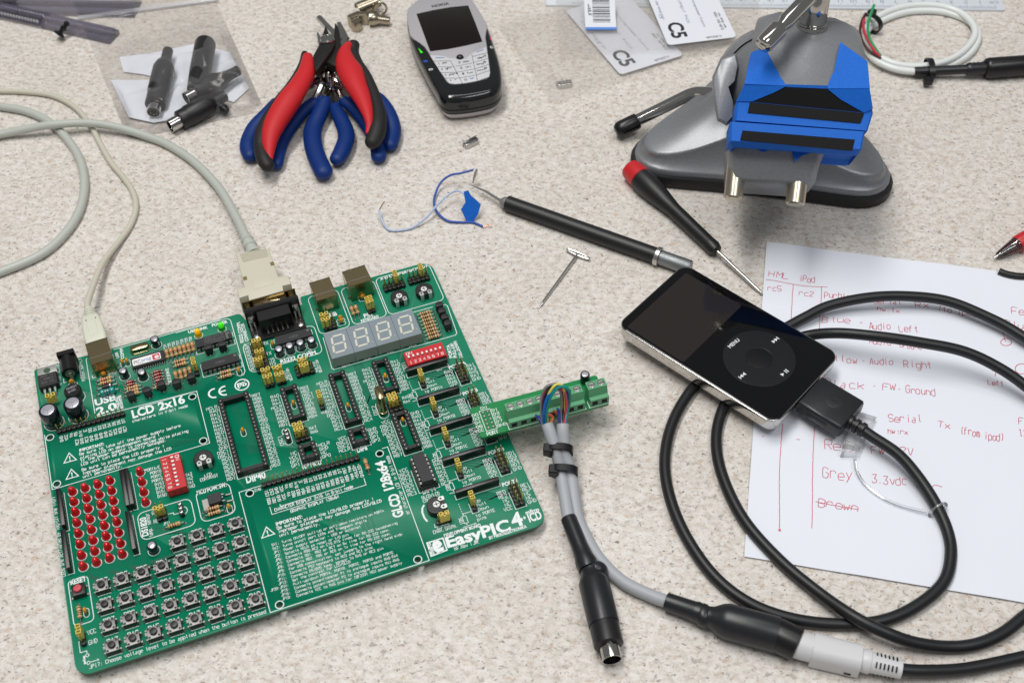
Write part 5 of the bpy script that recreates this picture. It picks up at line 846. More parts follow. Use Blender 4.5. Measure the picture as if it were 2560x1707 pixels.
s = MB(); s.prism([C7p(*p) for p in ((330, 193), (560, 140), (800, 100), (1030, 78), (1130, 320), (1222, 566), (1000, 620), (760, 668), (515, 697), (420, 440))][::-1], 20.9, 21.4, .12); s.build('screen', m_scr, t)
s = MB(); s.prism([C7p(*p) for p in ((512, 752), (700, 762), (770, 790), (1000, 800), (1075, 730), (1270, 640), (1296, 760), (1325, 985), (1312, 1042), (1160, 1096), (1000, 1126), (850, 1140), (770, 1128), (650, 970))][::-1], 20.9, 21.5, .1)
ks = MB()
def kl(pts, w_=.28): ks.ribbon([C7p(*p, 21.6) for p in pts], w_, 21.62, 0)
for pts_ in (((560, 830), (790, 825)), ((600, 908), (835, 905)), ((655, 985), (875, 980)), ((700, 1060), (915, 1058)), ((855, 900), (1090, 855)), ((880, 980), (1110, 935)), ((915, 1058), (1130, 1018)), ((1090, 768), (1300, 712)), ((1100, 850), (1310, 790)), ((1120, 935), (1320, 870)), ((1140, 1015), (1325, 955)), ((790, 825), (835, 905), (915, 1058), (955, 1138)), ((1078, 735), (1100, 850), (1140, 1015), (1155, 1100))): kl(pts_)
for tx_, x, y in (('1 oo', 625, 880), ('2 abc', 902, 865), ('3', 1242, 775), ('def', 1160, 803), ('4 ghi', 668, 955), ('5 jkl', 930, 938), ('6', 1242, 858), ('mno', 1152, 888), ('7 pqrs', 715, 1035), ('8 tuv', 955, 1015), ('9', 1252, 940), ('wxyz', 1150, 970), ('* +', 785, 1105), ('0', 985, 1098)): stroke(ks, tx_, C7p(x, y), C7p(x + 30 * len(tx_) - 6 * (len(tx_) > 3), y - 5 * len(tx_)), 1.7, 21.63, .32, 0)
v, f_ = tx('NOKIA', .012); put(ks, 'NOKIA', C7p(545, 106), C7p(778, 62), 2.9, 21.28, .03)
for k, (a_, b_) in enumerate((((585, 790), (710, 788)), ((1145, 712), (1240, 678)))): ks.ribbon([C7p(*a_), C7p(*b_)], .5, 21.64, 1)
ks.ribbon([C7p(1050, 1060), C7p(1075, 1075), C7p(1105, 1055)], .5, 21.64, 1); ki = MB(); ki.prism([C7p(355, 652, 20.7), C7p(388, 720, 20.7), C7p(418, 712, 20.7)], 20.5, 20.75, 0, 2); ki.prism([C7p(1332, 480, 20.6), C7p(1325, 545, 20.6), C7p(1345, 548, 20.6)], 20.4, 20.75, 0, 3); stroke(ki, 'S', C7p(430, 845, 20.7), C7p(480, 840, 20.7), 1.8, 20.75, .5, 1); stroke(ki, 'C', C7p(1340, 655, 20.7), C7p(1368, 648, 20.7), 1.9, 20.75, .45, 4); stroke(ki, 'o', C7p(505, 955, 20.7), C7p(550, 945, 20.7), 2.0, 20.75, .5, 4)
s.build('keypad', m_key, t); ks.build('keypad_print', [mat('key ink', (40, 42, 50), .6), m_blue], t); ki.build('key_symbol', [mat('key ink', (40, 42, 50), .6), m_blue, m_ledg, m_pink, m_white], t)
s = MB(); p = P(C7(918, 765), 22.5); s.sphere((p.x, p.y, 21.6), 2.6, 16, 0, sz=(1, .9, .75)); s.build('joystick', m_blk2, t)
s = MB(); e0, e1 = P(C7(855, 1420), 4), P(C7(1325, 1345), 4); u = (e1 - e0).normalized(); n_ = Vector((u.y, -u.x, 0)); cp = (e0 + e1) / 2; W_ = (e1 - e0).length / 2; T = Matrix(((u.x, -n_.x, 0, cp.x), (u.y, -n_.y, 0, cp.y), (0, 0, 1, 0), (0, 0, 0, 1)))
s.box(-W_, W_, -1.2, 6, 1.4, 7.5, .4, 0, T); 
for x, r_ in ((-W_ * .62, 1.5), (W_ * .15, 1.0), (W_ * .55, .7)): s.lathe([(r_, 0), (r_, .1)], 14, 1, T @ Matrix.Translation((x, -1.15, 4.6)) @ Matrix.Rotation(PI / 2, 4, 'X'))
s.build('phone_connector', [m_phg, m_dark], t)
# ---- crystals on the counter -------------------------------------------------------------------------
def xtal(f, c, rot, w0, w1, label):
    p = P(f(*c), 2); t = thing('crystal', label, 'crystal', (p.x, p.y, 0), group='loose quartz crystals'); T = Matrix.Translation((p.x, p.y, 0)) @ Matrix.Rotation(rot, 4, 'Z')
    s = MB(); s.prism(rrect(-5.3, 5.3, -2.0, 2.0, 1.95, 6), .2, 3.6, .5, 0, T); s.prism(rrect(-5.6, 5.6, 1.6, 2.3, .3, 2), .2, 4.0, .2, 0, T); s.build('crystal_can', m_chrome, t, sharp=50)
    s = MB()
    for q0, q1 in (w0, w1): s.tube([P(f(*q0), 1.8), P(f(*q1), 4)], .25, 6)
    s.build('lead_wire', m_tin, t)
xtal(F2, (2075, 1200), .62, ((2022, 1195), (1997, 1170)), ((2070, 1165), (2045, 1138)), 'tiny silver crystal lying bare on the counter'); xtal(F3, (710, 712), .22, ((660, 695), (607, 630)), ((708, 675), (655, 620)), 'tiny silver crystal under the flat clear bag')
# ---- flat bags with stock cards ---------------------------------------------------------------------------
def flatbag(cs, label, z):
    q = [P(F3(*p), z) for p in cs]; N = 26; vs = []
    for j in range(N + 1):
        for i in range(N + 1): u, v = i / N, j / N; p = (q[0] * (1 - u) + q[1] * u) * (1 - v) + (q[3] * (1 - u) + q[2] * u) * v; vs.append((p.x, p.y, z + .8 * abs(mn.noise(Vector((p.x * .04, p.y * .04, z)))) + .5 * mn.noise(Vector((p.x * .1, p.y * .1, 2 + z))) * min(1, 6 * min(u, 1 - u, v, 1 - v))))
    s = MB(); s.add(vs, [(j * (N + 1) + i, j * (N + 1) + i + 1, (j + 1) * (N + 1) + i + 1, (j + 1) * (N + 1) + i) for j in range(N) for i in range(N)]); tag(s.build('plastic_bag', m_film2, None, q[0], 80), label, 'plastic bag')
flatbag(((605, 855), (2150, 330), (1750, -260), (140, 190)), 'flat clear plastic bag with a crystal and a white card inside', 4.4)
flatbag(((660, 452), (2480, 400), (2250, -200), (625, -150)), 'clear plastic bag lying over the other near the ruler', 5.6)
m_cink = mat('card print', (28, 34, 44), .7); m_cfaint = mat('faint card print', (120, 126, 138), .7)
def stockcard(bl_p, br_p, tl_p, z, label):
    a, b_, d_ = P(G5(*bl_p), z), P(G5(*br_p), z), P(G5(*tl_p), z); u = (b_ - a); W_ = u.length; u = u.normalized(); v = Vector((-u.y, u.x, 0)); H_ = abs((d_ - a).dot(v)); T = Matrix(((u.x, v.x, 0, a.x), (u.y, v.y, 0, a.y), (0, 0, 1, 0), (0, 0, 0, 1)))
    t = thing('stock_card', label, 'card', (a.x, a.y, 0)); s = MB(); s.prism(rrect(0, W_, 0, H_, 3, 5), z - .35, z, 0, 0, T); s.build('card_sheet', m_card, t)
    s = MB(); 
    def pr(tx_, x, y0, y1, h, bold=None, m=0): (stroke(s, tx_, (x, y0), (x, y1), h, z + .06, .3, m) if bold is None else put(s, tx_, (x, y0), (x, y1), h, z + .06, bold, m))
    k = len(s.v); pr('C5', 5.5, 25, 6.5, 10.5, .03); pr('-C5', 2.5, H_ * .55, H_ * .45, 1.5, None, 1); pr('SHIPMENT PACK', 20, H_ * .8, 22, 1.8, None, 1); pr('www.shop.com', W_ - 5, 30, 12, 1.5, None, 0); pr('(800) 346-6873', W_ - 8, 32, 10, 1.7, None, 0); pr('HC49/S Microprocessor Crystals', 30, H_ * .85, 16, 1.6, None, 1); pr('or other foreign origin', 4, H_ * .8, 30, 1.6, None, 1)
    stroke(s, 'SPOGCW', (W_ * .58, 2.2), (W_ * .80, 2.2), 1.8, z + .06, .32, 0); s.v = s.v[:k] + [tuple(T @ Vector(q)) for q in s.v[k:]]; s.build('card_print', [m_cink, m_cfaint], t)
stockcard((838, 918), (1610, 676), (176, 128), 2.6, 'white stock card marked C5 inside the lower clear bag'); stockcard((1420, 557), (2262, 455), (1180, -140), 7.2, 'white stock card marked C5 lying uppermost on the clear bags')
s = MB(); N = 10; vs = []
for j in range(N + 1):
    v = j / N
    for i in (0, 1): p = P(G5(*((412, 372) if not i else (792, 372))), 6) * (1 - v) + P(G5(*((392, -60) if not i else (768, -60))), 16) * v; vs.append((p.x, p.y, 6.4 + 9 * v * v))
for k, (x, y, zz) in enumerate(list(vs)): vs.append((x, y, zz - .3))
fs = []; K = 2 * (N + 1)
for j in range(N): a = 2 * j; fs += [(a, a + 1, a + 3, a + 2), (K + a + 2, K + a + 3, K + a + 1, K + a), (a, a + 2, K + a + 2, K + a), (a + 3, a + 1, K + a + 1, K + a + 3)]
s.add(vs, fs); s.m = [1 if k < 4 else 0 for k in range(len(s.m))]; c = P(G5(412, 372), 6); t = thing('barcode_label', 'white barcode strip with a blue end curling up above the cards', 'label', (c.x, c.y, 0)); s.build('label_strip', [m_card, mat('blue label end', (92, 142, 222), .5)], t)
s = MB()
def lab(u, v): a, b_, c_, d_ = [Vector(vs[k]) for k in (0, 1, 2 * N + 1, 2 * N)]; p = (a * (1 - u) + b_ * u) * (1 - v) + (d_ * (1 - u) + c_ * u) * v; return Vector((p.x, p.y, 6.5 + 9 * v * v))
y = .27; rb = random.Random(3)
while y < .95:
    w_ = rb.choice((.008, .012, .02, .03)); s.add([tuple(lab(.26, y)), tuple(lab(.82, y)), tuple(lab(.82, y + w_)), tuple(lab(.26, y + w_))], [(0, 1, 2, 3)]); y += w_ + rb.choice((.012, .016, .028))
k = len(s.v); stroke(s, '9OGCW', (0, 1), (1, 1), 1, 0, .0); s.v = s.v[:k]; s.f = [q for q in s.f if max(q) < k]; s.m = s.m[:len(s.f)]
stroke_t = MB(); a, b_ = lab(.12, .80), lab(.12, .50); stroke(stroke_t, '9OGCW', (a.x, a.y), (b_.x, b_.y), 3.2, 0, .45); s.add([(x, yy, lab(.15, max(0, min(1, (yy - vs[0][1]) / (vs[2 * N][1] - vs[0][1])))).z + .02) for x, yy, _ in stroke_t.v], stroke_t.f); s.build('label_print', m_cink, t)
# ---- ruler ---------------------------------------------------------------------------------------------------
a, b_ = P((1465, 14), 1.6), P((2513, 25.5), 1.6); u = (b_ - a).normalized(); v = Vector((-u.y, u.x, 0)); T = Matrix(((-u.x, -v.x, 0, b_.x), (-u.y, -v.y, 0, b_.y), (0, 0, 1, 0), (0, 0, 0, 1)))
t = thing('ruler', 'long white plastic ruler with centimetre marks along the top edge', 'ruler', tuple(b_)); s = MB(); s.prism(rrect(0, 330, -36, 0, 1.5, 3), .2, 1.6, .2, 0, T); s.build('ruler_body', mat('milky ruler plastic', (214, 220, 226), .3, spec=.5), t)
s = MB(); mm = (P(F4(2015, 60), 1.6) - P(F4(1910, 60), 1.6)).length; x0 = 6.0; k = len(s.v)
for i in range(0, 305):
    h_ = 4.6 if i % 10 == 0 else 3.8 if i % 5 == 0 else 2.8; x = x0 + i; s.box(x - .12, x + .12, -1.0 - h_, -1.0, 1.62, 1.63)
for i in range(1, 30): tt = str(i); stroke(s, tt, (x0 + i * 10 - 1.2 * len(tt) , -10.4), (x0 + i * 10 + 1.2 * len(tt), -10.4), 3.2, 1.63, .35)
stroke(s, 'cm', (x0 - 3, -10.4), (x0 + 3, -10.4), 3.2, 1.63, .35); s.v = [tuple(T @ Vector(q)) for q in s.v]; s.build('ruler_marks', mat('ruler ink', (92, 100, 124), .6), t)
# ---- vise ------------------------------------------------------------------------------------------------
m_vise = mat('grey hammered paint', (134, 136, 140), 0.36, .3, bump=(1500, .10), var=(1000, .25)); m_tape = mat('blue masking tape', (16, 100, 200), 0.6, spec=.3, bump=(900, .25), var=(700, .18)); m_bar = mat('dull nickel bar', (196, 188, 170), 0.28, 1.0)
tips = [P(F5(585, 1180), 4), P(F5(2010, 1335), 4)]; mid = (tips[0] + tips[1]) / 2; ax = (tips[1] - tips[0]).normalized(); back = Vector((-ax.y, ax.x, 0)); cen = mid + back * 38; tips.append(mid + back * 104)
t = thing('bench_vise', 'grey suction base vise with blue taped jaws and a chrome turning bar', 'vise', (cen.x, cen.y, 0))
NA = 96
def tri(r, dent=0.0):      # rounded three-cornered outline: discs of radius r at the feet joined by slightly bowed edges
    c = [Vector((q.x - cen.x, q.y - cen.y)) for q in tips]; c = [v * (1 - 0.0) for v in c]; out = []
    for i in range(NA):
        th = 2 * PI * i / NA; d = Vector((math.cos(th), math.sin(th))); best = 0
        for k in range(3):
            p = c[k]; bq = d.dot(p); disc = bq * bq - (p.length_squared - r * r)
            if disc > 0: best = max(best, bq + math.sqrt(disc))
            a, b_ = c[k], c[(k + 1) % 3]; e = (b_ - a).normalized(); n = Vector((e.y, -e.x)); 
            if n.dot(a) < 0: n = -n
            dn = d.dot(n)
            if dn > 1e-4:
                s_ = (n.dot(a) + r) / dn; q = d * s_; tt = (q - a).dot(e) / (b_ - a).length
                if 0 <= tt <= 1: best = max(best, s_ * (1 - dent * 4 * tt * (1 - tt)))
        out.append(d * best)
    return out
def smooth(o, n):
    for _ in range(n): o = [(o[i - 1] + o[i] * 2 + o[(i + 1) % len(o)]) / 4 for i in range(len(o))]
    return o
def rg(o, k, z): return [(cen.x + v.x * k, cen.y + v.y * k, z) for v in o]
o0 = smooth(tri(22, .03), 2); o1 = smooth(tri(19.5, .04), 2); o2 = smooth(tri(16, .22), 3); o3 = smooth(tri(13, .38), 3)
s = MB(); s.loft([rg(o0, .97, .3), rg(o0, 1.0, 1.2), rg(o0, 1.0, 7), rg(o0, .985, 8.5)], 0); s.build('rubber_base', m_rub, t)
core = [Vector((math.cos(2 * PI * i / NA), math.sin(2 * PI * i / NA))) * 25 for i in range(NA)]
def mixo(a, b_, k): return [x * (1 - k) + y * k for x, y in zip(a, b_)]
oT = smooth(tri(17.5, .34), 6)
def rz(o, k, f): return [(cen.x + v.x * k, cen.y + v.y * k, f(i)) for i, v in enumerate(o)]
dn_ = [max(0, 1 - oT[i].length / o1[i].length - .03) for i in range(NA)]
zt = lambda i: 19 + 52 * dn_[i]
s = MB(); s.loft([rg(o1, 1.0, 8.2), rg(o1, 1.0, 11.5), rg(o1, .985, 12.6), rg(o1, .965, 13.0), rz(mixo(o1, oT, .8), .985, lambda i: lerp(13, zt(i), .62)), rz(oT, 1.0, lambda i: zt(i) - 1.6), rz(oT, .985, lambda i: zt(i) - .4), rz(oT, .955, lambda i: zt(i) + .5), rz(mixo(oT, core, .3), .97, lambda i: lerp(zt(i), 44, .22)), rz(mixo(oT, core, .6), .97, lambda i: lerp(zt(i), 46, .55)), rz(mixo(oT, core, .85), .98, lambda i: lerp(zt(i), 50, .85)), rg(core, .95, 56), rg(core, .86, 66)], 0); s.build('base_shell', m_vise, t, sharp=70)
PHI = math.radians(-8.4); A_ = math.radians(36); Rp = Matrix.Rotation(PHI, 3, 'Z'); e1 = Rp @ Vector((1, 0, 0)); e2 = Rp @ Vector((0, -math.cos(A_), -math.sin(A_))); e3 = Rp @ Vector((0, -math.sin(A_), math.cos(A_)))
O = P(F5(1600, 922), 92)
def Hq(a, b_, c): return O + e1 * a + e2 * b_ + e3 * c
def Hp(p, c): q = PLN(F5(*p), O + e3 * c, e3) - O; return (q.dot(e1), q.dot(e2))
# neck: ball held in a split collar
s = MB(); nb = Hq(-14, -34, -40); s.sphere(tuple(nb), 27, 32, 0); s.build('ball_joint', m_vise, t)
s = MB(); c0 = Vector((cen.x, cen.y, 0)); d = (nb - c0 - Vector((0, 0, 50))); T, L_ = axisT(tuple(c0 + Vector((0, 0, 46))), tuple(nb)); s.lathe([(22, -6), (23, 4), (26, L_ * .5), (31, L_ * .8), (32, L_ * .98), (30.5, L_ + 4), (27.5, L_ + 4.5)], 36, 0, T, c1=False)
q = Hq(-44, -30, -44); s.build('clamp_collar', m_vise, t, sharp=50)
s = MB(); ear = [Vector(PLN(F5(*p), nb + Vector((0, -26, 0)), Vector((0, -.72, .69)))) for p in ((1012, 420), (1118, 392), (1135, 470), (1112, 590), (1062, 640), (1100, 760), (1095, 880), (1052, 925), (985, 890), (965, 760), (945, 620), (950, 560))][::-1]; dv = Vector((.1, .62, -.5)) * 15
s.loft([[tuple(p + dv * k) for p in ear] for k in (1, .15)] + [[tuple(p + (sum(ear, Vector()) / len(ear) - p) * .10) for p in ear]], 0); s.build('clamp_ear', m_vise, t, sharp=50)
def slab(sts, depth, bev=1.5):     # jaw block: stations give left point, right point (picture) and height c above the jaw plane
    rings = []
    for st_ in sts:
        l_, r_, c = st_[:3]
        al, b0 = Hp(l_, c); ar, b1 = Hp(r_, c); bm = (b0 + b1) / 2; k = st_[3] if len(st_) > 3 else bev
        rings.append([tuple(Hq(x, y, z)) for x, y, z in ((al, b0, c - k), (al + k, b0, c), (ar - k, b1, c), (ar, b1, c - k), (ar, b1, c - depth), (al, b0, c - depth))])
    return rings
S0, S1, S2, S3, S4 = ((1112, 886), (2086, 962), 0), ((1122, 742), (2126, 832), 0), ((1190, 612), (2100, 640), 4.0), ((1250, 255), (2068, 335), -9), ((1296, 118), (1992, 182), -25)
s = MB(); s.loft(slab([S2, ((1215, 480), (2090, 530), -1.6, 3), ((1243, 310), (2075, 380), -7.2, 3.5), ((1250, 268), (2068, 345), -8.6, 4), ((1256, 245), (2064, 322), -10.4, 4.5), ((1266, 190), (2050, 262), -15.5, 4.5), ((1278, 140), (2030, 205), -20.5, 5), ((1292, 108), (2005, 172), -24, 6), ((1330, 84), (1950, 140), -29, 8)], 26, 2.0), 0); s.build('rear_jaw', m_vise, t, sharp=50)
s = MB(); s.loft(slab([S0, S1, S2], 26, 1.0), 0); s.build('rear_jaw_tape', m_tape, t, sharp=30)
L0, L1, L2 = ((1075, 895), (2066, 968), 0), ((1072, 1035), (2040, 1098), 0), ((1092, 1080), (2010, 1142), -4)
s = MB(); s.loft(slab([L0, L1, L2, ((1120, 1090), (1980, 1150), -16)], 24, 1.0), 0); s.build('front_jaw_tape', m_tape, t, sharp=30)
# things drawn on the jaw facets at their own small height
def patch(name, pts, pl, m, h=.45):
    o_, n_ = pl; pp = [PLN(F5(*p), o_ + n_ * h, n_) for p in pts]; ss = MB(); ss.loft([[tuple(p - n_ * h * 1.2) for p in pp[::-1]], [tuple(p) for p in pp[::-1]]], 0); return ss
def plane3(a, b_, c): n = (b_ - a).cross(c - a).normalized(); n = n if n.z > 0 else -n; return (a, n)
def HP3(st, k): a, b_ = Hp(st[k], st[2]); return Hq(a, b_, st[2])
flat_ = (O, e3); dk = plane3(HP3(S1, 0), HP3(S1, 1), HP3(S2, 0)); br_ = plane3(HP3(S2, 0), HP3(S2, 1), HP3(S3, 0))
m_pad = mat('jaw pad rubber', (17, 17, 18), .75, spec=.25, bump=(1200, .15)); patch('jaw_pad', ((1220, 752), (2060, 832), (2032, 908), (1203, 830)), flat_, 0, .5).build('jaw_pad', m_pad, t); patch('jaw_pad', ((1165, 960), (1990, 1027), (1972, 1110), (1148, 1032)), flat_, 0, .5).build('jaw_pad', m_pad, t)
patch('jaw_pad', ((1455, 640), (1800, 655), (1960, 780), (2040, 826), (1235, 748)), dk, 0, .3).build('jaw_pad', m_pad, t)
patch('tape', ((1225, 392), (1285, 362), (1348, 385), (1432, 540), (1448, 575), (1470, 600), (1486, 632), (1180, 618)), br_, 0, .5).build('tape_patch', m_tape, t, sharp=20)
patch('tape', ((1178, 625), (1488, 634), (1400, 680), (1235, 748), (1120, 745)), dk, 0, .7).build('tape_patch', m_tape, t, sharp=20)
patch('tape', ((1885, 312), (2084, 452), (2102, 650), (1790, 652), (1800, 605), (1840, 520), (1856, 440), (1868, 380)), br_, 0, .5).build('tape_patch', m_tape, t, sharp=20)
patch('tape', ((1790, 656), (2100, 655), (2124, 800), (2060, 830), (1890, 735)), dk, 0, .7).build('tape_patch', m_tape, t, sharp=20)
s = MB(); s.loft(slab([((1062, 1050), (1775, 1120), -12), ((1066, 1170), (1740, 1200), -14), ((1064, 1290), (1710, 1330), -16), ((1075, 1335), (1640, 1372), -19)], 30, 4.0), 0); s.build('front_jaw', m_vise, t, sharp=50)
patch('tape', ((1072, 1080), (1380, 1095), (1320, 1118), (1250, 1090)), (O + e3 * -11.4, e3), 0, .3).build('tape_patch', m_tape, t); patch('tape', ((1528, 1110), (1680, 1120), (1600, 1145), (1552, 1192)), (O + e3 * -12, e3), 0, .3).build('tape_patch', m_tape, t)
for p0, p1 in (((1118, 1300), (1095, 1462)), ((1578, 1345), (1550, 1508))):
    s = MB(); a, b0 = Hp(p0, -22); a2, b2 = Hp(p1, -22); T, L_ = axisT(tuple(Hq(a, b0 - 12, -22)), tuple(Hq(a2, b2, -22))); s.lathe([(5.4, 0), (5.4, L_ - .8), (4.6, L_)], 24, 0, T); s.build('guide_rod', m_bar, t)
# chrome screw head and turning bar
tp = plane3(HP3(S3, 0), HP3(S3, 1), HP3(S4, 0)); a = PLN(F5(1672, 205), tp[0], tp[1]); sd = (-e2 * .80 + e3 * .62).normalized(); T, L_ = axisT(tuple(a), tuple(a + sd * 60)); s = MB(); s.lathe([(8.6, -1), (8.8, .6), (8.4, 1.6), (7.2, 1.8), (7.0, 2.6), (7.6, 3.4), (7.8, 16), (8.6, 30), (9.2, 36), (9.4, 37), (9.2, 38.5), (8, 39)], 28, 0, T); s.build('screw_head', m_chrome, t)
b0 = PLN(F5(1312, 342), Hq(0, 0, 16), e3); b1 = a + sd * 22; dd = (b1 - b0).normalized(); b2 = b1 + dd * 42; T, L_ = axisT(tuple(b0), tuple(b2)); s = MB(); s.lathe([(2.5, -.6), (4.4, .6), (5.0, 2.5), (5.2, 15), (3.3, 16), (3.2, 19), (4.4, 23), (4.5, L_ - 20), (3.2, L_ - 17), (3.2, L_ - 15), (5.2, L_ - 14), (5, L_ - 2), (3, L_)], 24, 0, T); s.build('turning_bar', m_chrome, t)
s = MB(); tubep(s, F5, [(960, 690, 33), (880, 684, 31), (830, 684, 29), (785, 695, 27), (740, 714, 25), (560, 803, 17.5), (370, 897, 10)], 4.0, 16); s.build('suction_lever', m_chrome, t)
a, b_ = P(F5(395, 888), 10.8), P(F5(232, 972), 6.2); T, L_ = axisT(tuple(a), tuple(b_)); s = MB(); s.lathe([(4.8, 0), (5.3, .6), (5.6, L_ * .7), (5.3, L_ * .85), (3.6, L_ * .98), (1.5, L_)], 20, 0, T); s.build('lever_cap', m_blk2, t)
# ---- coiled white cable ----------------------------------------------------------------------------------------
m_wcab = mat('white cable jacket', (226, 230, 228), .32, spec=.5); c = P(G6(1000, 880), 0); t = thing('coiled_cable', 'white cable coiled in a ring with bare coloured wires and a black plug', 'cable', (c.x, c.y, 0))
W1 = [(445, 782, 7), (560, 835, 7), (700, 872, 7), (850, 888, 7), (1000, 886, 7), (1150, 866, 6.5), (1320, 818, 6), (1480, 735, 5.5), (1610, 620, 5), (1690, 490, 5), (1690, 380, 5), (1620, 270, 5), (1480, 165, 5), (1280, 95, 5), (1080, 72, 5), (860, 80, 5), (650, 120, 5), (480, 185, 5), (350, 265, 5), (250, 360, 4.6), (215, 470, 3), (235, 580, 2.5), (310, 690, 2.5), (450, 790, 2.4), (600, 850, 2.4), (800, 905, 2.4), (1000, 920, 2.4), (1250, 902, 2.4), (1450, 840, 2.4), (1620, 730, 2.4), (1720, 590, 2.4), (1742, 470, 2.4), (1700, 370, 2.4), (1590, 275, 2.4), (1400, 195, 2.4), (1200, 155, 2.4), (1000, 148, 2.4), (800, 165, 2.4), (600, 220, 2.4), (420, 300, 2.4), (280, 390, 2.4), (225, 490, 4), (235, 620, 5.4), (300, 740, 5.4), (420, 840, 5), (600, 915, 5), (760, 950, 5), (905, 962, 5)]
s = MB(); tubep(s, G6, W1, 2.35, 12, 0, 4); s.build('cable_jacket', m_wcab, t)
a, b_ = P(G6(885, 962), 5), P(G6(1600, 930), 7); T, L_ = axisT(tuple(a), tuple(b_)); s = MB(); s.lathe([(3.2, 0), (3.3, 1), (3.2, L_)], 18, 0, T); b2 = P(G6(1845, 915), 7); T, L_ = axisT(tuple(b_), tuple(b2)); s.lathe([(3.6, -1)] + [(4.6 if k % 2 else 4.2, k * L_ / 9) for k in range(10)], 18, 0, T); s.build('heat_shrink_sleeve', m_shrink, t)
b3 = P(G6(2900, 840), 7); T, L_ = axisT(tuple(P(G6(1825, 918), 7)), tuple(b3)); s = MB(); s.lathe([(5.4, 0), (6.6, 1.2), (7.0, 3), (7.0, L_ - 2), (6.5, L_)], 26, 0, T); s.build('plug_body', m_blk2, t)
for col, pts in (((30, 150, 90), [(455, 772, 8), (370, 660, 11), (300, 545, 14), (266, 420, 15), (275, 290, 16), (310, 180, 18), (348, 72, 19)]), ((196, 50, 72), [(440, 770, 8), (350, 680, 11), (265, 540, 13), (215, 420, 14), (205, 330, 14), (215, 265, 14)]), ((70, 34, 24), [(445, 785, 8), (340, 720, 9), (245, 640, 10), (180, 520, 11), (160, 420, 12), (175, 320, 12), (205, 245, 12), (238, 185, 12)]), ((190, 190, 188), [(350, 75, 19), (335, 20, 20), (340, -30, 20)])):
    s = MB(); tubep(s, G6, pts, .95 if col[0] != 190 else .3, 8); s.build('core_wire', mat('wire colour', col, .4), t)
def ztie(f, c, hd_, z, w, r, ang, T_=None):       # band around a bundle with its square lock
    p = P(f(*c), z); s = MB(); q = [Vector((0, r[0] * math.cos(x), r[1] * math.sin(x))) for x in [2 * PI * k / 24 for k in range(25)]]; M_ = Matrix.Translation(p) @ Matrix.Rotation(ang, 4, 'Z'); rings = []
    s.loft([[tuple(M_ @ Vector((dx, v.y * k, v.z * k))) for dx, k in ((-w / 2, 1), (w / 2, 1), (w / 2, 1.14), (-w / 2, 1.14))] for v in q], 0, False, False); h = P(f(*hd_), z); T2 = Matrix.Translation(h) @ Matrix.Rotation(ang, 4, 'Z'); s.box(-w * .75, w * .75, -2.4, 2.4, -2.2, 2.2, .5, 0, T2); return s
ztie(G6, (1088, 925), (1068, 1085), 5, 4, (8.2, 5.4), -.05).build('cable_tie', m_blk2, t); ztie(G6, (318, 320), (318, 175), 6, 4, (7, 6), .75).build('cable_tie', m_blk2, t)
# ---- knife, screwdriver, pin, wires -----------------------------------------------------------------------------------
a, b_ = P(F6(1080, 318), 5), P(F6(2178, 705), 5); T, L_ = axisT(tuple(a), tuple(b_)); c = (a + b_) / 2; t = thing('hobby_knife', 'slim black hobby knife with a fine blade and a knurled grey end', 'knife', (c.x, c.y, 0))
s = MB(); s.lathe([(4.2, -.2), (4.9, .4), (4.9, L_ - .4), (4.5, L_)], 24, 0, T); s.build('handle', m_blk, t); s = MB(); s.lathe([(5.7, L_ - .2), (5.8, L_ + .3), (5.8, L_ + 2.2), (5.5, L_ + 2.5)], 24, 0, T); s.build('ring', m_steel, t)
s = MB(); kn = mat('knurled aluminium', (138, 142, 144), .4, .8, bump=(2600, .5)); s.lathe([(4.4, L_ + 2.4), (4.5, L_ + 3), (4.5, L_ + 21), (4.2, L_ + 21.6)], 24, 0, T); s.build('knurled_chuck', kn, t)
s = MB(); s.lathe([(3.9, 0), (3.6, -2.2), (1.6, -4.6)], 18, 0, T @ Matrix.Rotation(0, 4, 'Z')); s.build('collar', m_plate, t)
s = MB(); u = (a - b_).normalized(); sd = Vector((-u.y, u.x, 0)); tip = P(F6(800, 178), 5); k0 = a + u * 4; k1 = P(F6(920, 230), 5); s.loft([[tuple(k0 + sd * 1.2 + Vector((0, 0, q))) for q in (-.2, .2)] + [tuple(k0 - sd * 1.2 + Vector((0, 0, q))) for q in (.2, -.2)], [tuple(k1 + sd * .9 + Vector((0, 0, q))) for q in (-.2, .2)] + [tuple(k1 - sd * .9 + Vector((0, 0, q))) for q in (.2, -.2)], [tuple(tip + sd * .08 + Vector((0, 0, q))) for q in (-.05, .05)] + [tuple(tip - sd * .08 + Vector((0, 0, q))) for q in (.05, -.05)]], 0); s.build('blade', m_steel, t)
a, b_ = P(F5(352, 1252), 7.2), P(OV(1648, 578), 5); T, L_ = axisT(tuple(a), tuple(b_)); c = (a + b_) / 2; t = thing('screwdriver', 'small screwdriver with a black handle and a red swivel cap', 'screwdriver', (c.x, c.y, 0))
s = MB(); s.lathe([(4.5, -2.6), (6.2, -1.8), (6.8, 0), (7.2, 8.6), (6.8, 9)], 26, 0, T); s.build('swivel_cap', m_red, t); s = MB(); s.lathe([(6.6, 9), (7.5, 9.6), (7.7, 15), (7.0, 24), (5.6, 34), (4.6, 42), (4.3, L_ - 8), (4.5, L_ - 4), (3.6, L_ - .8), (2, L_)], 26, 0, T); s.build('handle', m_blk, t)
s = MB(); e = P(OV(1752, 676), 1.6); T2, L2_ = axisT(tuple(b_), tuple(e)); s.lathe([(1.15, -2), (1.15, L2_ - 5), (.9, L2_ - 3), (.35, L2_)], 14, 0, T2); s.build('shaft', m_steel, t)
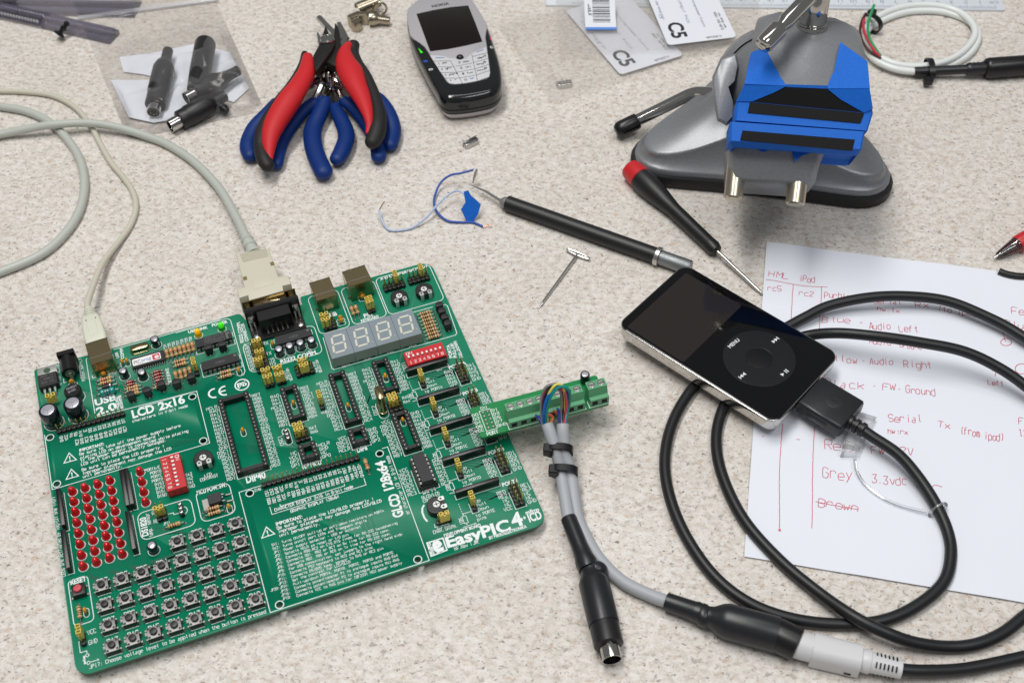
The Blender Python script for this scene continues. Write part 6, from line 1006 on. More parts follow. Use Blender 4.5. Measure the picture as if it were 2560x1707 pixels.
s = MB(); s.tube(PP(F6, [(1600, 690, 2.2), (1472, 868, 1.6), (1340, 1052, .9)]), .75, 8); s.tube(PP(F6, [(1340, 1052, .9), (1312, 1092, .6)]), [.75, .08], 8); lp_ = [(1530, 655, 1.9), (1600, 680, 1.9), (1670, 712, 1.9), (1680, 728, 1.9), (1600, 702, 1.9), (1532, 668, 1.9)]; s.tube(cr([tuple(p) for p in PP(F6, lp_)], 5, True) + [tuple(PP(F6, lp_)[0])], .7, 8); tag(s.build('t_pin', m_steel, None, P(F6(1600, 695), 0)), 'steel t-pin lying on the bare counter', 'pin')
c = P(F6(820, 350), 0); t = thing('hookup_wire', 'thin blue and white wires held by a folded scrap of blue tape', 'wire', (c.x, c.y, 0)); mwb = mat('blue wire', (52, 88, 170), .4); mww = mat('striped wire', (176, 192, 222), .4); mcop = mat('bare copper', (196, 140, 110), .3, 1.0)
s = MB(); tubep(s, F6, [(832, 74, 12), (740, 98, 10), (660, 115, 8), (595, 165, 5), (560, 235, 3), (543, 310, 2.5), (565, 380, 2), (640, 445, 1.5), (740, 458, 1), (830, 460, 1), (905, 490, 1)], .72, 8); s.build('blue_wire', mwb, t)
s = MB(); tubep(s, F6, [(785, 310, 9), (765, 255, 10), (710, 228, 9), (640, 265, 7), (560, 340, 6), (500, 410, 4), (400, 490, 1.5), (320, 515, 1), (240, 520, 1), (195, 500, 1.5), (160, 440, 3), (140, 370, 5)], .62, 8); s.build('striped_wire', mww, t)
s = MB(); tubep(s, F6, [(905, 490, 1), (945, 482, 1.5), (972, 485, 1)], .3, 6); tubep(s, F6, [(140, 372, 5), (158, 340, 7), (180, 304, 9)], .3, 6); s.build('bare_end', mcop, t)
tf = [PLN(F6(*p), P(F6(820, 465), 0), Vector((.15, -.8, .55)).normalized()) for p in ((762, 235), (795, 225), (815, 262), (855, 295), (888, 325), (870, 390), (825, 465), (785, 455), (742, 365), (775, 312))]; nn = Vector((.15, -.8, .55)).normalized(); s = MB(); s.loft([[tuple(p - nn * .35) for p in tf], [tuple(p + nn * .05 + Vector((0, 0, .3 * math.sin(k)))) for k, p in enumerate(tf)]], 0); s.build('tape_flag', m_tape, t, sharp=20)
s = MB(); a = P(F6(845, 120), 8); T, L_ = axisT(tuple(P(F6(832, 160), 3)), tuple(P(F6(855, 78), 13))); s.box(-1.6, 1.6, -.6, .6, 3.5, L_, .1, 0, T); s.box(-.5, .5, -.4, .4, -1, 3.6, .1, 0, T); s.build('crimp_terminal', m_tin, t)
# ---- sheet of notes ----------------------------------------------------------------------------------------------------------
pa, pb = P(F7(187, 195)), P((1860, 1393)); u = Vector((.974, -.2265, 0)); u.normalize(); Hh = (pb - pa); t = thing('paper_sheet', 'white sheet of paper with red handwritten wiring notes', 'paper', (pb.x, pb.y, 0)); N = 48; M_ = 38; vs = []
def papz(x, y): return .5 + 1.5 * (.5 + .5 * mn.noise(Vector((x * .018, y * .03, 3)))) + .4 * mn.noise(Vector((x * .05, y * .05, 7)))
for j in range(M_ + 1):
    for i in range(N + 1): p = pa + Hh * (j / M_) + u * (279.4 * i / N); vs.append((p.x, p.y, papz(p.x, p.y)))
fs = [((j + 1) * (N + 1) + i, (j + 1) * (N + 1) + i + 1, j * (N + 1) + i + 1, j * (N + 1) + i) for j in range(M_) for i in range(N)]; k = len(vs); vs += [(x, y, z - .12) for x, y, z in vs]; fs += [tuple(k + q for q in f[::-1]) for f in fs]
s = MB(); s.add(vs, fs); s.build('sheet', mat('white paper', (228, 231, 240), .75, spec=.2, bump=(500, .06)), t, sharp=80)
ink = MB(); m_pen = mat('red pen ink', (206, 84, 104), .7); rh = random
def paperp(f, x, y): p = P(f(x, y), 1.0); return (p.x, p.y)
def wr(f, tx_, x0, y0, x1, y1, h=4.6, w_=.34): stroke(ink, tx_, paperp(f, x0, y0), paperp(f, x1, y1), h * random.uniform(.92, 1.05), 0, w_, 0, .12, 1.5)
def ln(f, pts, w_=.34): ink.ribbon([(lambda q: (q[0] + random.uniform(-.12, .12), q[1] + random.uniform(-.12, .12)))(q) for q in cr([paperp(f, *p) for p in pts], 10)], w_, 0)
for a_ in ((F7, 'HML', 208, 478, 372, 496), (F7, 'iPod', 462, 512, 592, 526), (F7, 'rc5', 200, 598, 312, 602, 3.8), (F7, 'rc2', 460, 632, 580, 640, 3.8), (F7, 'Purble', 675, 652, 890, 672), (F7, 'Serial', 1090, 706, 1325, 712, 4.2), (F7, 'Rx', 1440, 735, 1545, 740, 4.2), (F7, '(to ipod)', 1625, 765, 1990, 820, 4), (F7, 'hw:tx', 1120, 762, 1305, 780, 3), (F7, 'Blue', 660, 858, 890, 872), (F7, '-', 960, 890, 1000, 892, 4), (F7, 'Audio', 1050, 915, 1225, 925), (F7, 'Left', 1305, 938, 1460, 942, 4.2), (F7, 'Audio', 1048, 1038, 1228, 1052, 4.4), (F7, 'Ground', 1305, 1066, 1490, 1088, 4.2), (F7, 'Yellow', 660, 1185, 945, 1205), (F7, '-', 985, 1202, 1020, 1205, 4), (F7, 'Audio', 1058, 1212, 1245, 1222), (F7, 'Right', 1340, 1238, 1578, 1250, 5),
            (F7, 'Black', 672, 1400, 1000, 1425, 5), (F7, '-', 1070, 1420, 1110, 1422, 4), (F7, 'FW', 1160, 1430, 1270, 1440), (F7, '-', 1290, 1445, 1320, 1446, 3), (F7, 'Ground', 1358, 1455, 1600, 1475), (F7, 'Fe', 2245, 792, 2350, 800, 5), (F7, 'Blue', 2185, 895, 2400, 920, 4.6), (F7, 'Left', 2045, 1382, 2180, 1392, 3.6), (C4, 'Serial', 1215, 518, 1495, 528, 5), (C4, 'Tx', 1625, 565, 1725, 578, 4.4), (C4, '(from ipod)', 1812, 620, 2180, 685, 4.6), (C4, 'hw:rx', 1205, 618, 1375, 632, 3.4), (C4, '-', 140, 668, 185, 670, 4), (C4, '-', 422, 690, 475, 692, 4), (C4, 'Red', 668, 745, 900, 760, 6), (C4, '-', 985, 772, 1000, 773, 4), (C4, 'FW 12V', 1070, 785, 1425, 800, 4.6), (C4, 'Grey', 655, 990, 905, 1010, 6), (C4, '-', 970, 992, 985, 993, 4), (C4, '3.3vdc', 1072, 1030, 1360, 1048, 5), (C4, 'Brown', 622, 1225, 955, 1275, 5), (C4, 'F', 2308, 535, 2345, 540, 4), (C4, '12', 2312, 635, 2380, 640, 4)): wr(*a_)
for f, pts in ((F7, ((182, 505), (300, 522), (410, 542), (530, 556), (700, 564))), (F7, ((412, 540), (402, 700), (395, 850), (385, 1000))), (F7, ((652, 560), (645, 700), (635, 850), (630, 1000))), (C4, ((325, 540), (310, 700), (296, 950), (298, 1200), (298, 1425))), (C4, ((590, 560), (580, 750), (574, 1000), (574, 1240), (570, 1412))), (C4, ((600, 1188), (740, 1215), (960, 1255))), (C4, ((1440, 1060), (1560, 1070), (1600, 1050), (1660, 1065))), (F7, ((2172, 940), (2180, 975), (2195, 1022))), (F7, ((2108, 1310), (2108, 1260), (2080, 1268)))): ln(f, pts)
for f, cx_, cy_, rx, ry in ((F7, 2200, 1025, 45, 30), (F7, 2330, 1250, 55, 42)): ln(f, [(cx_ + rx * math.cos(x), cy_ + ry * math.sin(x)) for x in [2 * PI * k / 10 for k in range(11)]])
p = paperp(C4, 298, 1428); ink.add([(p[0] + .7 * math.cos(x), p[1] + .7 * math.sin(x), 0) for x in [2 * PI * k / 8 for k in range(8)]], [tuple(range(8))])
ink.v = [(x, y, papz(x, y) + .14) for x, y, _ in ink.v]; ink.build('handwriting', m_pen, t)
# ---- media player and its cable ---------------------------------------------------------------------------------------------------
m_ipf = mat('glossy black face', (7, 7, 9), .05, spec=.5, coat=.0); m_scr2 = mat('grey screen', (40, 36, 34), .07, spec=.5); m_wheel = mat('matte black wheel', (18, 19, 22), .36, spec=.3); m_mark = mat('pale marking', (220, 222, 226), .5)
def isx(p, q, r, s_):
    a1, b1 = q[1] - p[1], p[0] - q[0]; c1 = a1 * p[0] + b1 * p[1]; a2, b2 = s_[1] - r[1], r[0] - s_[0]; c2 = a2 * r[0] + b2 * r[1]; d = a1 * b2 - a2 * b1; return ((b2 * c1 - b1 * c2) / d, (a1 * c2 - a2 * c1) / d)
ZT = 16.5; eT = (F8(750, 245), F8(1600, 720)); eB = (F8(300, 740), F8(1150, 1300)); eL = (F8(200, 560), F8(540, 225)); eR = (F8(1690, 930), F8(1390, 1255))
cs = [P(isx(*eB, *eL), ZT), P(isx(*eB, *eR), ZT), P(isx(*eT, *eR), ZT), P(isx(*eT, *eL), ZT)]; ic = (cs[0] + cs[1] + cs[2] + cs[3]) / 4; iu = ((cs[1] - cs[0]) + (cs[2] - cs[3])).normalized(); iv = Vector((-iu.y, iu.x, 0))
print('player', (cs[1] - cs[0]).length, (cs[2] - cs[1]).length)
TI = Matrix(((iu.x, iv.x, 0, ic.x), (iu.y, iv.y, 0, ic.y), (0, 0, 1, ZT), (0, 0, 0, 1))); TIi = TI.inverted()
t = thing('music_player', 'black and chrome pocket music player with a click wheel, lying on cable loops', 'music player', (ic.x, ic.y, 0)); a_, b_ = 51.75, 30.9
def irec(d, r=6.5): return rrect(-a_ + d, a_ - d, -b_ + d, b_ - d, max(.5, r - d), 7)
s = MB(); s.loft([[(x, y, z) for x, y in irec(d)] for d, z in ((5.5, -11), (2.6, -10.6), (.9, -9), (.1, -6.5), (0, -2.2), (0, -.6), (.15, -.25), (.45, -.2))], 0, T=TI); s.build('metal_back', m_chrome, t, sharp=60)
s = MB(); s.loft([[(x, y, z) for x, y in irec(d)] for d, z in ((.5, -1.7), (.45, -.3), (.7, -.08), (1.3, 0))], 0, T=TI); s.build('front_panel', m_ipf, t, sharp=50)
def ip(f, x, y): q = TIi @ P(f(x, y), ZT); return (q.x, q.y)
s = MB(); q = [ip(F8, *p) for p in ((612, 240), (1035, 468), (632, 902), (205, 652))]; xs = [p[0] for p in q]; ys = [p[1] for p in q]; s.prism(rrect((q[0][0] + q[3][0]) / 2, (q[1][0] + q[2][0]) / 2, (q[2][1] + q[3][1]) / 2, (q[0][1] + q[1][1]) / 2, 1, 3), .005, .03, 0, 0, TI); s.build('screen', m_scr2, t)
wc = ip(F8, 1170, 866); s = MB(); s.lathe([(19.3, .01), (19.2, .06), (7.2, .06), (7.0, -.02)], 48, 0, TI @ Matrix.Translation((wc[0], wc[1], 0)), c0=False, c1=False); s.build('click_wheel', m_wheel, t, sharp=8); s = MB(); s.lathe([(7.0, .0), (6.6, .03)], 36, 0, TI @ Matrix.Translation((wc[0], wc[1], 0)), c0=False); s.build('centre_button', mat('centre button', (8, 8, 10), .25), t, sharp=5)
s = MB(); k = 0; X, Y = wc; zz = .1
put(s, 'MENU', (X - 14.0, Y - 4.2), (X - 14.0, Y + 4.6), 2.3, zz, .02) if False else None
p0, p1 = ip(F8, 958, 796), ip(F8, 1030, 738); put(s, 'MENU', p0, p1, 2.2, zz, .02)
def tri_(x, y, dx, h=1.1): s.add([(x, y - h, zz), (x + dx, y, zz), (x, y + h, zz)], [(0, 1, 2) if dx > 0 else (2, 1, 0)])
def rotp(cx, cy, ang, items):
    for v in items: s.add([(cx + x * math.cos(ang) - y * math.sin(ang), cy + x * math.sin(ang) + y * math.cos(ang), zz) for x, y in v], [tuple(range(len(v)))])
ang = math.atan2(p1[1] - p0[1], p1[0] - p0[0]); T1 = [(-2.2, -1.1), (-.2, 0), (-2.2, 1.1)]; T2_ = [(-.2, -1.1), (1.8, 0), (-.2, 1.1)]; B_ = [(1.8, -1.1), (2.3, -1.1), (2.3, 1.1), (1.8, 1.1)]
rotp(*ip(F8, 1288, 735), ang, (T1, T2_, B_)); rotp(*ip(F8, 1046, 996), ang + PI, (T1, T2_, B_)); rotp(*ip(F8, 1355, 975), ang, ([(-2.4, -1.1), (-.4, 0), (-2.4, 1.1)], [(.7, -1.1), (1.3, -1.1), (1.3, 1.1), (.7, 1.1)], [(1.9, -1.1), (2.5, -1.1), (2.5, 1.1), (1.9, 1.1)]))
s.v = [tuple(TI @ Vector(v)) for v in s.v]; s.build('wheel_marks', m_mark, t)
# cable: dock plug, long black lead, pale plug
dc = ip(F8, 1560, 1110); dy = -5.5; pts = [ip(G8, *p) for p in ((1120, 0), (1780, 415), (1280, 1010), (390, 470))]; yl, yh = min(p[1] for p in pts), max(p[1] for p in pts); xl = a_ + .6; xh = max(p[0] for p in pts)
yl, yh = (pts[2][1] + pts[3][1]) / 2, (pts[0][1] + pts[1][1]) / 2; xh = (pts[1][0] + pts[2][0]) / 2; print('dock', yl, yh, xl, xh)
t = thing('dock_cable', 'thick black cable looping over the paper from wide dock plug to pale grey plug', 'cable', tuple((TI @ Vector((xh, 0, -ZT)))))
s = MB(); ym = (yl + yh) / 2; hw = (yh - yl) / 2
s.loft([[(x, ym + y * k, z * kz - 5) for y, z in rrect(-hw, hw, -4.6, 4.6, 2.2, 5)] for x, k, kz in ((xl, .97, .93), (xl + .8, 1, 1), (xh - .8, 1, 1), (xh, .95, .86))], 0, T=TI); s.lathe([(6.2, -.4), (5.6, -.15), (3.5, .02), (1, .08)], 28, 0, TI @ Matrix.Translation(((xl + xh) / 2 + 1, ym + 1, -.35)), c0=False); s.box(xl + 6, xl + 18, yl - .35, yl + .5, -8, -3, .6, 0, TI)
xm = (xl + xh) / 2 + 1; s.box(xm - 1.9, xm + 1.9, ym + .4, ym + .62, -.4, -.2, 0, 1, TI); s.box(xm - 1.9, xm + 1.9, ym + 1.4, ym + 1.62, -.4, -.2, 0, 1, TI); s.build('dock_plug', [m_shrink, m_dark], t, sharp=45)
s = MB(); T = TI @ Matrix.Translation((xh - .5, ym - 1.5, -5.2)) @ Matrix.Rotation(PI / 2, 4, 'Y'); s.lathe([(3.4, 0), (3.9, .4), (3.9, 2.2), (3.0, 2.5), (3.0, 3.4), (3.9, 3.7), (3.9, 5.6), (3.0, 5.9), (3.0, 6.8), (3.9, 7.1), (3.9, 9), (3.2, 9.6)], 18, 0, T); s.build('strain_relief', m_blk, t)
st0, st1 = TI @ Vector((xh + 7, ym - 1.5, -5.2)), TI @ Vector((xh + 14, ym - 1.8, -5.6)); m_cab = mat('black cable jacket', (24, 25, 27), .42, spec=.45)
loop = [tuple(st0), tuple(st1)] + [tuple(p) for p in PP(OV, [(2062, 1042, 10), (2105, 1090, 8), (2145, 1150, 6), (2175, 1215, 4), (2184, 1272, 3.6), (2168, 1335, 3.2), (2110, 1388, 3), (2030, 1424, 3), (1930, 1433, 3), (1822, 1421, 3), (1722, 1385, 3), (1640, 1322, 3), (1576, 1232, 3), (1538, 1140, 3), (1527, 1055, 3), (1545, 970, 3), (1590, 893, 3), (1650, 840, 3), (1720, 795, 3), (1800, 755, 4), (1850, 728, 6), (1905, 702, 8), (1990, 684, 10), (2075, 680, 10), (2170, 690, 9), (2255, 722, 8), (2345, 770, 7), (2480, 870, 6), (2570, 1000, 4), (2590, 1130, 3.5), (2540, 1260, 3.2), (2450, 1345, 3.2), (2362, 1408, 3.2), (2305, 1452, 3.2), (2245, 1478, 3.2), (2180, 1485, 3.4), (2100, 1475, 6), (2030, 1450, 9), (1960, 1415, 8.6), (1880, 1360, 5), (1790, 1285, 3.4), (1710, 1195, 3.2), (1662, 1100, 3.1), (1645, 1020, 3.1), (1656, 950, 3.1), (1690, 890, 3.2), (1740, 840, 4), (1800, 795, 6.5), (1850, 772, 10), (1920, 765, 16), (2010, 772, 20), (2110, 786, 21), (2210, 806, 19), (2290, 842, 15), (2360, 890, 11), (2480, 990, 6), (2600, 1140, 3.2), (2620, 1300, 3), (2560, 1420, 3), (2460, 1480, 3), (2352, 1508, 3.2), (2220, 1535, 4), (2120, 1540, 6), (2060, 1536, 7)])]
s = MB(); s.tube(cr(loop, 8), 2.95, 14); s.build('cable_jacket', m_cab, t)
m_pw = mat('pale grey moulding', (206, 206, 208), .42); a, b_ = P(C5(465, 1248), 7.4), P(C5(1300, 1448), 7.2); T, L_ = axisT(tuple(a), tuple(b_)); pxmm = L_ / 858.0
s = MB(); s.lathe([(5.0, -6), (6.2, -2), (6.4, 30 * pxmm), (6.4, 118 * pxmm)], 24, 0, T); s.loft([[(x, y, z) for x, y in rrect(-6.7 * k, 6.7 * k, -6.5, 6.2 * k, [1.5, 1.5, 4.8, 4.8], 5)] for z, k in ((108 * pxmm, .96), (112 * pxmm, 1), (528 * pxmm, .97), (532 * pxmm, .9))], 0, T=T)
s.box(-6.9, -6.4, -3.8, -2.8, 410 * pxmm, 470 * pxmm, 0, 1, T); s.lathe([(5.2, 525 * pxmm), (5.2, 555 * pxmm), (5.5, 565 * pxmm), (5.4, 610 * pxmm), (4.8, 616 * pxmm), (4.2, L_ + 1), (3, L_ + 1.3)], 22, 0, T)
for k in range(6):
    for an in (-.6, .6, 2.3, 3.9): s.box(3.9, 4.9, -1.3, 1.3, (650 + k * 34) * pxmm, (662 + k * 34) * pxmm, 0, 1, T @ Matrix.Rotation(an + PI / 2, 4, 'Z'))
s.build('din_plug', [m_pw, m_dark], t, sharp=45)
m_clear = film('clear plastic', (244, 245, 248), .16, .02, .15); c = P(G8(1700, 1150), 0); tc = thing('plug_cover', 'clear plastic plug cover tethered to the black cable', 'plug cover', (c.x, c.y, 0)); s = MB()
for q_, z0, z1 in (((( 1640, 650), (2032, 765), (1920, 960), (1810, 1240), (1700, 1400), (1330, 1330), (1400, 1150)), 1.6, 5.5), (((1395, 1240), (1710, 1375), (1650, 1512), (1290, 1500)), 1.6, 6.2)): pq = [P(G8(*p), z1) for p in q_][::-1]; s.prism([(p.x, p.y) for p in pq], z0, z1, .4)
s.build('cover_body', m_clear, tc); s = MB(); tubep(s, C4, [(930, 830, 4), (942, 910, 3.4), (985, 1000, 3), (1070, 1085, 3), (1190, 1165, 3), (1330, 1222, 3.2), (1530, 1270, 4)], .75, 8); rc = P(C4(1625, 1262), 3.6); s.tube([(rc.x + 4.2 * math.cos(x) + 1.0 * math.sin(x), rc.y + 1.6 * math.cos(x) + .8 * math.sin(x) , 4.0 + 4.1 * math.sin(x)) for x in [2 * PI * k / 22 for k in range(23)]], .8, 8, 0, False); s.build('tether_ring', m_clear, tc)
# ---- pen and loose bit of wire at the right edge ----------------------------------------------------------------------------------------
a, b_ = P(G9(152, 396), 2.4), P(G9(470, 215), 5.2); T, L_ = axisT(tuple(a), tuple(b_)); c = a; t = thing('ballpoint_pen', 'red ballpoint pen with a clear tip section', 'pen', (c.x, c.y, 0)); k = L_
s = MB(); s.lathe([(.15, 0), (.45, .4), (.95, 3.4), (1.1, 3.6), (1.1, 8), (1.0, k + 4)], 14, 0, T); s.lathe([(1.15 + .35 * (i % 2), 9 + i * .55) for i in range(14)], 12, 0, T); s.build('refill_tip', m_steel, t)
s = MB(); s.lathe([(1.5, 3.2), (1.9, 3.6), (2.3, 5), (3.4, 10), (4.3, 16), (4.7, k - 4), (4.7, k + 2)], 24, 0, T, c1=False); s.build('clear_nose', film('smoky pen plastic', (40, 42, 46), .42, .06, .06), t); s = MB(); s.lathe([(4.9, k - 3), (5.3, k - 2), (5.3, 150), (4.6, 151)], 24, 0, T); s.build('barrel', m_red, t)
s = MB(); tubep(s, G9, [(215, 548, 2.2), (300, 578, 2.2), (410, 600, 2.2), (507, 606, 2.2), (640, 600, 2.2), (800, 560, 2.2)], 2.1, 10); tag(s.build('wire_offcut', m_blk, None, P(G9(215, 548))), 'short black wire end at the right edge beside the pen', 'wire')
# ---- breakout board and its two grey leads ---------------------------------------------------------------------------------------------------
ZA = 19.6 - HB
def ab(x, y, z=ZA, f=C2): v = bb(f(x, y), z); return (v.x, v.y)
m_term = mat('green terminal plastic', (92, 160, 116), .42, spec=.45); m_pcb2 = mat('bright green soldermask', (0, 128, 66), .3, spec=.5)
q0 = TB @ Vector((*ab(300, 1005), 0)); t = thing('breakout_board', 'narrow green breakout board with screw terminal blocks, plugged over the edge of the large board', 'circuit board', (q0.x, q0.y, q0.z))
pl_ = [ab(*p) for p in ((165, 662), (300, 1008), (1770, 612), (1792, 572), (1768, 515), (1700, 260))]; x0, y1 = ab(165, 662); x1, _ = ab(1792, 580); _, y0 = ab(300, 1008); y0 = (ab(300, 1008)[1] + ab(1770, 612)[1]) / 2; ang2 = math.atan2(ab(1770, 612)[1] - ab(300, 1008)[1], ab(1770, 612)[0] - ab(300, 1008)[0]); print('adapter', x0, x1, y0, y1, ang2)
ax0 = ab(300, 1008); TA = TB @ Matrix.Translation((ax0[0], ax0[1], ZA)) @ Matrix.Rotation(ang2, 4, 'Z'); TAi = (TA.inverted())
def al(x, y, z=0): q = TAi @ P(C2(x, y), HB + ZA + z); return (q.x, q.y)
xL, yT = al(165, 662); xR = al(1792, 572)[0]; print('adapter local', xL, yT, xR, al(300, 1008))
s = MB(); s.prism(rrect(min(0, xL), xR, 0, max(yT, 15), 1.2, 4), -1.6, 0, 0, 0, TA); s.build('board_panel', m_pcb2, t)
s = MB(); hx, hy = al(378, 795); 
for i in range(2):
    for j in range(5): s.sphere((hx + (i - .5) * 2.54, hy + (j - 2) * 2.54, .2), .85, 10, 0, TA, sz=(1, 1, .6))
s.build('solder_joint', m_tin, t)
s = MB(); s.box(hx - 2.6, hx + 2.6, hy - 6.4, hy + 6.4, -10.2, -1.6, .2, 0, TA); s.build('socket_strip', m_blk, t)
def terminal(n, xa):
    W_ = n * 5.08; s = MB(); pr_ = [(0.8, 0), (9.4, 0), (9.4, 10), (4.4, 10), (3.2, 4.6), (.8, 4.6)]; yb = .9
    s.loft([[(x, yb + y, z) for y, z in ((0, 0), (8.6, 0), (8.6, 10), (3.6, 10), (2.2, 5.2), (0, 4.6))] for x in (xa, xa + W_)], 0, T=TA); s.box(xa, xa + W_, yb - .1, yb + 1.6, 4.4, 5.0, .1, 0, TA)
    for i in range(n):
        x = xa + 2.54 + i * 5.08; s.box(x - 1.45, x + 1.45, yb - .06, yb + .1, .9, 3.7, 0, 2, TA); s.lathe([(2.0, 10.02), (2.0, 10.03)], 18, 3, TA @ Matrix.Translation((x, yb + 6.2, 0))); s.lathe([(1.75, 10.03), (1.6, 10.12)], 18, 1, TA @ Matrix.Translation((x, yb + 6.0, 0))); s.box(x - 1.5, x + 1.5, yb + 5.75, yb + 6.2, 10.1, 10.16, 0, 2, TA)
        if i: s.box(x - 2.54 - .06, x - 2.54 + .06, yb + 3.6, yb + 8.6, 10.0, 10.02, 0, 3, TA)
    s.build('terminal_block', [m_term, m_steel, m_dark, mat('terminal shade', (44, 98, 66), .6)], t, sharp=30)
xt = al(628, 605, 10)[0] - 2.54; terminal(8, xt); xt2 = al(1570, 335, 10)[0] - 2.54; terminal(2, xt2)
s = MB(); cx_, cy_ = al(1518, 258, 6.5); s.lathe([(2.4, .2), (2.5, .8), (2.5, 6.1), (2.3, 6.5), (1.8, 6.55)], 20, 0, TA @ Matrix.Translation((cx_, cy_, 0))); s.lathe([(1.75, 6.56), (1.6, 6.6)], 18, 1, TA @ Matrix.Translation((cx_, cy_, 0))); s.build('capacitor', [m_navy, m_can], t)
s = MB()
for i, (l_, r_) in enumerate((('D0', 'D1'), ('D2', 'D3'), ('D4', 'D5'), ('D6', 'D7'), ('VCC', 'GND'))): y = hy + 4.2 - i * 2.54; stroke(s, l_, (hx - 4.0 - 1.5 * len(l_), y), (hx - 4.0, y), 1.6, .06, .3); stroke(s, r_, (hx + 3.6, y), (hx + 3.6 + 1.5 * len(r_), y), 1.6, .06, .3)
s.ribbon(rrect(hx - 2.9, hx + 2.9, hy - 6.6, hy + 6.6, .1, 1), .3, .06, 0, True); stroke(s, 'PORT', (hx - 3.2, hy - 9.6), (hx + 2.6, hy - 9.6), 2.0, .06, .34); stroke(s, 'CN1', (hx - 1.6, hy + 7.4), (hx + 2, hy + 7.4), 1.4, .06, .28); s.ribbon([(xt - .4, 5), (xt - .4, .4), (xt + 41, .4), (xt + 41, 5)], .35, .06); s.ribbon([(xt2 - .4, 5), (xt2 - .4, .4), (xt2 + 10.6, .4)], .35, .06)
s.v = [tuple(TA @ Vector(v)) for v in s.v]; s.build('screen_print', m_silk, t)
# leads
def AW(x, y, z): return P(C2(x, y), HB + ZA + z)
c = P(OV(1310, 1080), 0); t = thing('lead_pair', 'pair of grey cables tied together, coloured cores looped at one end, black plugs opposite', 'cable', (c.x, c.y, 0)); m_gj = mat('light grey jacket', (168, 171, 176), .5)
ca = [(1072, 850, 36), (1100, 960, 33), (1140, 1090, 27), (1175, 1210, 20), (1205, 1330, 14.5)]; pa_ = [tuple(P(C2(x, y), z)) for x, y, z in ca] + [tuple(P(OV(x, y), z)) for x, y, z in ((1285, 1105, 10), (1296, 1150, 8.5), (1306, 1195, 7.5))]
pa_ = [tuple(P(C2(x, y), z)) for x, y, z in ((1072, 848, 25), (1100, 930, 23.5), (1150, 1080, 20), (1190, 1210, 16.5), (1218, 1330, 13), (1240, 1450, 10.5))] + [tuple(P(OV(x, y), z)) for x, y, z in ((1303, 1175, 8.5), (1309, 1205, 7.8), (1330, 1260, 7.4))]
pb_ = [tuple(P(C2(x, y), z)) for x, y, z in ((1255, 850, 25), (1258, 930, 23.5), (1270, 1060, 20), (1288, 1200, 16.5), (1325, 1330, 13), (1355, 1450, 10))] + [tuple(P(OV(x, y), z)) for x, y, z in ((1325, 1180, 6), (1345, 1230, 4.5), (1378, 1285, 3.6), (1430, 1335, 3.6), (1490, 1365, 4.4), (1535, 1382, 5.4), (1580, 1398, 6))]
for q_ in (pa_, pb_): s = MB(); s.tube(cr(q_, 8), 3.15, 16); s.build('cable_jacket', m_gj, t)
G4p = lambda x, y, z: tuple(P(G4_(x, y), z)); G4_ = F(1340, 920, 9.8)
def core(col, pts, r=.62): s = MB(); s.tube(cr([tuple(P(G4_(x, y), z)) for x, y, z in pts], 8), r, 8); s.build('core_wire', mat('core colour', col, .4), t)
core((0, 100, 190), [(195, 1370, 25), (185, 1150, 31), (230, 850, 38), (330, 640, 42), (470, 490, 44), (620, 460, 44), (740, 520, 42), (800, 660, 38), (790, 900, 31), (740, 1100, 27), (720, 1350, 25)], .75); core((0, 134, 128), [(245, 1370, 25), (255, 1100, 32), (310, 830, 38), (420, 600, 43), (560, 470, 45), (700, 460, 45), (800, 540, 43), (835, 700, 38), (810, 900, 31), (760, 1100, 27), (700, 1350, 25)], .8)
core((220, 208, 90), [(285, 1370, 25), (260, 1100, 31), (290, 720, 40), (400, 490, 45), (520, 395, 46), (640, 430, 45), (690, 560, 42), (715, 800, 34), (705, 1100, 27), (690, 1350, 25)], .7); core((24, 22, 22), [(300, 1370, 25), (190, 1000, 33), (240, 640, 41), (360, 440, 44), (500, 390, 45), (610, 480, 43), (655, 700, 36), (665, 1000, 29), (665, 1350, 25)], .7)
core((150, 50, 70), [(280, 1370, 25), (170, 950, 33), (200, 620, 41), (320, 430, 44), (480, 400, 45), (660, 500, 43), (740, 660, 38), (750, 900, 31), (725, 1150, 26), (715, 1350, 25)], .7); core((196, 70, 92), [(700, 1350, 25), (730, 1100, 27), (748, 850, 33), (720, 620, 40), (640, 510, 43), (560, 520, 42)], .95); core((128, 130, 132), [(165, 1370, 25), (125, 1050, 31), (140, 700, 39), (230, 480, 44), (380, 400, 45), (520, 440, 44), (600, 560, 41), (628, 800, 34), (625, 1100, 27), (640, 1350, 25)], .72)
core((58, 54, 150), [(140, 1360, 25), (70, 1220, 26), (-10, 1160, 24), (-60, 1170, 23)], .7); core((58, 54, 150), [(580, 1340, 25), (570, 1150, 27), (540, 1030, 25), (510, 980, 23)], .75); core((226, 110, 74), [(345, 1340, 25), (400, 1250, 26), (400, 1190, 25), (340, 1150, 24), (280, 1150, 23)], .75); core((176, 74, 50), [(620, 1170, 25), (520, 1110, 25), (420, 1050, 24), (330, 1010, 23)], .75)
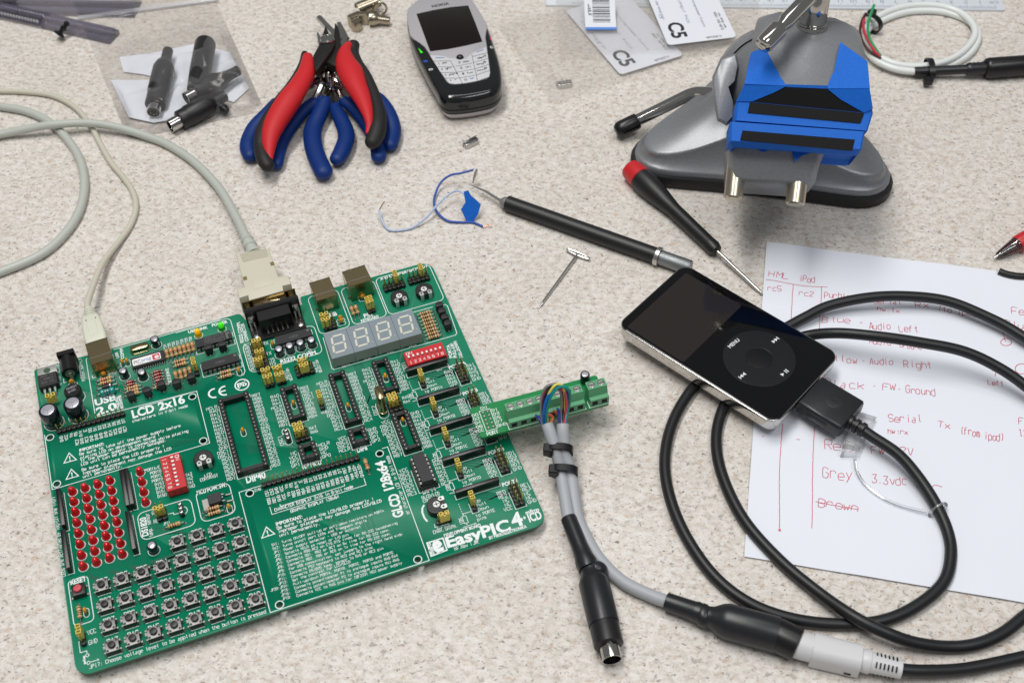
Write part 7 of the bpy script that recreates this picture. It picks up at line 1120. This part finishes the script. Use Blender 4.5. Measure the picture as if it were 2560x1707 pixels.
def tie2(pl, pr, z, hdp):
    a, b_ = P(C2(*pl), z), P(C2(*pr), z); u = (b_ - a).normalized(); n = Vector((0, 0, 1)); L_ = (b_ - a).length; w_ = Vector((-u.y, u.x, 0)); s = MB(); q = [a + u * (L_ / 2) + u * (math.copysign(abs(math.cos(x)) ** .6, math.cos(x)) * L_ / 2) + n * (math.copysign(abs(math.sin(x)) ** .8, math.sin(x)) * 3.6) for x in [2 * PI * k / 28 for k in range(29)]]; cc = a + u * (L_ / 2)
    s.loft([[tuple(p - w_ * 1.9), tuple(p + w_ * 1.9), tuple(p + (p - cc).normalized() * .9 + w_ * 1.9), tuple(p + (p - cc).normalized() * .9 - w_ * 1.9)] for p in q], 0, False, False); h = P(C2(*hdp), z + 1.5); T = Matrix(((u.x, w_.x, 0, h.x), (u.y, w_.y, 0, h.y), (0, 0, 1, h.z), (0, 0, 0, 1))); s.box(-2.5, 2.5, -2.7, 2.7, -2.6, 2.2, .5, 0, T); s.build('cable_tie', m_blk2, t)
tie2((1065, 1150), (1358, 1165), 18.2, (1085, 1145)); tie2((1125, 1395), (1415, 1415), 12.0, (1148, 1390))
def dinend(pts, names): pass
a, b_ = P(OV(1306, 1190), 7.6), P(OV(1350, 1300), 7.4); T, L_ = axisT(tuple(a), tuple(b_)); s = MB(); s.lathe([(3.9, 0), (4.0, 1), (4.1, L_ * .6), (4.6, L_ * .8), (5.4, L_ * .93), (5.0, L_ * 1.05)], 20, 0, T); p = P(G7(395, 130), 8); s.sphere((p.x, p.y, 7.6), 5.6, 18, 0, sz=(1, .8, .85))
a2, b2 = P(G7(330, 190), 7.4), P(G7(505, 900), 7.3); T, L_ = axisT(tuple(a2), tuple(b2)); s.lathe([(5.0, -2), (5.0, 0), (6.6, 3), (7.3, 5), (7.3, L_ - .6), (7.2, L_)], 28, 0, T); s.build('heat_shrink_sleeve', m_shrink, t, sharp=50)
b3 = P(G7(575, 1200), 7.3); T, L_ = axisT(tuple(b2), tuple(b3)); s = MB(); s.lathe([(6.7, -1), (6.9, 0), (6.9, L_ - .5), (6.3, L_), (5, L_ + .1)], 28, 0, T); s.build('plug_body', m_blk, t); b4 = P(G7(618, 1395), 7.3); T, L_ = axisT(tuple(b3), tuple(b4)); s = MB(); s.lathe([(4.6, -.5), (4.7, 0), (4.7, L_), (4.2, L_), (4.2, L_ - 5)], 26, 0, T, c1=False); s.lathe([(4.15, L_ - 4.6), (4.1, L_ - 4.5)], 20, 1, T); s.box(-4.8, -4.5, -.8, .8, L_ - 6, L_ - 1, 0, 1, T); s.build('plug_nose', [m_chrome, m_dark], t)
a, b_ = P(OV(1530, 1380), 5.6), P(OV(1622, 1412), 7); T, L_ = axisT(tuple(a), tuple(b_)); s = MB(); s.lathe([(4.2, 0), (4.3, 1), (4.6, L_ * .7), (5.0, L_ * .78), (4.3, L_ * .95), (4.6, L_ * 1.05)], 20, 0, T); s.sphere((P(C3(1540, 1300), 7)).to_tuple(), 5.8, 18, 0, sz=(.8, 1, .85))
a2, b2 = P(C3(1630, 1320), 7.6), P(C3(2160, 1465), 7.8); T, L_ = axisT(tuple(a2), tuple(b2)); s.lathe([(4.6, -3), (5, -1), (7.4, 3), (8.3, 6), (8.3, L_ - .6), (8.2, L_)], 28, 0, T); s.build('heat_shrink_sleeve', m_shrink, t, sharp=50)
b3 = P(C5(455, 1245), 7.6); T, L_ = axisT(tuple(b2), tuple(b3)); s = MB(); s.lathe([(7.6, -1), (7.8, 0), (7.8, L_ - .4), (7.2, L_), (6.2, L_ - .2)], 28, 0, T); s.build('socket_body', m_blk2, t)
